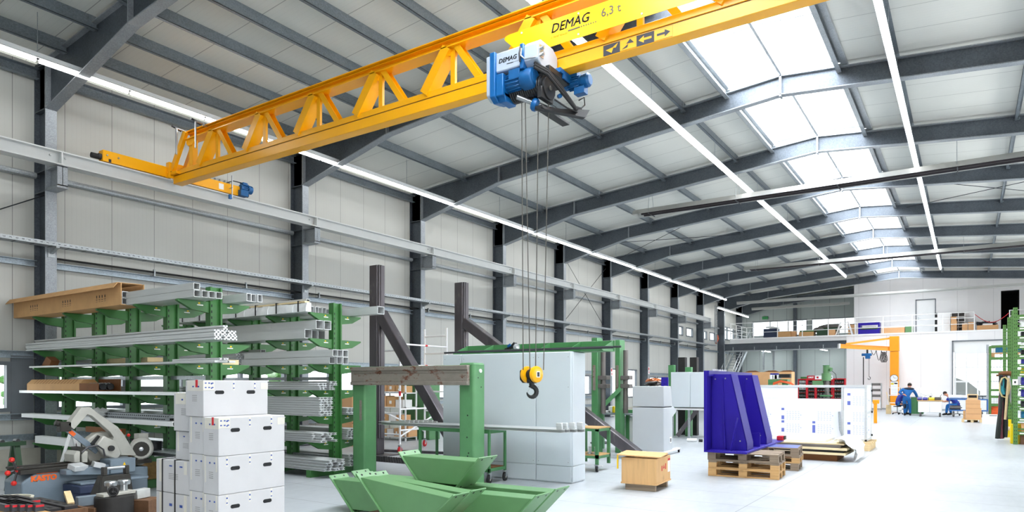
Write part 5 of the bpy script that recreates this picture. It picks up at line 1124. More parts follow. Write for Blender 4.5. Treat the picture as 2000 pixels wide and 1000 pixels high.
b = B(o); b.box(bx1 - .35, bx1 - .0, 15.35, 15.8, .1, .85); b.build('cupboard', 'white_paint', t, .006)
for i, (px, h, w, m_) in enumerate(((1192, .16, .1, 'white_paint'), (1198, .16, .05, 'guard_yellow'), (1207, .16, .05, 'guard_yellow'), (1222, .08, .4, 'press_green'), (1178, .05, .4, 'white_paint'))):
    x = XatY(px, 15.35); b = B((x, 15.4, .94)); b.box(x - w / 2, x + w / 2, 15.35, 15.5, .94, .94 + h); tag(b.build(['paper_cup', 'wood_spool', 'wood_spool', 'steel_fixture', 'paper_stack'][i], m_, None, .004), ['white cup on the work bench beside the yellow spools', 'left yellow spool on the work bench', 'right yellow spool on the work bench', 'green fixture on the work bench next to the console', 'white papers on the left of the work bench'][i], ['cup', 'spool', 'spool', 'fixture', 'papers'][i])
# small green trolley
x, y = floor_at(1166, 922); t = thing('small_trolley', 'small green trolley partly hidden right of the grey cabinet', 'cart', (x, y, 0)); o = (x, y, 0)
b = B(o)
for xx in (x - .5, x):
    for yy in (y, y + .5): b.box(xx - .03, xx + .03, yy - .02, yy + .02, .12, .8)
for z in (.25, .76):
    b.box(x - .53, x + .03, y - .02, y + .02, z, z + .05); b.box(x - .53, x + .03, y + .48, y + .52, z, z + .05); b.box(x - .03, x + .03, y, y + .5, z, z + .05)
b.build('frame', 'press_green', t)
for z in (.3, .81): b = B(o); b.box(x - .53, x + .03, y - .02, y + .52, z, z + .02); b.build('shelf', 'pine', t)
for xx in (x - .5, x): caster(o, xx, y, .055, t)
b = B(o); b.bar((x - .55, y, .12), (x + .12, y, .12), .04, .02); b.build('outrigger', 'white_paint', t)
for i, dx in enumerate((-.2, -.08)): b = B((x + dx, y + .1, .32)); b.lathe([(.05, 0), (.05, .03), (.02, .04), (.02, .12), (.03, .14)], (x + dx, y + .1, .32)); tag(b.build('fitting', 'steel_bright'), 'metal fitting on the lower shelf of the small green trolley, %s' % ['left', 'right'][i], 'fitting')
# ---- grey operator console
kx, ky = -5.72, 14.72; t = thing('operator_console', 'pale grey operator console on casters with sloping desk', 'console', (kx, ky, 0), radians(2)); kw = kx - XatY(1236, ky)
b = B(); b.prism([(-kw, 0, 1.12), (0, 0, 1.12), (0, 0, 1.60), (-kw, 0, 1.60)], (0, .0, 0)) if 0 else None
b.prism([(0, 0, 1.13), (0, .62, 1.13), (0, .5, 1.6), (0, 0, 1.6)], (-kw, 0, 0)); b.build('upper_housing', 'console_grey', t, .012, 2)
b = B(); b.prism([(0, 0, .12), (0, .62, .12), (0, .62, 1.11), (0, 0, 1.11)], (-kw, 0, 0)); b.build('lower_housing', 'console_grey', t, .012, 2)
b = B(); b.prism([(-.02, .62, .85), (-.02, .98, 1.0), (-.02, .98, 1.04), (-.02, .62, 1.16)], (-kw + .04, 0, 0)); b.build('desk', 'console_grey', t, .008, 2)
b = B(); b.prism([(-.08, .66, 1.155), (-.08, .92, 1.065), (-.08, .92, 1.07), (-.08, .66, 1.16)], (-kw + .16, 0, 0)); b.build('keypad', 'slot_dark', t)
b = B(); b.box(0, .012, .38, .52, .28, .42); b.build('socket', 'white_paint', t, .003)
b = B(); b.box(.012, .014, .41, .49, .31, .39); b.build('socket_lid', 'ring_grey', t)
b = B(); b.bar((-kw, .05, .1), (.02, .05, .1), .08, .05); b.bar((-.04, .05, .1), (-.04, 1.25, .1), .07, .05); b.bar((-kw + .04, .05, .1), (-kw + .04, 1.25, .1), .07, .05); b.build('chassis', 'white_paint', t, .004)
for x in (-.04, -kw + .04):
    for y in (.08, 1.2): caster((0, 0, 0), x, y, .037 if y < .5 else .05, t)
p = V((kx - kw * .45, ky + .25, 1.603)); t2 = thing('cable_coil', 'loose heap of copper wires on grey cloth on the console', 'cables', p)
b = B(p)
for k in range(14):
    a = R(0, 6.3); r1 = R(.06, .2); b.tube([p + V((r1 * cos(a + q * .7), r1 * .8 * sin(a + q * .7), .09 + R(0, .09))) for q in range(7)], .008, 5)
b.build('copper_wires', 'copper_wire', t2)
b = B(p)
for k in range(9): b.cbox(p + V((R(-.14, .14), R(-.12, .12), .02 + k * .008)), (R(.2, .34), R(.14, .22), .025), 0, R(0, 3), R(-.2, .2), R(-.2, .2))
b.build('grey_cloth', 'ring_grey', t2, .008)
p2 = p + V((.25, .05, .0)); b = B(p2); b.cbox(p2 + V((0, 0, .1)), (.16, .14, .2), 0, .3); b.box(p2.x - .07, p2.x + .05, p2.y - .074, p2.y - .07, p2.z + .05, p2.z + .09); tag(b.build('blue_box', 'royal_blue', None, .01), 'small blue tool box beside the copper wires on the console', 'box')
# ---- wooden crate
kx, ky = -3.94, 9.84; t = thing('wooden_crate', 'plywood crate with loose lid on the open floor', 'crate', (kx, ky, 0), radians(4)); cw, cd, ch = .56, .72, .38
b = B(); z = .125
b.box(-cw, 0, 0, .018, z, z + ch); b.box(-cw, 0, cd - .018, cd, z, z + ch); b.box(-cw, -cw + .018, .018, cd - .018, z, z + ch); b.box(-.018, 0, .018, cd - .018, z, z + ch); b.build('walls', 'ply', t, .002)
b = B(); b.box(-cw - .01, .01, -.01, cd + .01, .1, z); b.build('floor_board', 'ply', t, .002)
for y in (.03, cd - .1): B().box(-cw + .05, -.03, y, y + .07, 0, .1).build('runner', 'pallet_grey', t, .003)
b = B(); b.cbox((-cw / 2 - .04, cd / 2 - .05, z + ch + .035), (cw + .12, cd - .02, .018), 0, .14, -.0, .03); b.build('lid', 'ply', t, .003)
b = B(); b.box(0, .0015, .26, .30, z + .17, z + .25); b.prism([(0, .34, z + .2), (0, .42, z + .2), (0, .38, z + .26)], (.0015, 0, 0)); b.box(0, .0015, .45, .49, z + .18, z + .27); b.box(0, .0018, cd - .13, cd - .02, z + .3, z + .335); b.build('red_print', 'ink_red', t)
b = B(); b.box(0, .0014, cd - .14, cd - .02, z + .12, z + .3); b.build('paper_label', 'label_white', t)
b = B(); b.box(-cw - .07, -cw - .05, -.02, .0, z + .2, z + ch + .03); b.build('tag', 'label_yellow', t)
# ---- pallets
def pallet_proto(loc, rz, lb, grp, mt_='pallet_grey', mc='pine'):
    t = thing('euro_pallet', lb, 'pallet', loc, rz, grp); L, Wd = 1.2, .8
    for k in range(5):
        y = [0, .17, .33, .49, .655][k]; b = B(); b.box(-L, 0, y, y + [.145, .1, .145, .1, .145][k], .122, .144); b.build('deck_board', mt_, t, .003)
    for x in (-L, -L / 2 - .07, -.145): b = B(); b.box(x, x + .145, 0, Wd, .1, .122); b.build('cross_board', mt_, t, .003)
    for x in (-L, -L / 2 - .07, -.145):
        for y in (0, .328, .7): b = B(); b.box(x, x + .145, y, y + .1, .022, .1); b.build('block', mc, t, .003)
    for y in (0, .328, .7): b = B(); b.box(-L, 0, y, y + .1, 0, .022); b.build('bottom_board', mc, t, .003)
    return t
pl = (-2.69, 12.25); ra = radians(4.5)
pp = pallet_proto((*pl, 0), ra, 'pale brown euro pallet at the bottom of the stack under the blue frame', None, 'pine', 'pine')
pq = pallet_proto((pl[0] + .0, pl[1] + .01, .144), ra, 'grey-brown euro pallet in the middle of the stack under the blue frame', None, 'pallet_grey', 'pine')
pr = pallet_proto((pl[0] - .01, pl[1] + .0, .288), ra, 'grey euro pallet at the top of the stack under the blue frame', None, 'pallet_grey', 'pallet_grey')
for k, (m_, lb) in enumerate(((pr, 'bottom'), (pq, 'middle'), (pr, 'top'))):
    d_ = dup(m_, (-2.66 + .02 * (k % 2), 13.72, .144 * k), radians(6), '%s euro pallet of the stack behind the blue frame' % lb.replace('bottom', 'lowest').replace('top', 'highest'))
b = B((-3.0, 14.1, .433)); b.cbox((-3.22, 14.05, .434), (1.0, .7, .003), 0, radians(6)); tag(b.build('blue_film', 'blue_film'), 'blue film lying on the pallet stack behind the blue frame', 'film')
# ---- big blue weldment
bz = .434; bx0 = -3.92; by0 = 12.02; by1 = 15.2; bx1 = -3.17; bt = 1.89
t = thing('blue_weldment', 'big royal blue welded steel bracket standing on pallets', 'machine part', (bx0, by0, bz), radians(1.2)); o = (bx0, by0, bz)
b = B(o); b.box(bx0, bx1, by0, by1, bz, bz + .035); b.build('base_plate', 'royal_blue', t, .004)
b = B(o); b.box(bx0, bx0 + .05, by0, by1, bz + .035, bt); b.build('back_plate', 'royal_blue', t, .005)
b = B(o); b.prism([(bx0 + .05, by0, bt - .0), (bx0 + .5, by0 + .1, bt - .04), (bx0 + .5, by1, bt - .04), (bx0 + .05, by1, bt)], (0, 0, -.02)) if 0 else b.box(bx0 + .05, bx0 + .09, by0 + .02, by1, bt - .1, bt - .0)
b.build('top_rib', 'royal_blue', t)
for g0, gw in ((by0 + .3, .46), (by0 + 1.85, .5)):
    xt, xb = bx0 + .40, bx1 - .07
    for y in (g0, g0 + gw - .02):
        b = B(o); b.prism([(bx0 + .05, y, bz + .035), (xb, y, bz + .035), (xb, y, bz + .16), (xt, y, bt - .06), (bx0 + .05, y, bt - .06)], (0, .02, 0)); b.build('gusset_web', 'royal_blue', t, .004)
    b = B(o); b.prism([(xb, g0 - .0, bz + .035), (xb, g0, bz + .16), (xt, g0, bt - .06), (xt - .02, g0, bt - .06), (xb - .02, g0, bz + .15), (xb - .02, g0, bz + .035)], (0, gw, 0)); b.build('gusset_flange', 'royal_blue', t, .004)
    b = B(o); b.prism([(bx0 + .3, g0 - .06, bz + .035), (bx0 + .32, g0 - .06, bz + .035), (bx0 + .26, g0 - .02, bt - .14), (bx0 + .24, g0 - .02, bt - .14)], (0, .06, 0)); b.build('stiffener', 'royal_blue', t)
    b = B(o)
    for x, z in ((xt - .1, bt - .14), (xb - .12, bz + .2), (bx0 + .12, bt - .15)): b.cyl((x, g0 - .004, z), (x, g0 + .002, z), .014, 8)
    b.build('bolt_hole', 'steel_bright', t)
b = B(o); b.bar((bx0 + .44, by0 + .14, bz + .04), (bx0 + .54, by0 + .2, bz + .62), .012, .1); b.build('stiffener', 'royal_blue', t)
b = B(o); b.prism([(bx0 + .35, by0 + 1.2, bz + .035), (bx0 + .7, by0 + 1.2, bz + .035), (bx0 + .7, by0 + 1.2, bz + .3), (bx0 + .35, by0 + 1.2, bz + .26)], (0, .02, 0)); b.build('cross_rib', 'royal_blue', t)
b = B(o)
for k in range(12): y = by0 + .06 + k * .26; b.cyl((bx1 - .03, y, bz + .035), (bx1 - .03, y, bz + .0355), .012, 8); b.cyl((bx0 + .1 + k * .05, by0 + .03, bz + .035), (bx0 + .1 + k * .05, by0 + .03, bz + .0355), .01, 8)
b.build('drill_hole', 'steel_bright', t)
b = B(o)
for k in range(8): b.cyl((bx0 + .025, by0 + .5 + k * .12, bt), (bx0 + .025, by0 + .5 + k * .12, bt + .035), .012, 6)
b.build('threaded_stud', 'white_paint', t)
x, y = -3.08, 15.05; t = thing('red_jack', 'small red and black tool at the far end of the blue base plate', 'tool', (x, y, bz + .036)); b = B((x, y, bz + .036)); b.box(x - .25, x - .12, y - .1, y + .1, bz + .036, bz + .13); b.build('body', 'ink_red', t, .01); b = B((x, y, bz + .036)); b.box(x - .12, x - .1, y - .06, y + .12, bz + .05, bz + .13); b.build('handle', 'rubber_black', t, .008)
# white studs behind blue: grey-white cabinet with dark columns
wx0, wx1, wy = XatY(1310, 20), XatY(1392, 20), 20.0; t = thing('white_machine_cover', 'white machine housing between console and blue frame', 'housing', (wx0, wy, .0)); o = (wx0, wy, 0)
wx0b = XatY(1348, 20)
for a, c in ((wx0, wx0b), (wx0b, wx1)): b = B(o); b.box(a + .005, c - .005, wy, wy + .8, .95, Zat(727, a, wy)); b.build('panel', 'cabinet_grey', t, .008)
b = B(o); b.box(wx0 - .05, wx1, wy + .05, wy + .75, .86, .92); b.build('table', 'white_paint', t, .004)
for x in (wx0 - .02, wx0 + .5, wx1 - .1): b = B(o); b.box(x, x + .06, wy + .1, wy + .16, 0, .86); b.build('leg', 'galvanised', t)
b = B(o); b.bar((wx0 + .1, wy + .3, .05), (wx0 + .65, wy + .5, .85), .12, .12); b.build('strut', 'mill_steel', t)
for i, px in enumerate((1333, 1356)):
    x = XatY(px, 21.5); b = B((x, 21.5, 0)); b.box(x - .12, x + .12, 21.4, 21.6, 0, Zat(698, x, 21.5), 0); b.box(x + .12, x + .18, 21.42, 21.58, 1.7, 1.95, 0); tag(b.build('machine_column', 'cast_dark', None, .01), 'brown-black machine column standing behind the white housing, %s' % ['left one', 'right one'][i], 'column')
for i, px in enumerate((1312, 1345, 1385)):
    x = XatY(px, 21); b = B((x, 21, 0)); b.box(x - .1, x + .1, 20.95, 21.1, 0, Zat(713 + 4 * (i > 0) + 40 * (i > 1), x, 21)); tag(b.build('green_column', 'press_green', None, .008), 'green machine column rising behind the white housing, %s from the left' % ORD[i], 'column')
# ---- stack of packed panels
fx, fy = floor_at(1600, 899); t = thing('pallet_board', 'reddish brown board under the pile of packed panels', 'board', (fx, fy, 0)); b = B((fx, fy, 0)); b.box(fx - .75, fx + .35, fy, fy + 1.0, 0, .14); b.build('board', 'cardboard_dark', t, .004)
for i, (dx0, dx1, dy, z, h, m_, lb) in enumerate(((-.95, .55, -.1, .141, .05, 'cream_board', 'lowest cream panel of the packed pile'), (-.95, .5, -.06, .192, .05, 'slot_dark', 'dark panel of the packed pile'), (-.95, .58, -.08, .243, .045, 'cream_board', 'middle cream panel of the packed pile'), (-.85, .45, -.02, .289, .06, 'ring_grey', 'grey panel of the packed pile'), (-.88, .5, .0, .35, .03, 'cream_board', 'upper cream panel of the packed pile'), (-1.1, .1, .35, .381, .05, 'white_paint', 'white panel on top of the packed pile'))):
    b = B((fx, fy, z)); b.cbox((fx + (dx0 + dx1) / 2, fy + .5 + dy, z + h / 2), (dx1 - dx0, 1.1, h), 0, R(-.04, .04)); tag(b.build('packed_panel', m_, None, .004), lb, 'panel')
b = B((fx + .6, fy + .5, 0)); n_, m_2 = 26, 12; vs = []
for k in range(n_ + 1):
    for j in range(m_2 + 1):
        f = j / m_2; w = sin(k * 1.3) * .025 + sin(k * .6 + j * .8) * .035 + R(-.012, .012)
        vs.append((fx + .3 + .42 * min(1, f * 1.5) + w, fy - .12 + k * .05 + .02 * sin(j * 1.9), max(.012, .46 - .5 * max(0, f - .3) ** 1.2 * 1.3 + w * .8)))
b.add(vs, [(k * (m_2 + 1) + j, k * (m_2 + 1) + j + 1, (k + 1) * (m_2 + 1) + j + 1, (k + 1) * (m_2 + 1) + j) for k in range(n_) for j in range(m_2)])
tag(b.build('plastic_film', 'film_white'), 'crumpled clear film hanging over the packed panels', 'film')
# ---- film-covered enclosure on a pallet
ex0, ex1, ey, ed = -5.75, -2.08, 18.95, .95; ez0, ez1 = .22, 1.62; t = thing('machine_enclosure', 'aluminium-framed enclosure of white printed film panels on a pallet', 'enclosure', (ex1, ey, 0)); o = (ex1, ey, 0)
xm = XatY(1648, ey)
b = B(o)
for x in (ex0, xm - .06, ex1 - .05):
    for y in (ey, ey + ed): b.box(x, x + .05, y, y + .05, ez0, ez1 - .06)
for y in (ey, ey + ed): b.box(ex0, ex1, y - .005, y + .055, ez1 - .06, ez1); b.box(ex0, ex1, y, y + .05, ez0, ez0 + .05)
for x in (ex0, ex1 - .05): b.box(x, x + .05, y - ed + .05, y, ez1 - .06, ez1); b.box(x, x + .05, ey + .05, ey + ed, ez0, ez0 + .05); b.box(x, x + .05, ey + .05, ey + ed, .9, .94)
b.build('frame', 'aluminium', t, .003)
def film(x0, x1, z0, z1, nm, y=ey + .012):
    b = B(o); b.box(x0, x1, y, y + .008, z0, z1); f_ = b.build(nm, 'poly_sheet', t)
    b = B(o); b2 = B(o)
    nx = max(1, int((x1 - x0) / .62))
    for q in range(nx):
        xx = x0 + .08 + q * (x1 - x0) / nx
        for zz in (z0 + .12, z0 + .45, z0 + .85):
            if zz + .2 > z1: continue
            if (q + int(zz * 10)) % 3 != 1: b.box(xx, xx + .07, y - .0012, y, zz, zz + .2 if (q % 2) else zz + .1); b.box(xx, xx + .07, y - .0012, y, zz + .24, min(zz + .3, z1))
            for r_ in range(5):
                for c_ in range(5): b2.box(xx + .13 + c_ * .07, xx + .16 + c_ * .07 + .01 * (r_ % 2), y - .001, y, zz + r_ * .05, zz + .014 + r_ * .05)
            b2.lathe([(.016, 0), (.016, .001)], (xx + .48, y, zz + .12), (0, -1, 0), 12)
    b.build('blue_print', 'print_blue', f_); b2.build('faint_print', 'print_faint', f_)
wx0_, wx1_ = XatY(1558, ey), XatY(1635, ey); wz = Zat(778, -4, ey)
film(ex0 + .05, xm - .06, ez0 + .05, wz, 'lower_film_panel'); film(ex0 + .05, wx0_, wz + .002, ez1 - .06, 'upper_film_panel'); film(xm, ex1 - .05, ez0 + .05, ez1 - .06, 'door_film_panel')
b = B(o); b.box(ex1 - .02, ex1 - .012, ey + .05, ey + ed, ez0 + .05, ez1 - .06); sp_ = b.build('side_film_panel', 'poly_sheet', t)
b = B(o)
for z in (.3, .9, 1.45): b.box(ex1, ex1 + .03, ey + ed - .02, ey + ed + .04, z, z + .05)
b.build('hinge', 'rubber_black', t)
b = B(o); b.tube([(xm - .1, ey - .03, .95), (xm - .08, ey - .04, .5), (xm + .02, ey - .03, .24)], .025, 8); b.build('bent_tube', 'galvanised', t)
b = B(o)
for k in range(4): b.box(ex0 - .1, ex1 + .12, ey - .15 + k * .33, ey + .0 + k * .33, .16, .215)
for x in (ex0, (ex0 + ex1) / 2, ex1 - .08): b.box(x, x + .16, ey - .2, ey + ed + .2, 0, .16)
b.build('timber_pallet', 'pine_pale', t, .004)

# ---- stores behind the dark posts
gy_ = 15.3; x0, x1 = XatY(786, gy_), XatY(838, gy_); t = thing('green_cupboard', 'tall green steel cupboard seen between the green posts', 'cupboard', ((x0 + x1) / 2, gy_, 0)); o = ((x0 + x1) / 2, gy_, 0)
b = B(o); b.box(x0, x1, gy_ + .02, gy_ + .5, 0, 1.95); b.build('body', 'gantry_green', t, .008); xm_ = (x0 + x1) / 2
for a, c in ((x0, xm_), (xm_, x1)): b = B(o); b.box(a + .008, c - .008, gy_, gy_ + .02, .03, 1.92); b.build('door', 'gantry_green', t, .004)
b = B(o); b.cyl((xm_ + .05, gy_ - .03, 1.0), (xm_ + .05, gy_, 1.0), .04, 12); b.build('handle', 'black_paint', t)
sy_ = 14.6; x0, x1 = XatY(738, sy_), XatY(792, sy_); t = thing('store_shelf', 'white store shelf with cartons left of the green cupboard', 'shelf', ((x0 + x1) / 2, sy_, 0)); o = ((x0 + x1) / 2, sy_, 0); lv = [.12, .55, .98, 1.4, 1.8]
for x in (x0, x1 - .04):
    for y in (sy_, sy_ + .46): b = B(o); b.box(x, x + .04, y, y + .04, 0, 2.2); b.build('post', 'white_paint', t)
for z in lv: b = B(o); b.box(x0, x1, sy_ + .0, sy_ + .5, z - .03, z); b.build('shelf_board', 'white_paint', t)
random.seed(4); nn = 0
for i, z in enumerate(lv[:4]):
    x = x0 + .06; kk = -1
    while x < x1 - .25:
        w = R(.2, .34); h = R(.18, .33); nn += 1; kk += 1
        m_ = ['tan_carton', 'cardboard', 'white_paint', 'tan_carton'][nn % 4]
        b = B((x + w / 2, sy_ + .05, z)); b.box(x, x + w, sy_ + .05, sy_ + .42, z, z + h); b.box(x + w * .3, x + w * .6, sy_ + .048, sy_ + .05, z + h * .3, z + h * .6, 1)
        tag(b.build('stored_carton', [m_, 'label_white'], None, .006), '%s labelled carton, %s along the %s board of the store shelf' % (['tan', 'brown', 'white', 'tan'][nn % 4], ORD[kk], ORD[i]), 'carton'); x += w + .03
x = XatY(672, 12.6); b = B((x, 12.8, 0)); b.box(x - .5, x + .3, 12.6, 13.2, 0, 1.35); b.box(x + .3, x + .301, 12.6, 13.2, .6, .62, 1); tag(b.build('tall_brown_carton', ['tan_carton', 'cardboard_dark'], None, .01), 'tall brown carton standing behind the far rack', 'carton')
# bits on the floor beyond the console
x, y = floor_at(1352, 863); b = B((x, y, 0)); b.cyl((x - .15, y, .05), (x + .12, y + .05, .05), .05, 10); b.cyl((x + .16, y + .1, .04), (x + .26, y + .12, .04), .04, 10, 1); tag(b.build('loose_fitting', ['white_paint', 'rubber_black']), 'loose white and black fitting lying on the open floor', 'fitting')
x, y = floor_at(1172, 866); b = B((x, y, 0)); b.tube([(x + .25 * cos(a * .6), y + .3 * sin(a * .6), .02) for a in range(12)], .016, 6); b.box(x - .1, x + .02, y - .05, y + .05, 0, .09, 1); tag(b.build('power_cable', ['bolt_dark', 'ink_red']), 'coiled cable with red plug on the floor behind the small trolley', 'cable')
# ================================================================ far end of the hall
mat('bin_black', '#1d1f21', .5); mat('bin_red', '#c01526', .4); mat('clip_green', '#2f8a4c', .5)
mat('workwear_blue', '#0b5ea3', .75, 0, .12, 8); mat('workwear_dark', '#1b2637', .8, 0, .12, 8); mat('skin', '#c98d72', .55, 0, .05); mat('hair_brown', '#2e211a', .8, 0, .2, 30); mat('shirt_indigo', '#23318c', .8, 0, .1)
mat('bench_blue', '#1f5fa6', .4, 0, .05); mat('bin_blue', '#31308f', .4); mat('bin_yellow', '#e6cc1a', .4); mat('crate_teal', '#1c6f95', .45, 0, .05)
mat('shelf_green', '#527d3d', .42, 0, .05, 4); mat('orange_cable', '#e0602a', .5); mat('strap_black', '#2c3331', .8, 0, .2, 8); mat('strap_red', '#6d3540', .8, 0, .2, 8); mat('strap_white', '#d7d6dc', .7); mat('strap_teal', '#2f8f9c', .6); mat('strap_cream', '#d9c690', .8)
# ---- jib crane
jy = 48.6; jx0, jx1 = XatY(1738, jy), XatY(1755, jy); jz = Zat(657, jx0, jy)
t = thing('jib_crane', 'yellow column jib crane with swung-out arm by the white wall', 'crane', ((jx0 + jx1) / 2, jy, 0)); o = ((jx0 + jx1) / 2, jy, 0)
b = B(o); b.box(jx0, jx1, jy, jy + .5, .03, jz - .95); b.box(jx0 - .15, jx1 + .15, jy - .15, jy + .65, 0, .03); b.build('column', 'jib_yellow', t, .01)
b = B(o); b.box(jx0 - .02, jx1 + .02, jy - .03, jy + .53, jz - .93, jz); b.build('slewing_head', 'jib_yellow', t, .01)
tip = at_depth(1640, 676, 43.0); root = V((jx0 + .1, jy + .2, Zat(681, jx0, jy)))
b = B(o); b.ibeam(root, tip, .26, .2, .02, .03); b.bar(root, tip, .1, .2); b.build('arm', 'jib_yellow', t)
b = B(o); b.bar(V((jx0 + .1, jy + .2, jz - .1)), root.lerp(tip, .88) + V((0, 0, .15)), .06, .12); b.build('tie_bar', 'jib_yellow', t)
b = B(o); b.bar(tip, tip + (tip - root).normalized() * .08, .26, .3); b.build('end_stop', 'white_paint', t)
hz = root.lerp(tip, .47); 
b = B(o)
for k in range(3):
    p0 = root.lerp(tip, .4 - k * .1) + V((0, 0, -.15)); p1 = root.lerp(tip, .3 - k * .1) + V((0, 0, -.15)); b.tube([p0.lerp(p1, q / 6) + V((0, 0, -.62 * (k > 0) * sin(pi * q / 6) - .3 * (k == 0) * sin(pi * q / 6))) for q in range(7)], .018, 5)
for k in range(4): q = V((jx0 - .25 - k * .05, jy - .05, root.z - .2)); b.tube([q + V((.12 * sin(a * .9), 0, -.65 * sin(pi * a / 7))) for a in range(8)], .018, 5)
b.build('festoon_cable', 'black_paint', t)
t = thing('chain_hoist', 'small blue chain hoist on the jib crane arm', 'hoist', (hz.x, hz.y, hz.z - .5)); o = (hz.x, hz.y, hz.z - .5)
b = B(o); b.cbox((hz.x, hz.y, hz.z - .45), (.5, .26, .16)); b.cbox((hz.x + .03, hz.y, hz.z - .58), (.28, .26, .26)); b.cyl((hz.x - .24, hz.y, hz.z - .45), (hz.x - .32, hz.y, hz.z - .45), .09, 12); b.build('body', 'hoist_blue', t, .03, 2)
b = B(o); b.box(hz.x - .05, hz.x + .05, hz.y - .05, hz.y + .05, hz.z - .42, hz.z - .14); b.build('suspension', 'black_paint', t)
b = B(o); b.cyl((hz.x - .22, hz.y, 1.6), (hz.x - .22, hz.y, hz.z - .6), .03, 6); b.build('control_cable', 'black_paint', t)
b = B(o); b.cyl((hz.x + .1, hz.y, 2.1), (hz.x + .1, hz.y, hz.z - .6), .012, 5); b.tube([V((hz.x + .1, hz.y, 2.12)) + V((.07 * sin(a), 0, -.1 + .1 * cos(a))) for a in (0, .8, 1.6, 2.4, 3.2, 4.0, 4.6)], .02, 6); b.build('chain_and_hook', 'bolt_dark', t)
c = at_depth(1746, 738.5, 42.8); 
cxm = (jx0 + jx1) / 2; cz = Zat(738.5, cxm, jy)
t = thing('wall_clock', 'round white clock hung on the yellow jib column', 'clock', (cxm, jy - .03, cz)); o = (cxm, jy - .03, cz)
b = B(o); b.lathe([(.2, 0), (.222, .0), (.222, .05), (.205, .05), (.2, 0)], (cxm, jy - .005, cz), (0, -1, 0), 28); b.build('rim', 'navy_paint', t)
b = B(o); b.lathe([(.2, 0), (.2, .028), (.01, .03)], (cxm, jy - .006, cz), (0, -1, 0), 28); b.build('dial', 'white_lacquer', t)
b = B(o); b.box(cxm - .01, cxm + .14, jy - .045, jy - .04, cz - .01, cz + .006); b.prism([(cxm, jy - .045, cz), (cxm - .06, jy - .045, cz + .11), (cxm - .045, jy - .045, cz + .115), (cxm + .015, jy - .045, cz)], (0, .004, 0)); b.build('hands', 'slot_dark', t)
t = thing('notice_board', 'white notice sheet with yellow heading on the jib column below the clock', 'sign', (cxm, jy - .03, 1.3)); o = (cxm, jy - .03, 1.3); zt, zb = Zat(745, cxm, jy), Zat(771, cxm, jy)
b = B(o); b.box(cxm - .2, cxm + .2, jy - .02, jy - .003, zb, zt); b.build('sheet', 'white_lacquer', t)
b = B(o); b.box(cxm - .18, cxm - .02, jy - .022, jy - .02, zt - .2, zt - .1, 0); b.box(cxm + .01, cxm + .18, jy - .022, jy - .02, zt - .17, zt - .09, 1)
for k in range(5): b.box(cxm - .16, cxm + .14, jy - .0215, jy - .02, zt - .3 - k * .1, zt - .285 - k * .1, 2)
b.build('printing', ['bin_yellow', 'slot_dark', 'print_faint'], t)
x, y = XatY(1749, 44.4), 44.4; b = B((x, y, 0)); b.box(x - .3, x + .3, y, y + .4, .1, .42); b.cyl((x - .25, y, .08), (x - .25, y + .4, .08), .08, 8); b.cyl((x + .25, y, .08), (x + .25, y + .4, .08), .08, 8); tag(b.build('tool_box', 'white_paint', None, .01), 'white case on rollers at the foot of the jib column', 'case')
x, y = XatY(1742, 46.5), 46.5; t = thing('wire_shelf', 'small wire shelf unit standing before the jib column', 'shelf', (x, y, 0)); o = (x, y, 0)
for dx in (-.12, .45): b = B(o); b.cyl((x + dx, y, 0), (x + dx, y, 1.45), .02, 6); b.build('post', 'bolt_dark', t)
for z in (.5, .95, 1.4): b = B(o); b.box(x - .18, x + .5, y - .15, y + .15, z, z + .04); b.build('shelf', 'white_paint', t)
x, y = XatY(1712, 47.5), 47.5; t = thing('grey_shelf', 'grey shelf trolley with dark boxes near the white wall', 'shelf', (x, y, 0)); o = (x, y, 0)
b = B(o); b.box(x - .25, x + .25, y - .2, y + .2, .15, .55); b.build('drawer_case', 'white_paint', t, .01)
for dx in (-.27, .25): b = B(o); b.box(x + dx, x + dx + .03, y - .2, y + .2, .05, 1.7); b.build('side_frame', 'galvanised', t)
for z in (.85, 1.2, 1.55): b = B(o); b.box(x - .24, x + .25, y - .2, y + .2, z, z + .03); b.box(x - .22, x + .2, y - .18, y + .18, z + .03, z + .15); b.build('shelf', 'ring_grey', t)
x = XatY(1710, 32.5); b = B((x, 32.5, 0)); b.box(x - .06, x + .06, 32.4, 32.55, 0, .82); b.box(x - .1, x + .14, 32.4, 32.55, .82, .98); tag(b.build('guard_post', 'jib_yellow', None, .01), 'short yellow guard post right of the film enclosure', 'post')
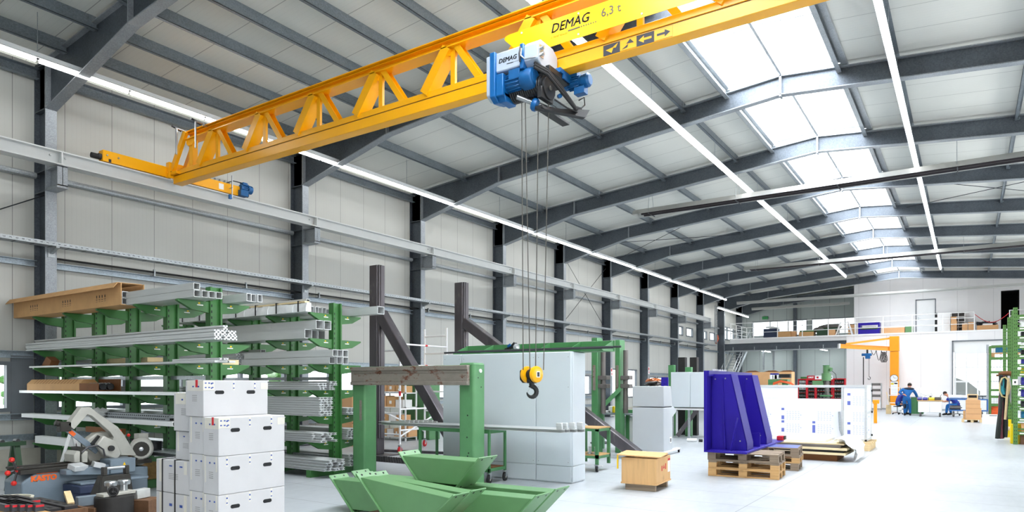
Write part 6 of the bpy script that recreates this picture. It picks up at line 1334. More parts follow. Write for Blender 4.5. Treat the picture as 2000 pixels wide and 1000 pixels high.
# ---- people
def person(name, label, loc, rz, J, hands, mats_, lower_dark=(), hair=True):
    """J: joint -> (x right, y forward, z up, radius); one skinned body, clothing and hair as children"""
    t = thing(name, label, 'person', loc, rz)
    E_ = [('pelvis', 'chest'), ('chest', 'neck'), ('neck', 'head'), ('head', 'crown'), ('chest', 'sl'), ('sl', 'el'), ('el', 'hl'), ('chest', 'sr'), ('sr', 'er'), ('er', 'hr'),
          ('pelvis', 'tl'), ('tl', 'kl'), ('kl', 'al'), ('al', 'fl'), ('pelvis', 'tr'), ('tr', 'kr'), ('kr', 'ar'), ('ar', 'fr')]
    def skin(nm, edges, grow, m_):
        ns = []; 
        for a, c in edges:
            for q in (a, c):
                if q not in ns: ns.append(q)
        me = bpy.data.meshes.new(nm); me.from_pydata([J[q][:3] for q in ns], [(ns.index(a), ns.index(c)) for a, c in edges], [])
        ob = bpy.data.objects.new(nm, me); COL.objects.link(ob)
        ob.modifiers.new('skin', 'SKIN'); sv = me.skin_vertices[0].data
        cov = {'pelvis', 'chest', 'sl', 'sr', 'tl', 'tr', 'kl', 'kr', 'al', 'ar'} | ({'el', 'er'} if mats_[1] == 'long' else set())
        for q, v in zip(ns, sv): r = J[q][3] + grow if nm != 'body' or q not in cov else max(.026, J[q][3] - .032); v.radius = (r * (1.25 if q in ('pelvis', 'chest') else 1), r)
        sv[0].use_root = True
        s_ = ob.modifiers.new('sub', 'SUBSURF'); s_.levels = 2; s_.render_levels = 2
        bpy.context.view_layer.update(); m2 = bpy.data.meshes.new_from_object(ob.evaluated_get(bpy.context.evaluated_depsgraph_get())); bpy.data.objects.remove(ob); bpy.data.meshes.remove(me)
        b = B(); b.add([v.co.copy() for v in m2.vertices], [tuple(p.vertices) for p in m2.polygons]); bpy.data.meshes.remove(m2); return b
    b = skin('body', E_, 0, 'skin')
    for hk, ek in (('hl', 'el'), ('hr', 'er')):
        h = V(J[hk][:3]); d = (h - V(J[ek][:3])).normalized(); s_ = d.cross(V((0, .3, 1))).normalized(); u = s_.cross(d)
        b.tube([h - d * .01, h + d * .05, h + d * .085], [.034, .042, .03], 8)
        for k, L in enumerate((.075, .085, .08, .06)):
            p = h + d * .08 + s_ * (-.03 + .02 * k); b.tube([p, p + d * L * .5 - u * .008, p + d * L * .9 - u * .03], [.0095, .009, .007], 6)
        p = h + d * .03 + s_ * .035; b.tube([p, p + s_ * .025 + d * .03, p + s_ * .03 + d * .06 - u * .01], [.012, .011, .008], 6)
    hd = V(J['head'][:3]); fwd = V(J.get('face', (0, 1, 0))).normalized(); r = J['head'][3]
    sd = fwd.cross(V((0, 0, 1))).normalized(); up = sd.cross(fwd)
    b.ball(hd + fwd * (r + .008) - up * .02, .018, 0, 8, (1, 1, 1.4))
    for s in (-1, 1): b.ball(hd + sd * s * (r * .98) - up * .01, .026, 0, 8, (.6, .9, 1.2))
    body = b.build('body', 'skin', t, 0, 1, 3)
    b = B()
    for s in (-1, 1): b.ball(hd + fwd * r * .93 + sd * s * .032 + up * .02, .012, 0, 6)
    b.build('eyes', 'slot_dark', t)
    b = B(); b.ball(hd + fwd * r * .92 - up * .062, .02, 0, 8, (1.2, 1, .5)); b.build('mouth', 'strap_red', t)
    if hair: b = B(); b.ball(hd + up * .035 - fwd * .022, r * 1.1, 0, 14, (1, 1, .95)); b.build('hair', 'hair_brown', t)
    top, sleeve, legs = mats_
    arms = [('pelvis', 'chest'), ('chest', 'sl'), ('chest', 'sr')] + [('sl', 'el'), ('sr', 'er')] + ([('el', 'wl'), ('er', 'wr')] if sleeve == 'long' else [])
    for k, (e, h, w) in enumerate((('el', 'hl', 'wl'), ('er', 'hr', 'wr'))):
        p = V(J[e][:3]).lerp(V(J[h][:3]), .86); J[w] = (*p, .048)
    if sleeve != 'long':
        for s, e, w in (('sl', 'el', 'ql'), ('sr', 'er', 'qr')):
            p = V(J[s][:3]).lerp(V(J[e][:3]), .75); J[w] = (*p, J[e][3] + .012)
        arms = [('pelvis', 'chest'), ('chest', 'sl'), ('chest', 'sr'), ('sl', 'ql'), ('sr', 'qr')]
    J['waist'] = (*V(J['pelvis'][:3]).lerp(V(J['chest'][:3]), .3), J['pelvis'][3] * .95); J['hip'] = (J['pelvis'][0], J['pelvis'][1], J['pelvis'][2] - .07, J['pelvis'][3] * .98)
    arms = [('hip', 'waist'), ('waist', 'chest')] + arms[1:]
    skin('jacket', arms, .02, top).build('jacket' if sleeve == 'long' else 'shirt', top, t, 0, 1, 3)
    skin('trousers', [('waist', 'pelvis'), ('pelvis', 'tl'), ('tl', 'kl'), ('kl', 'al'), ('pelvis', 'tr'), ('tr', 'kr'), ('kr', 'ar')], .016, legs).build('trousers', legs, t, 0, 1, 3)
    for a, f in (('al', 'fl'), ('ar', 'fr')):
        p, q = V(J[a][:3]), V(J[f][:3]); b = B(); b.tube([p + V((0, 0, .04)), p + V((0, 0, -.03)), (p + q) / 2 + V((0, 0, -.005)), q + (q - p).normalized() * .03], [.055, .06, .055, .04], 10); b.build('shoe', 'rubber_black', t)
    return t, b
mx_, my_ = floor_at(1772, 811.5); my_ -= .1
JA = dict(pelvis=(-.03, -.05, .93, .125), chest=(.03, .08, 1.26, .145), neck=(.1, .16, 1.45, .06), head=(.115, .2, 1.575, .092), crown=(.115, .2, 1.64, .07), sl=(-.19, .06, 1.36, .07), el=(-.37, -.0, 1.2, .05), hl=(-.14, -.19, 1.1, .034), sr=(.27, .12, 1.35, .07), er=(.40, .24, 1.12, .05), hr=(.46, .42, .93, .034),
          tl=(-.13, -.03, .86, .1), kl=(-.1, .04, .47, .065), al=(-.1, -.02, .09, .045), fl=(-.12, .14, .04, .035), tr=(.08, -.02, .86, .1), kr=(.12, .1, .47, .065), ar=(.13, .06, .09, .045), fr=(.15, .22, .04, .035), face=(.1, 1, -.4))
t, _ = person('person', 'man in blue work jacket seen from behind, leaning on the bench', (mx_, my_, 0), .06, JA, None, ('workwear_blue', 'long', 'workwear_blue'))
b = B(); b.ball((.06, .08, 1.40), .17, 0, 14, (1.55, .8, .42)); b.build('jacket_yoke', 'workwear_dark', t)
b = B(); b.ball((-.11, -.02, .5), .095, 0, 10, (.8, 1, 1.6)); b.build('knee_patch', 'workwear_dark', t)
# seated worker behind him, on a stool
bx_, by_ = XatY(1758, 42.4) - .1, 42.4
JB = dict(pelvis=(0, -.05, .58, .125), chest=(0, .16, .95, .14), neck=(0, .3, 1.12, .058), head=(.02, .42, 1.2, .09), crown=(.02, .46, 1.25, .07), sl=(-.19, .18, 1.02, .066), el=(-.23, .25, .74, .048), hl=(-.16, .46, .66, .034), sr=(.19, .18, 1.02, .066), er=(.24, .27, .74, .048), hr=(.2, .47, .66, .034),
          tl=(-.1, 0, .56, .09), kl=(-.14, .42, .54, .066), al=(-.14, .4, .1, .045), fl=(-.14, .56, .04, .034), tr=(.1, 0, .56, .09), kr=(.13, .42, .54, .066), ar=(.13, .38, .1, .045), fr=(.13, .54, .04, .034), face=(0, 1, -.6))
person('person', 'seated worker in indigo shirt bent forward behind the leaning man', (bx_, by_, 0), radians(-62), JB, None, ('shirt_indigo', 'short', 'workwear_blue'))
def stool(x, y, lb, z=.46):
    t = thing('work_stool', lb, 'stool', (x, y, 0)); o = (x, y, 0)
    b = B(o); b.lathe([(.02, z - .05), (.17, z - .05), (.19, z - .03), (.19, z - .005), (.1, z)], (x, y, 0), n=20); b.build('seat', 'rubber_black', t)
    b = B(o); b.cyl((x, y, .1), (x, y, z - .05), .03, 8); b.build('column', 'steel_bright', t)
    for k in range(5): a = k * 2 * pi / 5; b = B(o); b.bar((x, y, .1), (x + .26 * cos(a), y + .26 * sin(a), .07), .04, .03); b.ball((x + .26 * cos(a), y + .26 * sin(a), .035), .035, 0, 8); b.build('leg', 'rubber_black', t)
stool(bx_ - .03, by_ - .03, 'black work stool under the seated worker in the indigo shirt')
b = B((bx_ - .38, by_ + .1, .0)); b.bar((bx_ - .42, by_ + .35, .5), (bx_ - .58, by_ + .35, 1.2), .3, .02); b.box(bx_ - .6, bx_ - .35, by_ + .3, by_ + .34, 0, .5); tag(b.build('chair_back', 'pine_pale'), 'pale wooden seat back behind the seated worker', 'chair')
# ---- bench group
def bench_top(name, lb, x0, x1, y0, y1, z0, z1, body, top, wheels=True):
    t = thing(name, lb, 'cabinet', ((x0 + x1) / 2, y0, 0)); o = ((x0 + x1) / 2, y0, 0)
    n = 2; w = (x1 - x0) / n; b = B(o); b.box(x0, x1, y0 + .03, y1, z0, z1); b.build('body', body, t, .006)
    for k in range(n): b = B(o); b.box(x0 + k * w + .01, x0 + (k + 1) * w - .01, y0, y0 + .03, z0 + .01, z1 - .01); b.build('door', body, t, .006)
    b = B(o); b.box(x0 - .04, x1 + .04, y0 - .04, y1 + .04, z1, z1 + .045); b.build('worktop', top, t, .004)
    if wheels:
        for x in (x0 + .08, x1 - .08):
            for y in (y0 + .1, y1 - .1): caster(o, x, y, .09, t, 'ring_grey')
    return t
wy = 40.3; wx0, wx1 = XatY(1793, wy), XatY(1839, wy); wz = Zat(781.5, wx0, wy)
bench_top('mobile_bench', 'white mobile workbench cabinet on casters in front of the workers', wx0, wx1, wy, wy + .95, .22, wz - .045, 'white_lacquer', 'pine')
for i, (px0, px1, m_, lb) in enumerate(((1792, 1800, 'bin_blue', 'left indigo parts bin on the white mobile bench'), (1802, 1811, 'bin_blue', 'second indigo parts bin on the white mobile bench'), (1814, 1825, 'bin_yellow', 'yellow parts bin on the white mobile bench'))):
    a, c = XatY(px0, wy), XatY(px1, wy); b = B(((a + c) / 2, wy, wz)); b.prism([(a, wy + .0, wz), (a, wy + .3, wz), (a, wy + .3, wz + .14), (a, wy + .05, wz + .14), (a, wy - .03, wz + .08)], (c - a, 0, 0)); b.prism([(a + .02, wy + .05, wz + .1401), (a + .02, wy + .28, wz + .1401), (a + .02, wy + .28, wz + .142), (a + .02, wy + .05, wz + .142)], (c - a - .04, 0, 0), 1); tag(b.build('parts_bin', [m_, 'slot_dark'], None, .006), lb, 'bin')
for i, px in enumerate((1828, 1832, 1836)):
    x = XatY(px, wy + .1); b = B((x, wy + .1, wz)); b.lathe([(.055, 0), (.06, .01), (.06, .15), (.05, .16), (.05, .05)], (x, wy + .1, wz), n=14); tag(b.build('metal_ring', 'ring_grey'), 'grey metal ring on the white mobile bench, %s' % ['next to the yellow bin', 'in the middle of the three', 'at the right end'][i], 'ring')
yb = 42.0; dx0, dx1 = XatY(1779, yb), XatY(1803, yb); zb_ = .98
bench_top('fixed_bench', 'green workbench behind the white mobile one', dx0, dx1, yb, yb + .75, .05, zb_ - .045, 'press_green', 'deck_grey', False)
t = thing('lamp_magnifier', 'white ring magnifier lamp rising from the white mobile bench', 'lamp', (XatY(1808, wy + .7), wy + .7, wz)); yb = wy + .5; zb_ = wz; lx = XatY(1808, yb + .2); lz = Zat(763, lx, yb); o = (lx, yb + .2, zb_)
b = B(o); b.lathe([(.17, 0), (.25, -.02), (.27, .02), (.25, .05), (.17, .03)], (lx, yb + .2, lz), (.2, -1, .3), 24); b.lathe([(.17, 0), (.17, .01), (.01, .02)], (lx, yb + .2, lz), (.2, -1, .3), 24); b.build('lamp_head', 'white_lacquer', t)
b = B(o); b.tube([(lx + .2, yb + .35, zb_), (lx + .3, yb + .4, zb_ + .3), (lx + .05, yb + .3, lz - .1)], .03, 8); b.build('lamp_arm', 'white_paint', t)
random.seed(5)
for i in range(16):
    px = 1803 + i * 2.4; x = XatY(px, yb); y = yb - .05 + (i % 3) * .12; h = R(.08, .3); w = R(.05, .12); m_ = ['white_paint', 'ring_grey', 'aluminium', 'white_lacquer', 'bolt_dark'][i % 5]
    b = B((x, y, zb_))
    if i % 3 == 0: b.lathe([(w * .5, 0), (w * .5, h), (w * .4, h + .02)], (x, y, zb_), n=12)
    elif i % 3 == 1: b.cbox((x, y, zb_ + h * .3), (w * 1.6, .12, h * .6), 0, R(-.4, .4))
    else: b.prism([(x - w, y, zb_), (x + w, y, zb_), (x + w * .6, y, zb_ + h), (x - w * .2, y, zb_ + h * .7)], (0, .1, 0))
    tag(b.build('machine_part', m_, None, .006), '%s small machined part behind the bins on the white mobile bench' % ['white', 'dark grey', 'bright silver', 'glossy white', 'black'][i % 5], 'part', 'small parts on the mobile bench, %s' % ['white', 'dark grey', 'silver', 'glossy white', 'black'][i % 5])
# worker at right, blue trolley
cx_, cy_ = XatY(1868, 42.6), 42.6
JC = dict(pelvis=(0, -.1, .56, .125), chest=(0, .22, .88, .14), neck=(0, .4, 1.03, .058), head=(.0, .53, 1.13, .09), crown=(.0, .57, 1.19, .07), sl=(-.19, .24, .94, .066), el=(-.24, .42, .72, .048), hl=(-.16, .7, .74, .034), sr=(.19, .24, .94, .066), er=(.24, .42, .72, .048), hr=(.16, .7, .74, .034),
          tl=(-.1, -.05, .54, .09), kl=(-.14, .38, .55, .066), al=(-.14, .42, .1, .045), fl=(-.14, .58, .04, .034), tr=(.1, -.05, .54, .09), kr=(.14, .38, .55, .066), ar=(.14, .3, .1, .045), fr=(.14, .46, .04, .034), face=(0, 1, -.9))
person('person', 'worker with short brown hair stooping over small parts behind the blue trolley', (cx_, cy_, 0), radians(72), JC, None, ('shirt_indigo', 'short', 'workwear_blue'))
stool(cx_ + .06, cy_ - .02, 'black work stool under the stooping worker', .44)
x0, x1, y0 = XatY(1853, 40.8), XatY(1930, 40.8), 40.8; zt = Zat(779, x0, y0); t = thing('blue_trolley', 'blue flat trolley with two decks in front of the stooping worker', 'cart', ((x0 + x1) / 2, y0, 0)); o = ((x0 + x1) / 2, y0, 0)
for z in (.3, zt - .05): b = B(o); b.box(x0, x1, y0, y0 + .7, z, z + .05); b.build('deck', 'bench_blue', t, .006)
for x in (x0, x1 - .04):
    for y in (y0, y0 + .66): b = B(o); b.box(x, x + .04, y, y + .04, .35, zt - .05); b.build('post', 'bench_blue', t)
for x in (x0 + .2, x1 - .25):
    for y in (y0 + .12, y0 + .6): caster(o, x, y, .13, t, 'ring_grey')
for i, (px, w, h, z, m_, lb) in enumerate(((1865, .55, .2, zt, 'white_lacquer', 'white wrapped part on the upper deck of the blue trolley, left'), (1884, .5, .18, zt, 'film_white', 'white wrapped part on the upper deck of the blue trolley, right'), (1865, .5, .22, .35, 'ring_grey', 'grey motor part on the lower deck of the blue trolley'))):
    x = XatY(px, y0 + .2); b = B((x, y0 + .3, z)); b.ext([(w * .3 * cos(a) * .7, h / 2 + h / 2 * sin(a)) for a in [k * pi / 5 for k in range(10)]], (x - w / 2, y0 + .3, z), (x + w / 2, y0 + .3, z)); tag(b.build('wrapped_part', m_), lb, 'part')
for i, px in enumerate((1908, 1915, 1922)):
    x = XatY(px, y0 + .3); b = B((x, y0 + .3, zt)); b.lathe([(.08, 0), (.08, .12), (.06, .13), (.06, .02)], (x, y0 + .3, zt), n=14); tag(b.build('metal_bush', 'steel_bright'), 'steel bush on the right end of the blue trolley, %s from the left' % ORD[i], 'bush', 'bushes on the blue trolley')
# cartons on pallet, white board
x, y = floor_at(1878, 824.5); x1 = XatY(1917, y); t = thing('small_pallet', 'pale wooden pallet carrying brown cartons near the blue trolley', 'pallet', (x, y, 0)); o = (x, y, 0)
for k in range(4): b = B(o); b.box(x, x1, y + k * .22, y + k * .22 + .15, .1, .125); b.build('deck_board', 'pine_pale', t)
for dx in (0, .46, .9): b = B(o); b.box(x + dx * (x1 - x), x + dx * (x1 - x) + .1, y, y + .8, 0, .1); b.build('runner', 'pine_pale', t)
mid = (x + x1) / 2; zc = .127
for (a, c, y0_, z0, h, lb, m_) in ((XatY(1886, y), XatY(1917, y), y + .05, zc, .48, 'big brown carton at the front of the small pallet, lower one', 'tan_carton'), (XatY(1886, y), XatY(1915, y), y + .06, zc + .482, .36, 'brown carton stacked on the big one on the small pallet', 'tan_carton'), (XatY(1881, y), XatY(1885.5, y), y + .1, zc, .36, 'narrow brown carton left of the big one on the small pallet', 'cardboard')):
    t = thing('brown_carton', lb, 'carton', ((a + c) / 2, y0_ + .2, z0)); o = ((a + c) / 2, y0_ + .2, z0); b = B(o); b.box(a, c, y0_, y0_ + .5, z0, z0 + h); b.build('body', m_, t, .006); b = B(o); b.box(a, c, y0_ - .001, y0_, z0 + h * .48, z0 + h * .5); b.build('flap_line', 'cardboard_dark', t)
b = B((XatY(1898, y + .3), y + .3, 0)); a, c = XatY(1889, y + .7), XatY(1910, y + .7); b.box(a, c, y + .62, y + 1.0, 0, 1.2); b.box(a + .04, c - .04, y + .615, y + .62, 1.05, 1.16, 1); tag(b.build('wooden_box', ['pine_pale', 'slot_dark'], None, .006), 'pale wooden box rising behind the stacked brown cartons', 'box')
a, c = XatY(1918, 34), XatY(1954, 34); b = B(((a + c) / 2, 34, 0)); b.box(a, c, 34, 34.03, 0.0, Zat(809, a, 34)); b.cyl((a + .25, 33.995, .36), (a + .5, 33.995, .36), .015, 6, 1); tag(b.build('white_board', ['white_lacquer', 'bolt_dark'], None, .004), 'white board standing on the floor right of the brown cartons', 'board')
# ---- far green shelf by the gate
gx0_, gx1_, gy_ = XatY(1931, 43.0), 2.3, 43.0; t = thing('green_shelving', 'green shelf with mesh back standing before the glazed gate', 'shelf', (gx0_, gy_, 0)); o = (gx0_, gy_, 0)
b = B(o); b.box(gx0_ - .1, gx0_, gy_, gy_ + .1, 0, Zat(673, gx0_, gy_)); b.build('end_post', 'galvanised', t)
for x in (gx0_ + .02, gx1_):
    for y in (gy_, gy_ + .9): b = B(o); b.box(x, x + .09, y, y + .09, 0, Zat(676, gx0_, gy_)); b.build('post', 'shelf_green', t)
for py, dk in ((677, 0), (700, 1), (727, 1), (762, 1), (775, 1), (791, 1)):
    z = Zat(py, gx0_, gy_)
    for y in (gy_, gy_ + .84): b = B(o); b.box(gx0_ + .11, gx1_, y, y + .06, z - .06, z + .06); b.build('beam', 'shelf_green', t)
    if dk: b = B(o); b.box(gx0_ + .11, gx1_, gy_ + .06, gy_ + .84, z + .0, z + .02); b.build('deck', 'deck_grey', t)
b = B(o); zA, zB = Zat(700, gx0_, gy_), Zat(677, gx0_, gy_)
for k in range(14): b.box(gx0_ + .11 + k * .13, gx0_ + .12 + k * .13, gy_ + .92, gy_ + .93, Zat(790, gx0_, gy_), zB)
for k in range(26): zz = Zat(790, gx0_, gy_) + k * .12; b.box(gx0_ + .11, gx1_, gy_ + .93, gy_ + .94, zz, zz + .008) if zz < zB else None
b.build('mesh_back', 'galvanised', t)
z = Zat(698, gx0_, gy_) + .0; x = XatY(1943, gy_ + .2); b = B((x, gy_ + .4, z)); b.box(x - .25, x + 1.2, gy_ + .1, gy_ + .8, z + .18, z + .24); b.box(x - .2, x, gy_ + .12, gy_ + .75, z, z + .18); b.box(x + .8, x + 1.0, gy_ + .12, gy_ + .75, z, z + .18); tag(b.build('shelf_pallet', 'tan_carton', None, .004), 'small wooden pallet high on the far green shelf', 'pallet')
x0_ = XatY(1944.5, gy_ + .2); b = B((x0_, gy_ + .4, z + .242)); b.box(x0_, x0_ + 1.1, gy_ + .12, gy_ + .75, z + .242, z + .56)
for k in range(8): b.box(x0_ + .02 + k * .14, x0_ + .03 + k * .14, gy_ + .1, gy_ + .12, z + .242, z + .56)
for k in range(3): b.box(x0_, x0_ + 1.1, gy_ + .1, gy_ + .12, z + .3 + k * .1, z + .31 + k * .1)
tag(b.build('teal_crate', 'crate_teal', None, .006), 'teal ribbed plastic crate on the small pallet high on the far green shelf', 'crate')
z = Zat(807, gx0_, gy_); b = B((XatY(1946, gy_), gy_ + .4, 0.0)); c = V((XatY(1947, gy_), gy_ + .2, .0))
for k in range(9): r_ = .45 - k * .03; b.tube([c + V((r_ * cos(a * .6), .5 * r_ * sin(a * .6), .05 + k * .06 + .02 * sin(a))) for a in range(12)], .035, 6)
tag(b.build('orange_hose', 'orange_cable'), 'orange hose coiled at the bottom of the far green shelf', 'hose')
# ---- big green pallet rack at the right edge
def rpost(x, y, h, o, t):
    b = B(o); b.box(x, x + .1, y, y + .012, 0, h); b.box(x, x + .012, y + .012, y + .1, 0, h); b.box(x + .088, x + .1, y + .012, y + .1, 0, h)
    for k in range(int(h / .1)):
        for dx in (.025, .065): b.box(x + dx, x + dx + .014, y - .001, y, .06 + k * .1, .09 + k * .1, 1)
        b.box(x - .001, x, y + .04, y + .06, .06 + k * .1, .09 + k * .1, 1)
    b.build('post', ['shelf_green', 'slot_dark'], t)
RXA = XatY(1979, 23.1)
t = thing('pallet_rack', 'tall green shelf rack with perforated posts at the right edge', 'rack', (RXA, 23.1, 0)); o = (RXA, 23.1, 0); hr = 3.74
bays = [23.1, 26.4, 29.7]
for y in bays:
    for dx in (0, .78): rpost(RXA + dx, y, hr, o, t)
    b = B(o)
    for z in (.4, 1.2, 2.0, 2.8, 3.5): b.box(RXA + .1, RXA + .78, y + .03, y + .06, z, z + .04)
    b.build('end_brace', 'shelf_green', t)
levels = [.35, .72, 1.02, 1.3, 1.62, 1.95, 2.2, 2.45, 2.7, 2.95, 3.2, 3.5]
for z in levels:
    b = B(o)
    b.box(RXA + .1, RXA + 2.4, 23.1, 23.15, z - .09, z); b.build('beam', 'shelf_green', t)
    b = B(o); b.box(RXA + .1, RXA + 2.4, 23.15, 24.0, z - .03, z - .0); b.build('shelf', 'white_paint', t)
    b = B(o); b.box(RXA + .14, RXA + .24, 23.097, 23.1, z - .06, z - .03); b.build('shelf_label', 'label_white', t)
rpost(RXA + 2.4, 23.1, hr, o, t); rpost(RXA + 2.4, 24.0, hr, o, t); rpost(RXA + .0, 24.0, hr, o, t)
random.seed(9)
kinds = [('bin_blue', 'indigo storage bin'), ('slot_dark', 'black box'), ('bin_yellow', 'yellow storage bin'), ('crate_teal', 'blue storage tray'), ('tan_carton', 'brown carton'), ('bolt_dark', 'dark metal part'), ('white_paint', 'white case')]
order = [4, 3, 5, 0, 0, 2, 0, 1, 6, 1, 6, 1]
for i, z in enumerate(levels[:-1]):
    h = min(.22, levels[i + 1] - z - .12); x = RXA + .18
    for k in range(2):
        m_, nm = kinds[order[i] if k == 0 else (order[i] + 3) % 7]; w = R(.22, .3); b = B((x + w / 2, 23.3, z)); b.prism([(x, 23.18, z + .001), (x, 23.5, z + .001), (x, 23.5, z + h), (x, 23.22, z + h), (x, 23.16, z + h * .55)], (w, 0, 0))
        if i == 5 and k == 0: b.text('XLP', (x + w * .5, 23.17, z + h * .4), .1, (1, 0, 0), (0, 0, 1), 1)
        tag(b.build('storage_bin', [m_, 'slot_dark'], None, .006), 'right-hand %s on the %s-lowest shelf of the tall rack' % (nm, ORD[i]) if k else '%s at the post on the %s-lowest shelf of the tall rack' % (nm, ORD[i]), 'bin'); x += w + .03
b = B((RXA + .4, 23.2, 0)); b.box(RXA + .16, RXA + 1.0, 23.2, 23.9, 0, .25)
for k in range(4): b.box(RXA + .16 + k * .2, RXA + .28 + k * .2, 23.18, 23.2, .0, .25)
tag(b.build('slatted_box', 'pallet_dark', None, .004), 'brown slatted wooden box on the floor inside the tall green rack', 'box')
def guard(px, py, lb):
    x, y = floor_at(px, py); y -= .2; b = B((x, y, 0)); w = .28; b.box(x - w / 2, x + w / 2, y - .02, y + .12, 0, .55); b.box(x - w / 2, x - w / 2 + .03, y + .12, y + .3, 0, .5); tag(b.build('rack_guard', 'guard_yellow', None, .01), lb, 'guard')
guard(1985, 866, 'yellow rack protector at the foot of the tall green rack, nearer one'); guard(1973, 853.5, 'yellow rack protector at the foot of the tall green rack, farther one')
x, y = floor_at(1979, 861); b = B((x, y, 0)); b.cyl((x + .02, y - .0, .3), (x - .1, y + 1.7, .3), .05, 10); tag(b.build('guard_tube', 'pine_pale'), 'pale round bar lying between the two yellow rack protectors', 'bar')
# slings hanging on the rack end
hx, hy = XatY(1966, 24.6), 24.6; hz_ = Zat(733, hx, hy)
t = thing('sling_hook_rail', 'brown padded hook rail holding slings at the rack end', 'hook', (hx, hy, hz_)); b = B((hx, hy, hz_)); b.ball((hx, hy, hz_ + .05), .16, 0, 12, (1.3, .7, .5)); b.box(hx - .25, hx + .3, hy - .03, hy + .03, hz_ - .03, hz_ + .03); b.build('rail', 'cardboard_dark', t)
def sling(px0, px1, z1, mt_, lb, r=.03, spread=.0, n=4, cat='sling'):
    x = XatY(px0, hy - .1); xb = XatY(px1, hy - .1); b = B((x, hy - .1, hz_))
    for k in range(n):
        dx = R(-.05, .05); pts = []
        for q in range(9):
            f = q / 8; pts.append((x + (xb - x) * f ** 1.5 + dx + R(-.012, .012) + spread * (k - n / 2) * f, hy - .08 - .05 * k * f - R(0, .03), hz_ + (z1 - hz_) * f))
        b.tube(pts, [r * R(.8, 1.2) for _ in pts], 7)
    tag(b.build('hanging_sling', mt_), lb, cat)
random.seed(21)
sling(1957, 1951, .06, 'strap_black', 'black lifting sling with grey sheen hanging leftmost on the rack end', .05, -.05, 5)
sling(1960, 1955, .06, 'strap_red', 'dark red lifting sling hanging to the floor on the rack end', .045, .03, 4)
sling(1963, 1961, .1, 'strap_black', 'black green lifting sling hanging beside the wooden pole', .05, .02, 3)
sling(1959, 1960, 1.35, 'strap_teal', 'teal looped sling at the top of the rack end', .03, .0, 4)
x = XatY(1966, hy - .3); b = B((x, hy - .3, .5)); b.cyl((XatY(1963, hy - .3), hy - .3, .62), (XatY(1970, hy - .3), hy - .2, hz_ - .08), .03, 10); tag(b.build('wooden_pole', 'pine_pale'), 'pale wooden pole hanging among the slings', 'pole')
x = XatY(1978, hy - .1); b = B((x, hy - .1, hz_))
for k in range(5): b.tube([(x - .12 + k * .045 + .05 * sin(a * .35) * (1 if k % 2 else -1), hy - .1 - k * .012, hz_ - .9 * sin(pi * a / 9) * (.75 + .08 * k)) if 0 else (x - .14 + .28 * a / 9 + .012 * k, hy - .1 - k * .015, hz_ - .02 - (.85 - .05 * k) * sin(pi * a / 9)) for a in range(10)], .022, 6)
tag(b.build('white_rope', 'strap_white'), 'white rope looped on the tall green rack end', 'rope')
x = XatY(1962, hy - .2); b = B((x, hy - .2, hz_ - .3))
b.tube([(x + .12 * cos(a * .7), hy - .2, hz_ - .35 + .3 * sin(a * .7)) for a in range(10)], .025, 6); tag(b.build('cream_rope', 'strap_cream'), 'cream rope ring hanging at the top of the rack end', 'rope')
x = XatY(1976, hy - .1); b = B((x, hy - .1, .9))
for k in range(16): b.lathe([(.02, 0), (.035, .01), (.035, .03), (.02, .04)], (x + .02 * (k % 2), hy - .12, .95 + k * .06), (1 if k % 2 else .2, .3, 0), 8)
tag(b.build('lifting_chain', 'strap_teal'), 'bluish lifting chain hanging below the white rope', 'chain')
x = XatY(1983, 23.08); b = B((x, 23.09, 1.7)); b.box(RXA - .02, RXA + .1, 23.08, 23.095, 1.62, 1.78); b.box(RXA + .02, RXA + .06, 23.078, 23.08, 1.67, 1.73, 1); tag(b.build('rack_sign', ['label_white', 'slot_dark']), 'small white sign with dark mark on the near post of the tall rack', 'sign')
# ---- store under the mezzanine: red bin rack, drill press, tan carton, machine with cables
ry_ = 46.5
def bin_rack(px0, px1, ptop, lb, cols, rows, white=0):
    x0, x1 = XatY(px0, ry_), XatY(px1, ry_); zt = Zat(ptop, x0, ry_); t = thing('bin_rack', lb, 'rack', ((x0 + x1) / 2, ry_, 0)); o = ((x0 + x1) / 2, ry_, 0)
    b = B(o); b.box(x0, x0 + .07, ry_, ry_ + .4, 0, zt); b.box(x1 - .07, x1, ry_, ry_ + .4, 0, zt); b.box(x0 + .07, x1 - .07, ry_ + .36, ry_ + .4, 0, zt); b.box(x0 + .07, x1 - .07, ry_, ry_ + .36, zt - .06, zt); b.build('frame', 'bin_red', t, .004)
    rw_ = (zt - .1) / rows; cw_ = (x1 - x0 - .16) / cols
    for r_ in range(rows):
        z = .04 + r_ * rw_; b = B(o); b.box(x0 + .07, x1 - .07, ry_ + .02, ry_ + .36, z - .012, z + .003); b.build('shelf', 'bin_red' if r_ % 2 else 'deck_grey', t)
        if r_ < rows * .3: continue
        for c_ in range(cols):
            xx = x0 + .08 + c_ * cw_; b = B(o); b.prism([(xx + .01, ry_ + .01, z + .004), (xx + .01, ry_ + .3, z + .004), (xx + .01, ry_ + .3, z + rw_ * .78), (xx + .01, ry_ + .1, z + rw_ * .78), (xx + .01, ry_ - .03, z + rw_ * .45)], (cw_ - .02, 0, 0), 2 if (white and r_ > rows - white) else 0); b.box(xx + cw_ * .2, xx + cw_ * .8, ry_ - .034, ry_ - .02, z + rw_ * .12, z + rw_ * .4, 3); b.box(xx + cw_ * .4, xx + cw_ * .6, ry_ - .0, ry_ + .08, z + rw_ * .78, z + rw_ * .86, 1); b.build('bin', ['bin_black', 'clip_green', 'white_paint', 'ring_grey'], t)
    return x0, x1, zt
a0 = bin_rack(1558, 1576, 740, 'red bin rack with mostly white bins, leftmost under the mezzanine', 4, 9, 4)
a1 = bin_rack(1576, 1593, 741, 'red bin rack with black bins, second from the left under the mezzanine', 3, 8)
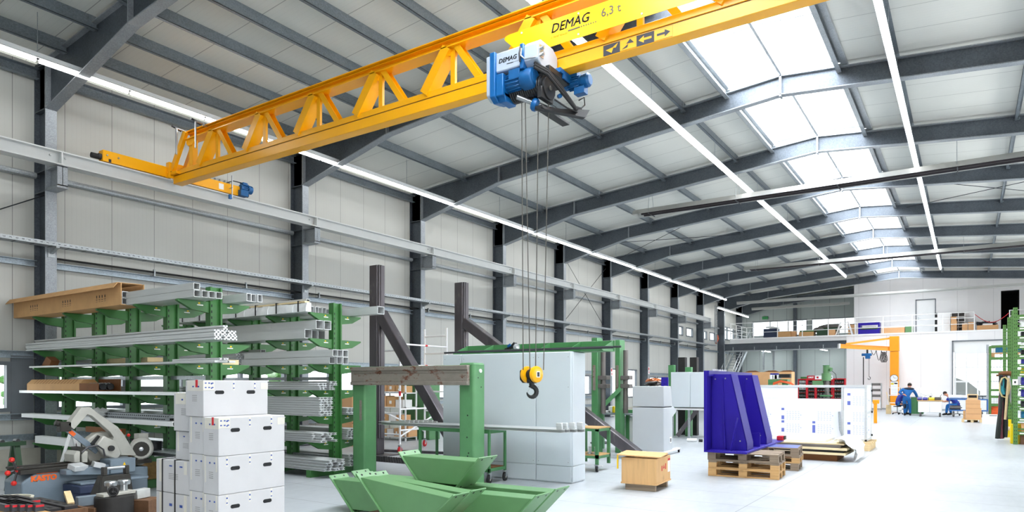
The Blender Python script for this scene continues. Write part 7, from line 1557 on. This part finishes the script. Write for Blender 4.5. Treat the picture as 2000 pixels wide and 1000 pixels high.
a2 = bin_rack(1593, 1626, 741, 'red bin rack behind the green drill press', 5, 8)
a3 = bin_rack(1627, 1651, 739, 'red bin rack at the right end beside the white wall', 4, 8)
x0, x1, z = XatY(1576, ry_), XatY(1591, ry_), a1[2]; t = thing('red_sign', 'red shop sign with white lettering on the bin racks', 'sign', ((x0 + x1) / 2, ry_, z)); b = B(((x0 + x1) / 2, ry_, z)); b.box(x0, x1, ry_ + .02, ry_ + .06, z, z + .24); b.build('board', 'bin_red', t); b = B(((x0 + x1) / 2, ry_, z)); b.text('ORSY', ((x0 + x1) / 2, ry_ + .018, z + .12), .13, (1, 0, 0), (0, 0, 1), 0, .006, .15); b.build('lettering', 'white_lacquer', t)
x0, x1 = XatY(1592, ry_), XatY(1626, ry_); t = thing('white_sign', 'white sign with red mark and dark lettering on the bin racks', 'sign', ((x0 + x1) / 2, ry_, z)); o = ((x0 + x1) / 2, ry_, z); b = B(o); b.box(x0, x1, ry_ + .02, ry_ + .06, z, z + .24); b.build('board', 'white_lacquer', t); b = B(o); b.text('WÜRTH', (x0 + .7, ry_ + .018, z + .11), .15, (1, 0, 0), (0, 0, 1), 0, .004); b.build('lettering', 'slot_dark', t); b = B(o); b.box(x0 + .08, x0 + .2, ry_ + .016, ry_ + .02, z + .06, z + .18); b.build('logo_mark', 'bin_red', t)
x0, x1 = XatY(1563, ry_), XatY(1575, ry_); b = B(((x0 + x1) / 2, ry_ + .1, a0[2])); b.box(x0, x1, ry_ + .05, ry_ + .35, a0[2], a0[2] + .13); tag(b.build('green_case', 'rack_green', None, .01), 'dark green case on top of the leftmost red bin rack', 'case')
# drill press
dxp, dyp = XatY(1614, 43.5), 43.5; t = thing('drill_press', 'green pillar drill press in front of the red bin racks', 'machine', (dxp, dyp, 0)); o = (dxp, dyp, 0); zt = Zat(714, dxp, dyp)
b = B(o); b.box(dxp - .35, dxp + .35, dyp - .3, dyp + .45, 0, .2); b.box(dxp - .3, dxp + .3, dyp - .3, dyp + .2, .92, 1.0); b.build('base', 'press_green', t, .01)
b = B(o); b.cyl((dxp, dyp + .2, .2), (dxp, dyp + .2, zt - .9), .12, 14); b.build('pillar', 'ring_grey', t)
b = B(o); b.cyl((dxp, dyp, zt - .9), (dxp, dyp, zt - .45), .26, 16); b.cyl((dxp, dyp, zt - .45), (dxp, dyp, zt - .02), .18, 14); b.cyl((dxp + .18, dyp - .1, zt - .2), (dxp + .3, dyp - .15, zt - .25), .12, 12); b.build('head', 'brace_green', t, .01)
b = B(o); b.box(dxp - .75, dxp - .15, dyp - .15, dyp + .3, zt - 1.25, zt - .88); b.build('drive_housing', 'brace_green', t, .02)
b = B(o); b.cyl((dxp, dyp, zt - 1.35), (dxp, dyp, zt - .9), .09, 12); b.cyl((dxp, dyp, zt - 1.5), (dxp, dyp, zt - 1.35), .05, 10); b.build('spindle', 'ring_grey', t)
b = B(o); b.cyl((dxp, dyp, zt - .02), (dxp, dyp, zt + .02), .2, 14); b.build('motor_cap', 'press_green', t)
b = B(o); b.tube([(dxp + .28, dyp, zt - .3), (dxp + .5, dyp, zt - .5), (dxp + .56, dyp, zt - .9), (dxp + .5, dyp, zt - 1.1), (dxp + .3, dyp, zt - 1.0)], .014, 5); b.build('power_cable', 'bolt_dark', t)
# tan long carton and machine with cables
cyy = 33.5; x0, x1 = XatY(1450, cyy), XatY(1546, cyy); z0, z1 = Zat(752, x1, cyy), Zat(726, x1, cyy); t = thing('tan_carton', 'very long tan carton lying behind the blue frame', 'carton', ((x0 + x1) / 2, cyy, z0)); o = ((x0 + x1) / 2, cyy, z0); b = B(o); b.box(x0, x1, cyy, cyy + .7, z0, z1); b.build('body', 'tan_carton', t, .01)
for f in (.05, .45, .75): b = B(o); xx = x0 + (x1 - x0) * f; b.prism([(xx, cyy, z1), (xx + .7, cyy, z1), (xx + .5, cyy - .02, z1 + .07), (xx + .2, cyy, z1 + .06)], (0, .03, 0)); b.build('flap', 'cardboard_dark', t)
b = B(((x0 + x1) / 2, cyy, 0)); b.box(x0 + .1, x1 - .1, cyy + .05, cyy + .65, z0 - .08, z0 - .002)
for xx in (x0 + .2, x1 - .3):
    for yy in (cyy + .1, cyy + .5): b.box(xx, xx + .1, yy, yy + .1, 0, z0 - .08)
tag(b.build('low_table', 'press_green', None, .004), 'green low table carrying the very long tan carton', 'table')
myy = 31.0; x0, x1 = XatY(1500, myy), XatY(1538, myy); t = thing('cable_machine', 'green machine frame with orange cables right of the blue bracket', 'machine', ((x0 + x1) / 2, myy, 0)); o = ((x0 + x1) / 2, myy, 0)
b = B(o); b.box(x0, x1, myy, myy + .5, 1.7, 1.85); b.box(x0, x0 + .3, myy, myy + .5, 0, 1.7); b.box(x1 - .25, x1, myy + .1, myy + .4, 0, 1.7); b.box(x0 + .1, x0 + .25, myy - .02, myy, 1.1, 1.6); b.build('frame', 'press_green', t, .008)
b = B(o); b.box(XatY(1522, myy), XatY(1544, myy), myy - .1, myy + .2, 1.92, 2.08); b.build('black_drive', 'rubber_black', t, .01)
b = B(o)
for px, w, m_ in ((1507, .08, 0), (1513, .1, 0), (1518, .12, 0)): x = XatY(px, myy); b.box(x - w, x + w, myy, myy + .2, 1.86, 2.05)
b.build('white_connector', 'white_paint', t, .01)
b = B(o)
for px in (1507, 1513, 1518): x = XatY(px, myy); b.box(x - .06, x + .05, myy + .02, myy + .15, 2.05, 2.12)
b.build('blue_cap', 'bin_blue', t)
for k in range(4): b = B(o); xa = XatY(1507, myy); b.tube([(xa, myy - .05, 1.3 - .1 * k), (xa + .1, myy - .08, 1.62 + .03 * k), (xa + .4, myy - .1, 1.74 + .02 * k), (xa + .8, myy - .06, 1.66 + .02 * k), (xa + 1.0, myy, 1.55)], .02, 6); b.build('orange_cable', 'orange_cable', t)
b = B(o); x = XatY(1529, myy); b.box(x, x + .06, myy - .1, myy - .05, .9, 1.5); b.build('red_strip', 'bin_red', t)
# under-mezzanine lights, stairs, railing and goods on the deck
for i, (px0, py0, px1, py1) in enumerate(((1476, 686, 1534, 695), (1593, 682, 1636, 692))):
    p = at_depth(px0, py0, 46.9); p.y = max(p.y, 50.35); p = V((XatY(px0, 50.35), 50.35, 4.1)); q = V((p.x + .1, 54.2, 4.1)); t = thing('store_light', 'glowing lamp line under the mezzanine, %s one' % ['left', 'right'][i], 'lamp', p); b = B(p); b.bar(p + V((0, 0, .04)), q + V((0, 0, .04)), .12, .06); b.build('housing', 'lamp_housing', t); b = B(p); b.bar(p - V((0, 0, .01)), q - V((0, 0, .01)), .07, .03); b.build('lamp_tube', 'store_glow', t)
    b = B(p)
    for f in (.1, .9): c = p.lerp(q, f); b.cyl(c + V((0, 0, .05)), (c.x, c.y, 4.56), .01, 5)
    b.build('hanger_chain', 'galvanised', t)
for i, px in enumerate((1491, 1511)):
    x = XatY(px, 51.0); b = B((x, 51, 2.3)); b.box(x - .06, x + .06, 50.95, 51.05, Zat(722, x, 51), 4.57); tag(b.build('drop_conduit', 'galvanised'), 'galvanised conduit dropping from the mezzanine, %s one' % ['left', 'right'][i], 'conduit')
b = B(); x0, x1 = -14.6, OL - .05; b.bar((x0, 49.75, 4.02), (x1, 49.75, 4.02), .25, .08)
for k in range(6): x = x0 + .5 + k * 1.5; b.box(x, x + .04, 49.7, 49.78, 4.06, 4.3)
o_ = b.build('mezzanine_tray', 'galvanised'); tag(o_, 'galvanised tray hung along the front edge of the mezzanine', 'cable tray')
t = thing('steel_stair', 'grey steel stair with handrails climbing to the mezzanine', 'stairs', (-13.2, 50.6, 0)); o = (-13.2, 50.6, 0)
sx0, sx1 = XatY(1416, 50.4), XatY(1440, 50.4); zs = MZ - .1
for x in (sx0, sx1): b = B(o); b.bar((x, 47.0, .15), (x, 54.0, zs), .04, .25); b.build('stringer', 'galvanised', t)
for k in range(22): b = B(o); f = (k + .5) / 22; b.box(sx0 + .02, sx1 - .02, 47.0 + 7 * f - .14, 47.0 + 7 * f + .1, .15 + (zs - .15) * f, .15 + (zs - .15) * f + .03); b.build('tread', 'deck_grey', t)
for x in (sx0, sx1):
    for h in (.5, 1.0): b = B(o); b.cyl((x, 47.0, .15 + h), (x, 54.0, zs + h), .025, 6); b.build('handrail', 'galvanised', t)
    for k in range(6): b = B(o); y = 47.2 + k * 1.3; z = .15 + (zs - .15) * (y - 47) / 7; b.cyl((x, y, z), (x, y, z + 1.0), .025, 6); b.build('baluster', 'galvanised', t)
def railing(p0, p1, n, lb):
    p0, p1 = V(p0), V(p1); t = thing('guard_railing', lb, 'railing', p0)
    for k in range(n + 1): c = p0.lerp(p1, k / n); b = B(p0); b.box(c.x - .025, c.x + .025, c.y - .025, c.y + .025, c.z, c.z + 1.12); b.build('post', 'white_paint', t)
    for h in (.4, .76, 1.1): b = B(p0); b.cyl(p0 + V((0, 0, h)), p1 + V((0, 0, h)), .022, 6); b.build('rail', 'white_paint', t)
xr = XatY(1903, 50.05)
railing((-14.35, 50.05, MZ), (xr, 50.05, MZ), 9, 'long white railing along the front edge of the mezzanine')
railing((-14.35, 50.12, MZ), (-14.35, 54.4, MZ), 3, 'white railing running back from the left end of the mezzanine')
xg = XatY(1972, 50.05); railing((xg, 50.05, MZ), (xg + 4, 50.05, MZ), 3, 'white railing right of the chain gap on the mezzanine')
b = B((xr, 50.05, MZ)); b.tube([(xr + (xg - xr) * q / 12, 50.05, MZ + .98 - .55 * sin(pi * q / 12)) for q in range(13)], .02, 6); tag(b.build('barrier_chain', 'bin_red'), 'red and white barrier chain closing the railing gap', 'chain')
def goods(name, px0, px1, pyt, y, dpt, m_, lb, cat, z0=MZ, extra=None):
    x0, x1 = XatY(px0, y), XatY(px1, y); zt = max(z0 + .1, Zat(pyt, (x0 + x1) / 2, y)); b = B(((x0 + x1) / 2, y, z0)); b.box(x0, x1, y, y + dpt, z0, zt)
    if extra: extra(b, x0, x1, y, z0, zt)
    return tag(b.build(name, m_, None, .008), lb, cat)
YM = 50.45
goods('blue_crate', 1491, 1518, 642, YM, .8, ['navy_paint', 'white_paint'], 'dark blue wire crate with cloth at the left on the mezzanine', 'crate', MZ, lambda b, a, c, y, z, q: b.cbox(((a + c) / 2 + .1, y + .3, q + .08), (c - a - .1, .5, .12), 1, 0, .1, .1))
goods('brown_carton', 1519, 1544, 646.5, YM, .7, 'cardboard', 'wide brown carton right of the blue wire crate on the mezzanine', 'carton')
goods('brown_carton', 1545, 1554, 647, YM + .1, .5, 'tan_carton', 'small tan carton beside the wide brown one on the mezzanine', 'carton')
goods('wooden_pack', 1560, 1589, 648, YM, .8, ['cardboard', 'rack_green'], 'flat brown pack with green lid on the mezzanine', 'pack', MZ, lambda b, a, c, y, z, q: b.box(a + .05, c, y, y + .7, q, q + .09, 1))
goods('green_machine', 1595, 1616, 645, YM, .8, ['bench_green', 'ring_grey'], 'dark green machine part with cloth on the mezzanine', 'machine', MZ, lambda b, a, c, y, z, q: b.ball(((a + c) / 2 - .3, y + .4, q + .05), .25, 1, 10, (1.5, 1, .8)))
goods('brown_carton', 1617, 1630, 644, YM - .1, .5, 'tan_carton', 'square tan carton left of the white steps on the mezzanine', 'carton')
goods('dark_goods', 1600, 1637, 640, YM + .95, .8, ['bench_green', 'strap_white', 'ring_grey'], 'dark covered goods behind the square tan carton on the mezzanine', 'goods', MZ, lambda b, a, c, y, z, q: (b.ball(((a + c) / 2, y + .4, q + .05), .4, 2, 12, (2, 1, .55)), b.ball((c - .3, y + .4, q + .1), .3, 2, 12, (1.5, 1, .7))))
goods('tall_carton', 1656, 1669, 634, YM + .95, .5, ['tan_carton', 'bolt_dark'], 'tall tan carton right of the white steps on the mezzanine', 'carton', MZ, lambda b, a, c, y, z, q: b.cbox(((a + c) / 2, y + .25, q + .04), (c - a + .1, .3, .06), 1, .2))
x = XatY(1648, YM); t = thing('step_stool', 'white step stool standing at the mezzanine edge', 'ladder', (x, YM, MZ)); o = (x, YM, MZ)
for s in (-1, 1): b = B(o); b.bar((x + s * .5, YM, MZ), (x + s * .22, YM + .2, MZ + .95), .06, .05); b.build('leg', 'white_lacquer', t); b = B(o); b.bar((x + s * .5, YM + .75, MZ), (x + s * .22, YM + .35, MZ + .95), .05, .04); b.build('leg', 'white_lacquer', t)
for k in range(4): b = B(o); f = (k + .6) / 4; w = .5 - .28 * f; b.box(x - w, x + w, YM + .02 + .18 * f, YM + .3 + .1 * f, MZ + .95 * f, MZ + .95 * f + .04); b.build('step', 'white_paint', t)
x0, x1 = XatY(1676, YM), XatY(1718, YM); zt = Zat(631, x0, YM); t = thing('blue_rack_box', 'open blue steel frame box on the mezzanine in front of the white wall', 'crate', ((x0 + x1) / 2, YM, MZ)); o = ((x0 + x1) / 2, YM, MZ)
b = B(o); b.box(x0, x0 + .14, YM, YM + .9, MZ, zt); b.box(x1 - .1, x1, YM, YM + .9, MZ, zt); b.box(x0 + .14, x1 - .1, YM, YM + .04, zt - .17, zt); b.box(x0 + .14, x1 - .1, YM, YM + .04, MZ, MZ + .32); b.box(x0 + .14, x1 - .1, YM + .86, YM + .9, MZ, MZ + .4); b.build('frame', 'royal_blue', t, .006)
b = B(o); b.box(x0 + .16, x1 - .12, YM + .1, YM + .8, MZ + .02, MZ + .45); b.build('dark_content', 'bench_green', t)
b = B(o); b.cbox(((x0 + x1) / 2, YM + .4, MZ + .52), (x1 - x0 - .5, .4, .08), 0, 0, .1, .06); b.build('white_content', 'white_paint', t)
goods('brown_carton', 1722, 1767, 640, YM, .6, ['tan_carton', 'white_paint'], 'long tan carton right of the blue frame box on the mezzanine', 'carton', MZ, lambda b, a, c, y, z, q: b.box(a, c, y + .01, y + .5, q, q + .08, 1))
goods('green_bundle', 1768, 1783, 636, YM, .5, 'brace_green', 'green bundle at the right end of the long tan carton on the mezzanine', 'bundle')
goods('white_cupboard', 1825, 1856, 611, YM + 1.2, .5, ['white_lacquer', 'slot_dark'], 'white cupboard with dark side slots right of the office door', 'cupboard', MZ, lambda b, a, c, y, z, q: [b.box(a + .02, a + .16, y - .005, y, z + .1 + k * .45, z + .4 + k * .45, 1) for k in range(3)])
x0, x1 = XatY(1857, YM + 1.2), XatY(1885, YM + 1.2); zt = Zat(609, x0, YM + 1.2); t = thing('open_shelf', 'grey open shelf with cartons on the mezzanine', 'shelf', ((x0 + x1) / 2, YM + 1.2, MZ)); o = ((x0 + x1) / 2, YM + 1.2, MZ); xm_ = (x0 + x1) / 2
for x in (x0, xm_, x1 - .04): b = B(o); b.box(x, x + .04, YM + 1.2, YM + 1.7, MZ, zt); b.build('side_panel', 'white_paint', t)
for k in range(5): b = B(o); z = MZ + (zt - MZ - .04) * k / 4; b.box(x0 + .04, x1 - .04, YM + 1.21, YM + 1.68, z, z + .04); b.build('shelf_board', 'white_paint', t)
b = B(o); b.box(x0 + .04, x1 - .04, YM + 1.68, YM + 1.7, MZ, zt); b.build('back_panel', 'ring_grey', t)
for k, (a, c, z0, h, lb) in enumerate(((1857, 1869, 0, .36, 'lower'), (1857, 1869, .362, .34, 'middle'), (1857, 1868, .704, .26, 'upper'))):
    x0, x1 = XatY(a, YM + .7), XatY(c, YM + .7); b = B(((x0 + x1) / 2, YM + .7, MZ + z0)); b.box(x0, x1, YM + .7, YM + 1.1, MZ + z0, MZ + z0 + h); tag(b.build('brown_carton', 'tan_carton', None, .01), '%s tan carton of the three stacked before the open shelf on the mezzanine' % lb, 'carton')
goods('brown_carton', 1879, 1890, 631, YM + .5, .5, 'tan_carton', 'left tan carton of the pair by the railing end on the mezzanine', 'carton'); goods('brown_carton', 1891, 1902, 629, YM + .5, .5, 'tan_carton', 'right tan carton of the pair by the railing end on the mezzanine', 'carton')
goods('brown_carton', 1908, 1950, 635, YM + .2, .6, ['tan_carton', 'bolt_dark', 'white_paint'], 'wide carton piled with dark cables in the railing gap', 'carton', MZ, lambda b, a, c, y, z, q: [b.tube([((a + c) / 2 + R(-.6, .6), y + .3 + R(-.2, .2), q + R(.02, .25)) for _ in range(5)], .04, 5, 1) for k in range(10)] + [b.cbox((a + .5, y + .3, q + .06), (.5, .4, .1), 2, .3)])
b = B(); x = XatY(1494, Y1 - .1); tag(B((x, Y1 - .12, 0)).box(x - .22, x + .22, Y1 - .06, Y1 - .0, 6.68, 6.9).build('exit_sign', 'clip_green'), 'small green exit sign above the left gable window', 'sign')
# vehicle standing outside the glazed gate
vx0, vx1, vy = XatY(1864, 54), XatY(1900, 54), 53.5; t = thing('parked_van', 'dark vehicle seen through the glazed gate', 'vehicle', ((vx0 + vx1) / 2, vy, -.25)); o = ((vx0 + vx1) / 2, vy, -.25)
b = B(o); b.prism([(vx0, vy, .3), (vx1 + .4, vy, .3), (vx1 + .4, vy, 1.2), (vx1 - .2, vy, 1.75), (vx1 - 1.0, vy, 2.1), (vx0, vy, 2.15)], (0, 1.6, 0)); b.build('body', 'hood_grey', t, .05, 2)
for x in (vx0 + .3, vx1 - .1): b = B(o); b.cyl((x, vy - .02, .1), (x, vy + .2, .1), .35, 18); b.build('wheel', 'rubber_black', t)
# small wall fittings
for i, (y, z) in enumerate(((30.98, 2.25), (35.75, 2.4))):
    t = thing('fire_sign', 'small white and red fire sign on the %s column from the camera' % ORD[5 + i], 'sign', (-14.75, y, z)); o = (-14.75, y, z)
    B(o).box(-14.758, -14.75, y - .09, y + .09, z - .2, z + .2).build('plate', 'white_lacquer', t); b = B(o); b.box(-14.75, -14.748, y - .07, y + .05, z + .02, z + .17); b.box(-14.75, -14.748, y - .02, y + .06, z - .16, z - .04); b.build('pictogram', 'ink_red', t)
t = thing('cable_ladder', 'vertical galvanised cable ladder at the far end of the crane runway', 'cable ladder', (-14.3, 46.4, 4.4)); o = (-14.3, 46.4, 4.4)
for y in (46.2, 46.6): B(o).box(-14.32, -14.26, y, y + .03, 4.4, 7.0).build('rail', 'galvanised', t)
for k in range(9): B(o).box(-14.31, -14.27, 46.23, 46.6, 4.5 + k * .3, 4.53 + k * .3).build('rung', 'galvanised', t)
b = B((-14.35, 46.8, 4.6)); b.tube([(-14.3, 46.75, 5.0), (-14.3, 46.9, 4.75), (-14.35, 46.8, 4.55), (-14.35, 46.65, 4.45)], .06, 7); tag(b.build('orange_cable', 'orange_cable'), 'short orange cable loop at the foot of the vertical cable ladder', 'cable')
# ================================================================ outdoors and daylight
for i, (x, y, h) in enumerate(((-30.5, 7.2, 3.6), (-31.5, 12.0, 3.2), (-30, 18.6, 3.3), (-33, 25, 3.6))):
    b = B((x, y, -.25))
    for k in range(60):
        a = R(0, 2 * pi); r = R(0, .9); z = R(.3, h); b.ball((x + r * cos(a), y + r * sin(a), z), R(.18, .34), 0, 6, (1, 1, .8))
    tag(b.build('garden_shrub', 'leaf_green', None), 'green garden shrub outside behind the left wall windows, %s from the camera' % ORD[i], 'shrub', 'shrubs outside the windows')
W = bpy.data.worlds.new('sky'); SC.world = W; W.use_nodes = True
bg = W.node_tree.nodes['Background']; bg.inputs[0].default_value = (.93, .97, 1, 1); bg.inputs[1].default_value = WORLD
def area(name, loc, rot, sx, sy, power, col=(1, 1, 1)):
    l = bpy.data.lights.new(name, 'AREA'); l.shape = 'RECTANGLE'; l.size = sx; l.size_y = sy; l.energy = power; l.color = col
    o = bpy.data.objects.new(name, l); COL.objects.link(o); o.location = loc; o.rotation_euler = rot; return o
# daylight entering at the skylight and the right-hand window band; plus an added front fill, not a real gate
area('daylight_skylight', (RX, 10, 9.25), (0, 0, 0), 2.4, 20, P_SKY * .62, (.95, .98, 1))
area('daylight_skylight', (RX, 35, 9.25), (0, 0, 0), 2.4, 30, P_SKY * .55, (.95, .98, 1))
area('front_fill', (WR + .2, -3.2, 2.2), (0, radians(90), 0), 4.2, 8, P_FILL, (1, .99, .97))
for k, (a, c, z, z2) in enumerate(rw): area('daylight_window_%d' % k, (WR + .2, (a + c) / 2, (z + z2) / 2), (0, radians(90), 0), z2 - z, c - a, P_WIN * (c - a), (.97, .98, 1))
SC.view_settings.view_transform = 'Standard'; SC.view_settings.look = 'None'; SC.view_settings.gamma = 1; SC.view_settings.use_curve_mapping = False
SC.view_settings.exposure = EXPO
SC.cycles.use_denoising = True; SC.cycles.max_bounces = 7; SC.cycles.diffuse_bounces = 4; SC.cycles.glossy_bounces = 3; SC.cycles.transmission_bounces = 4; SC.cycles.transparent_max_bounces = 12
SC.cycles.caustics_reflective = False; SC.cycles.caustics_refractive = False; SC.cycles.sample_clamp_indirect = 8
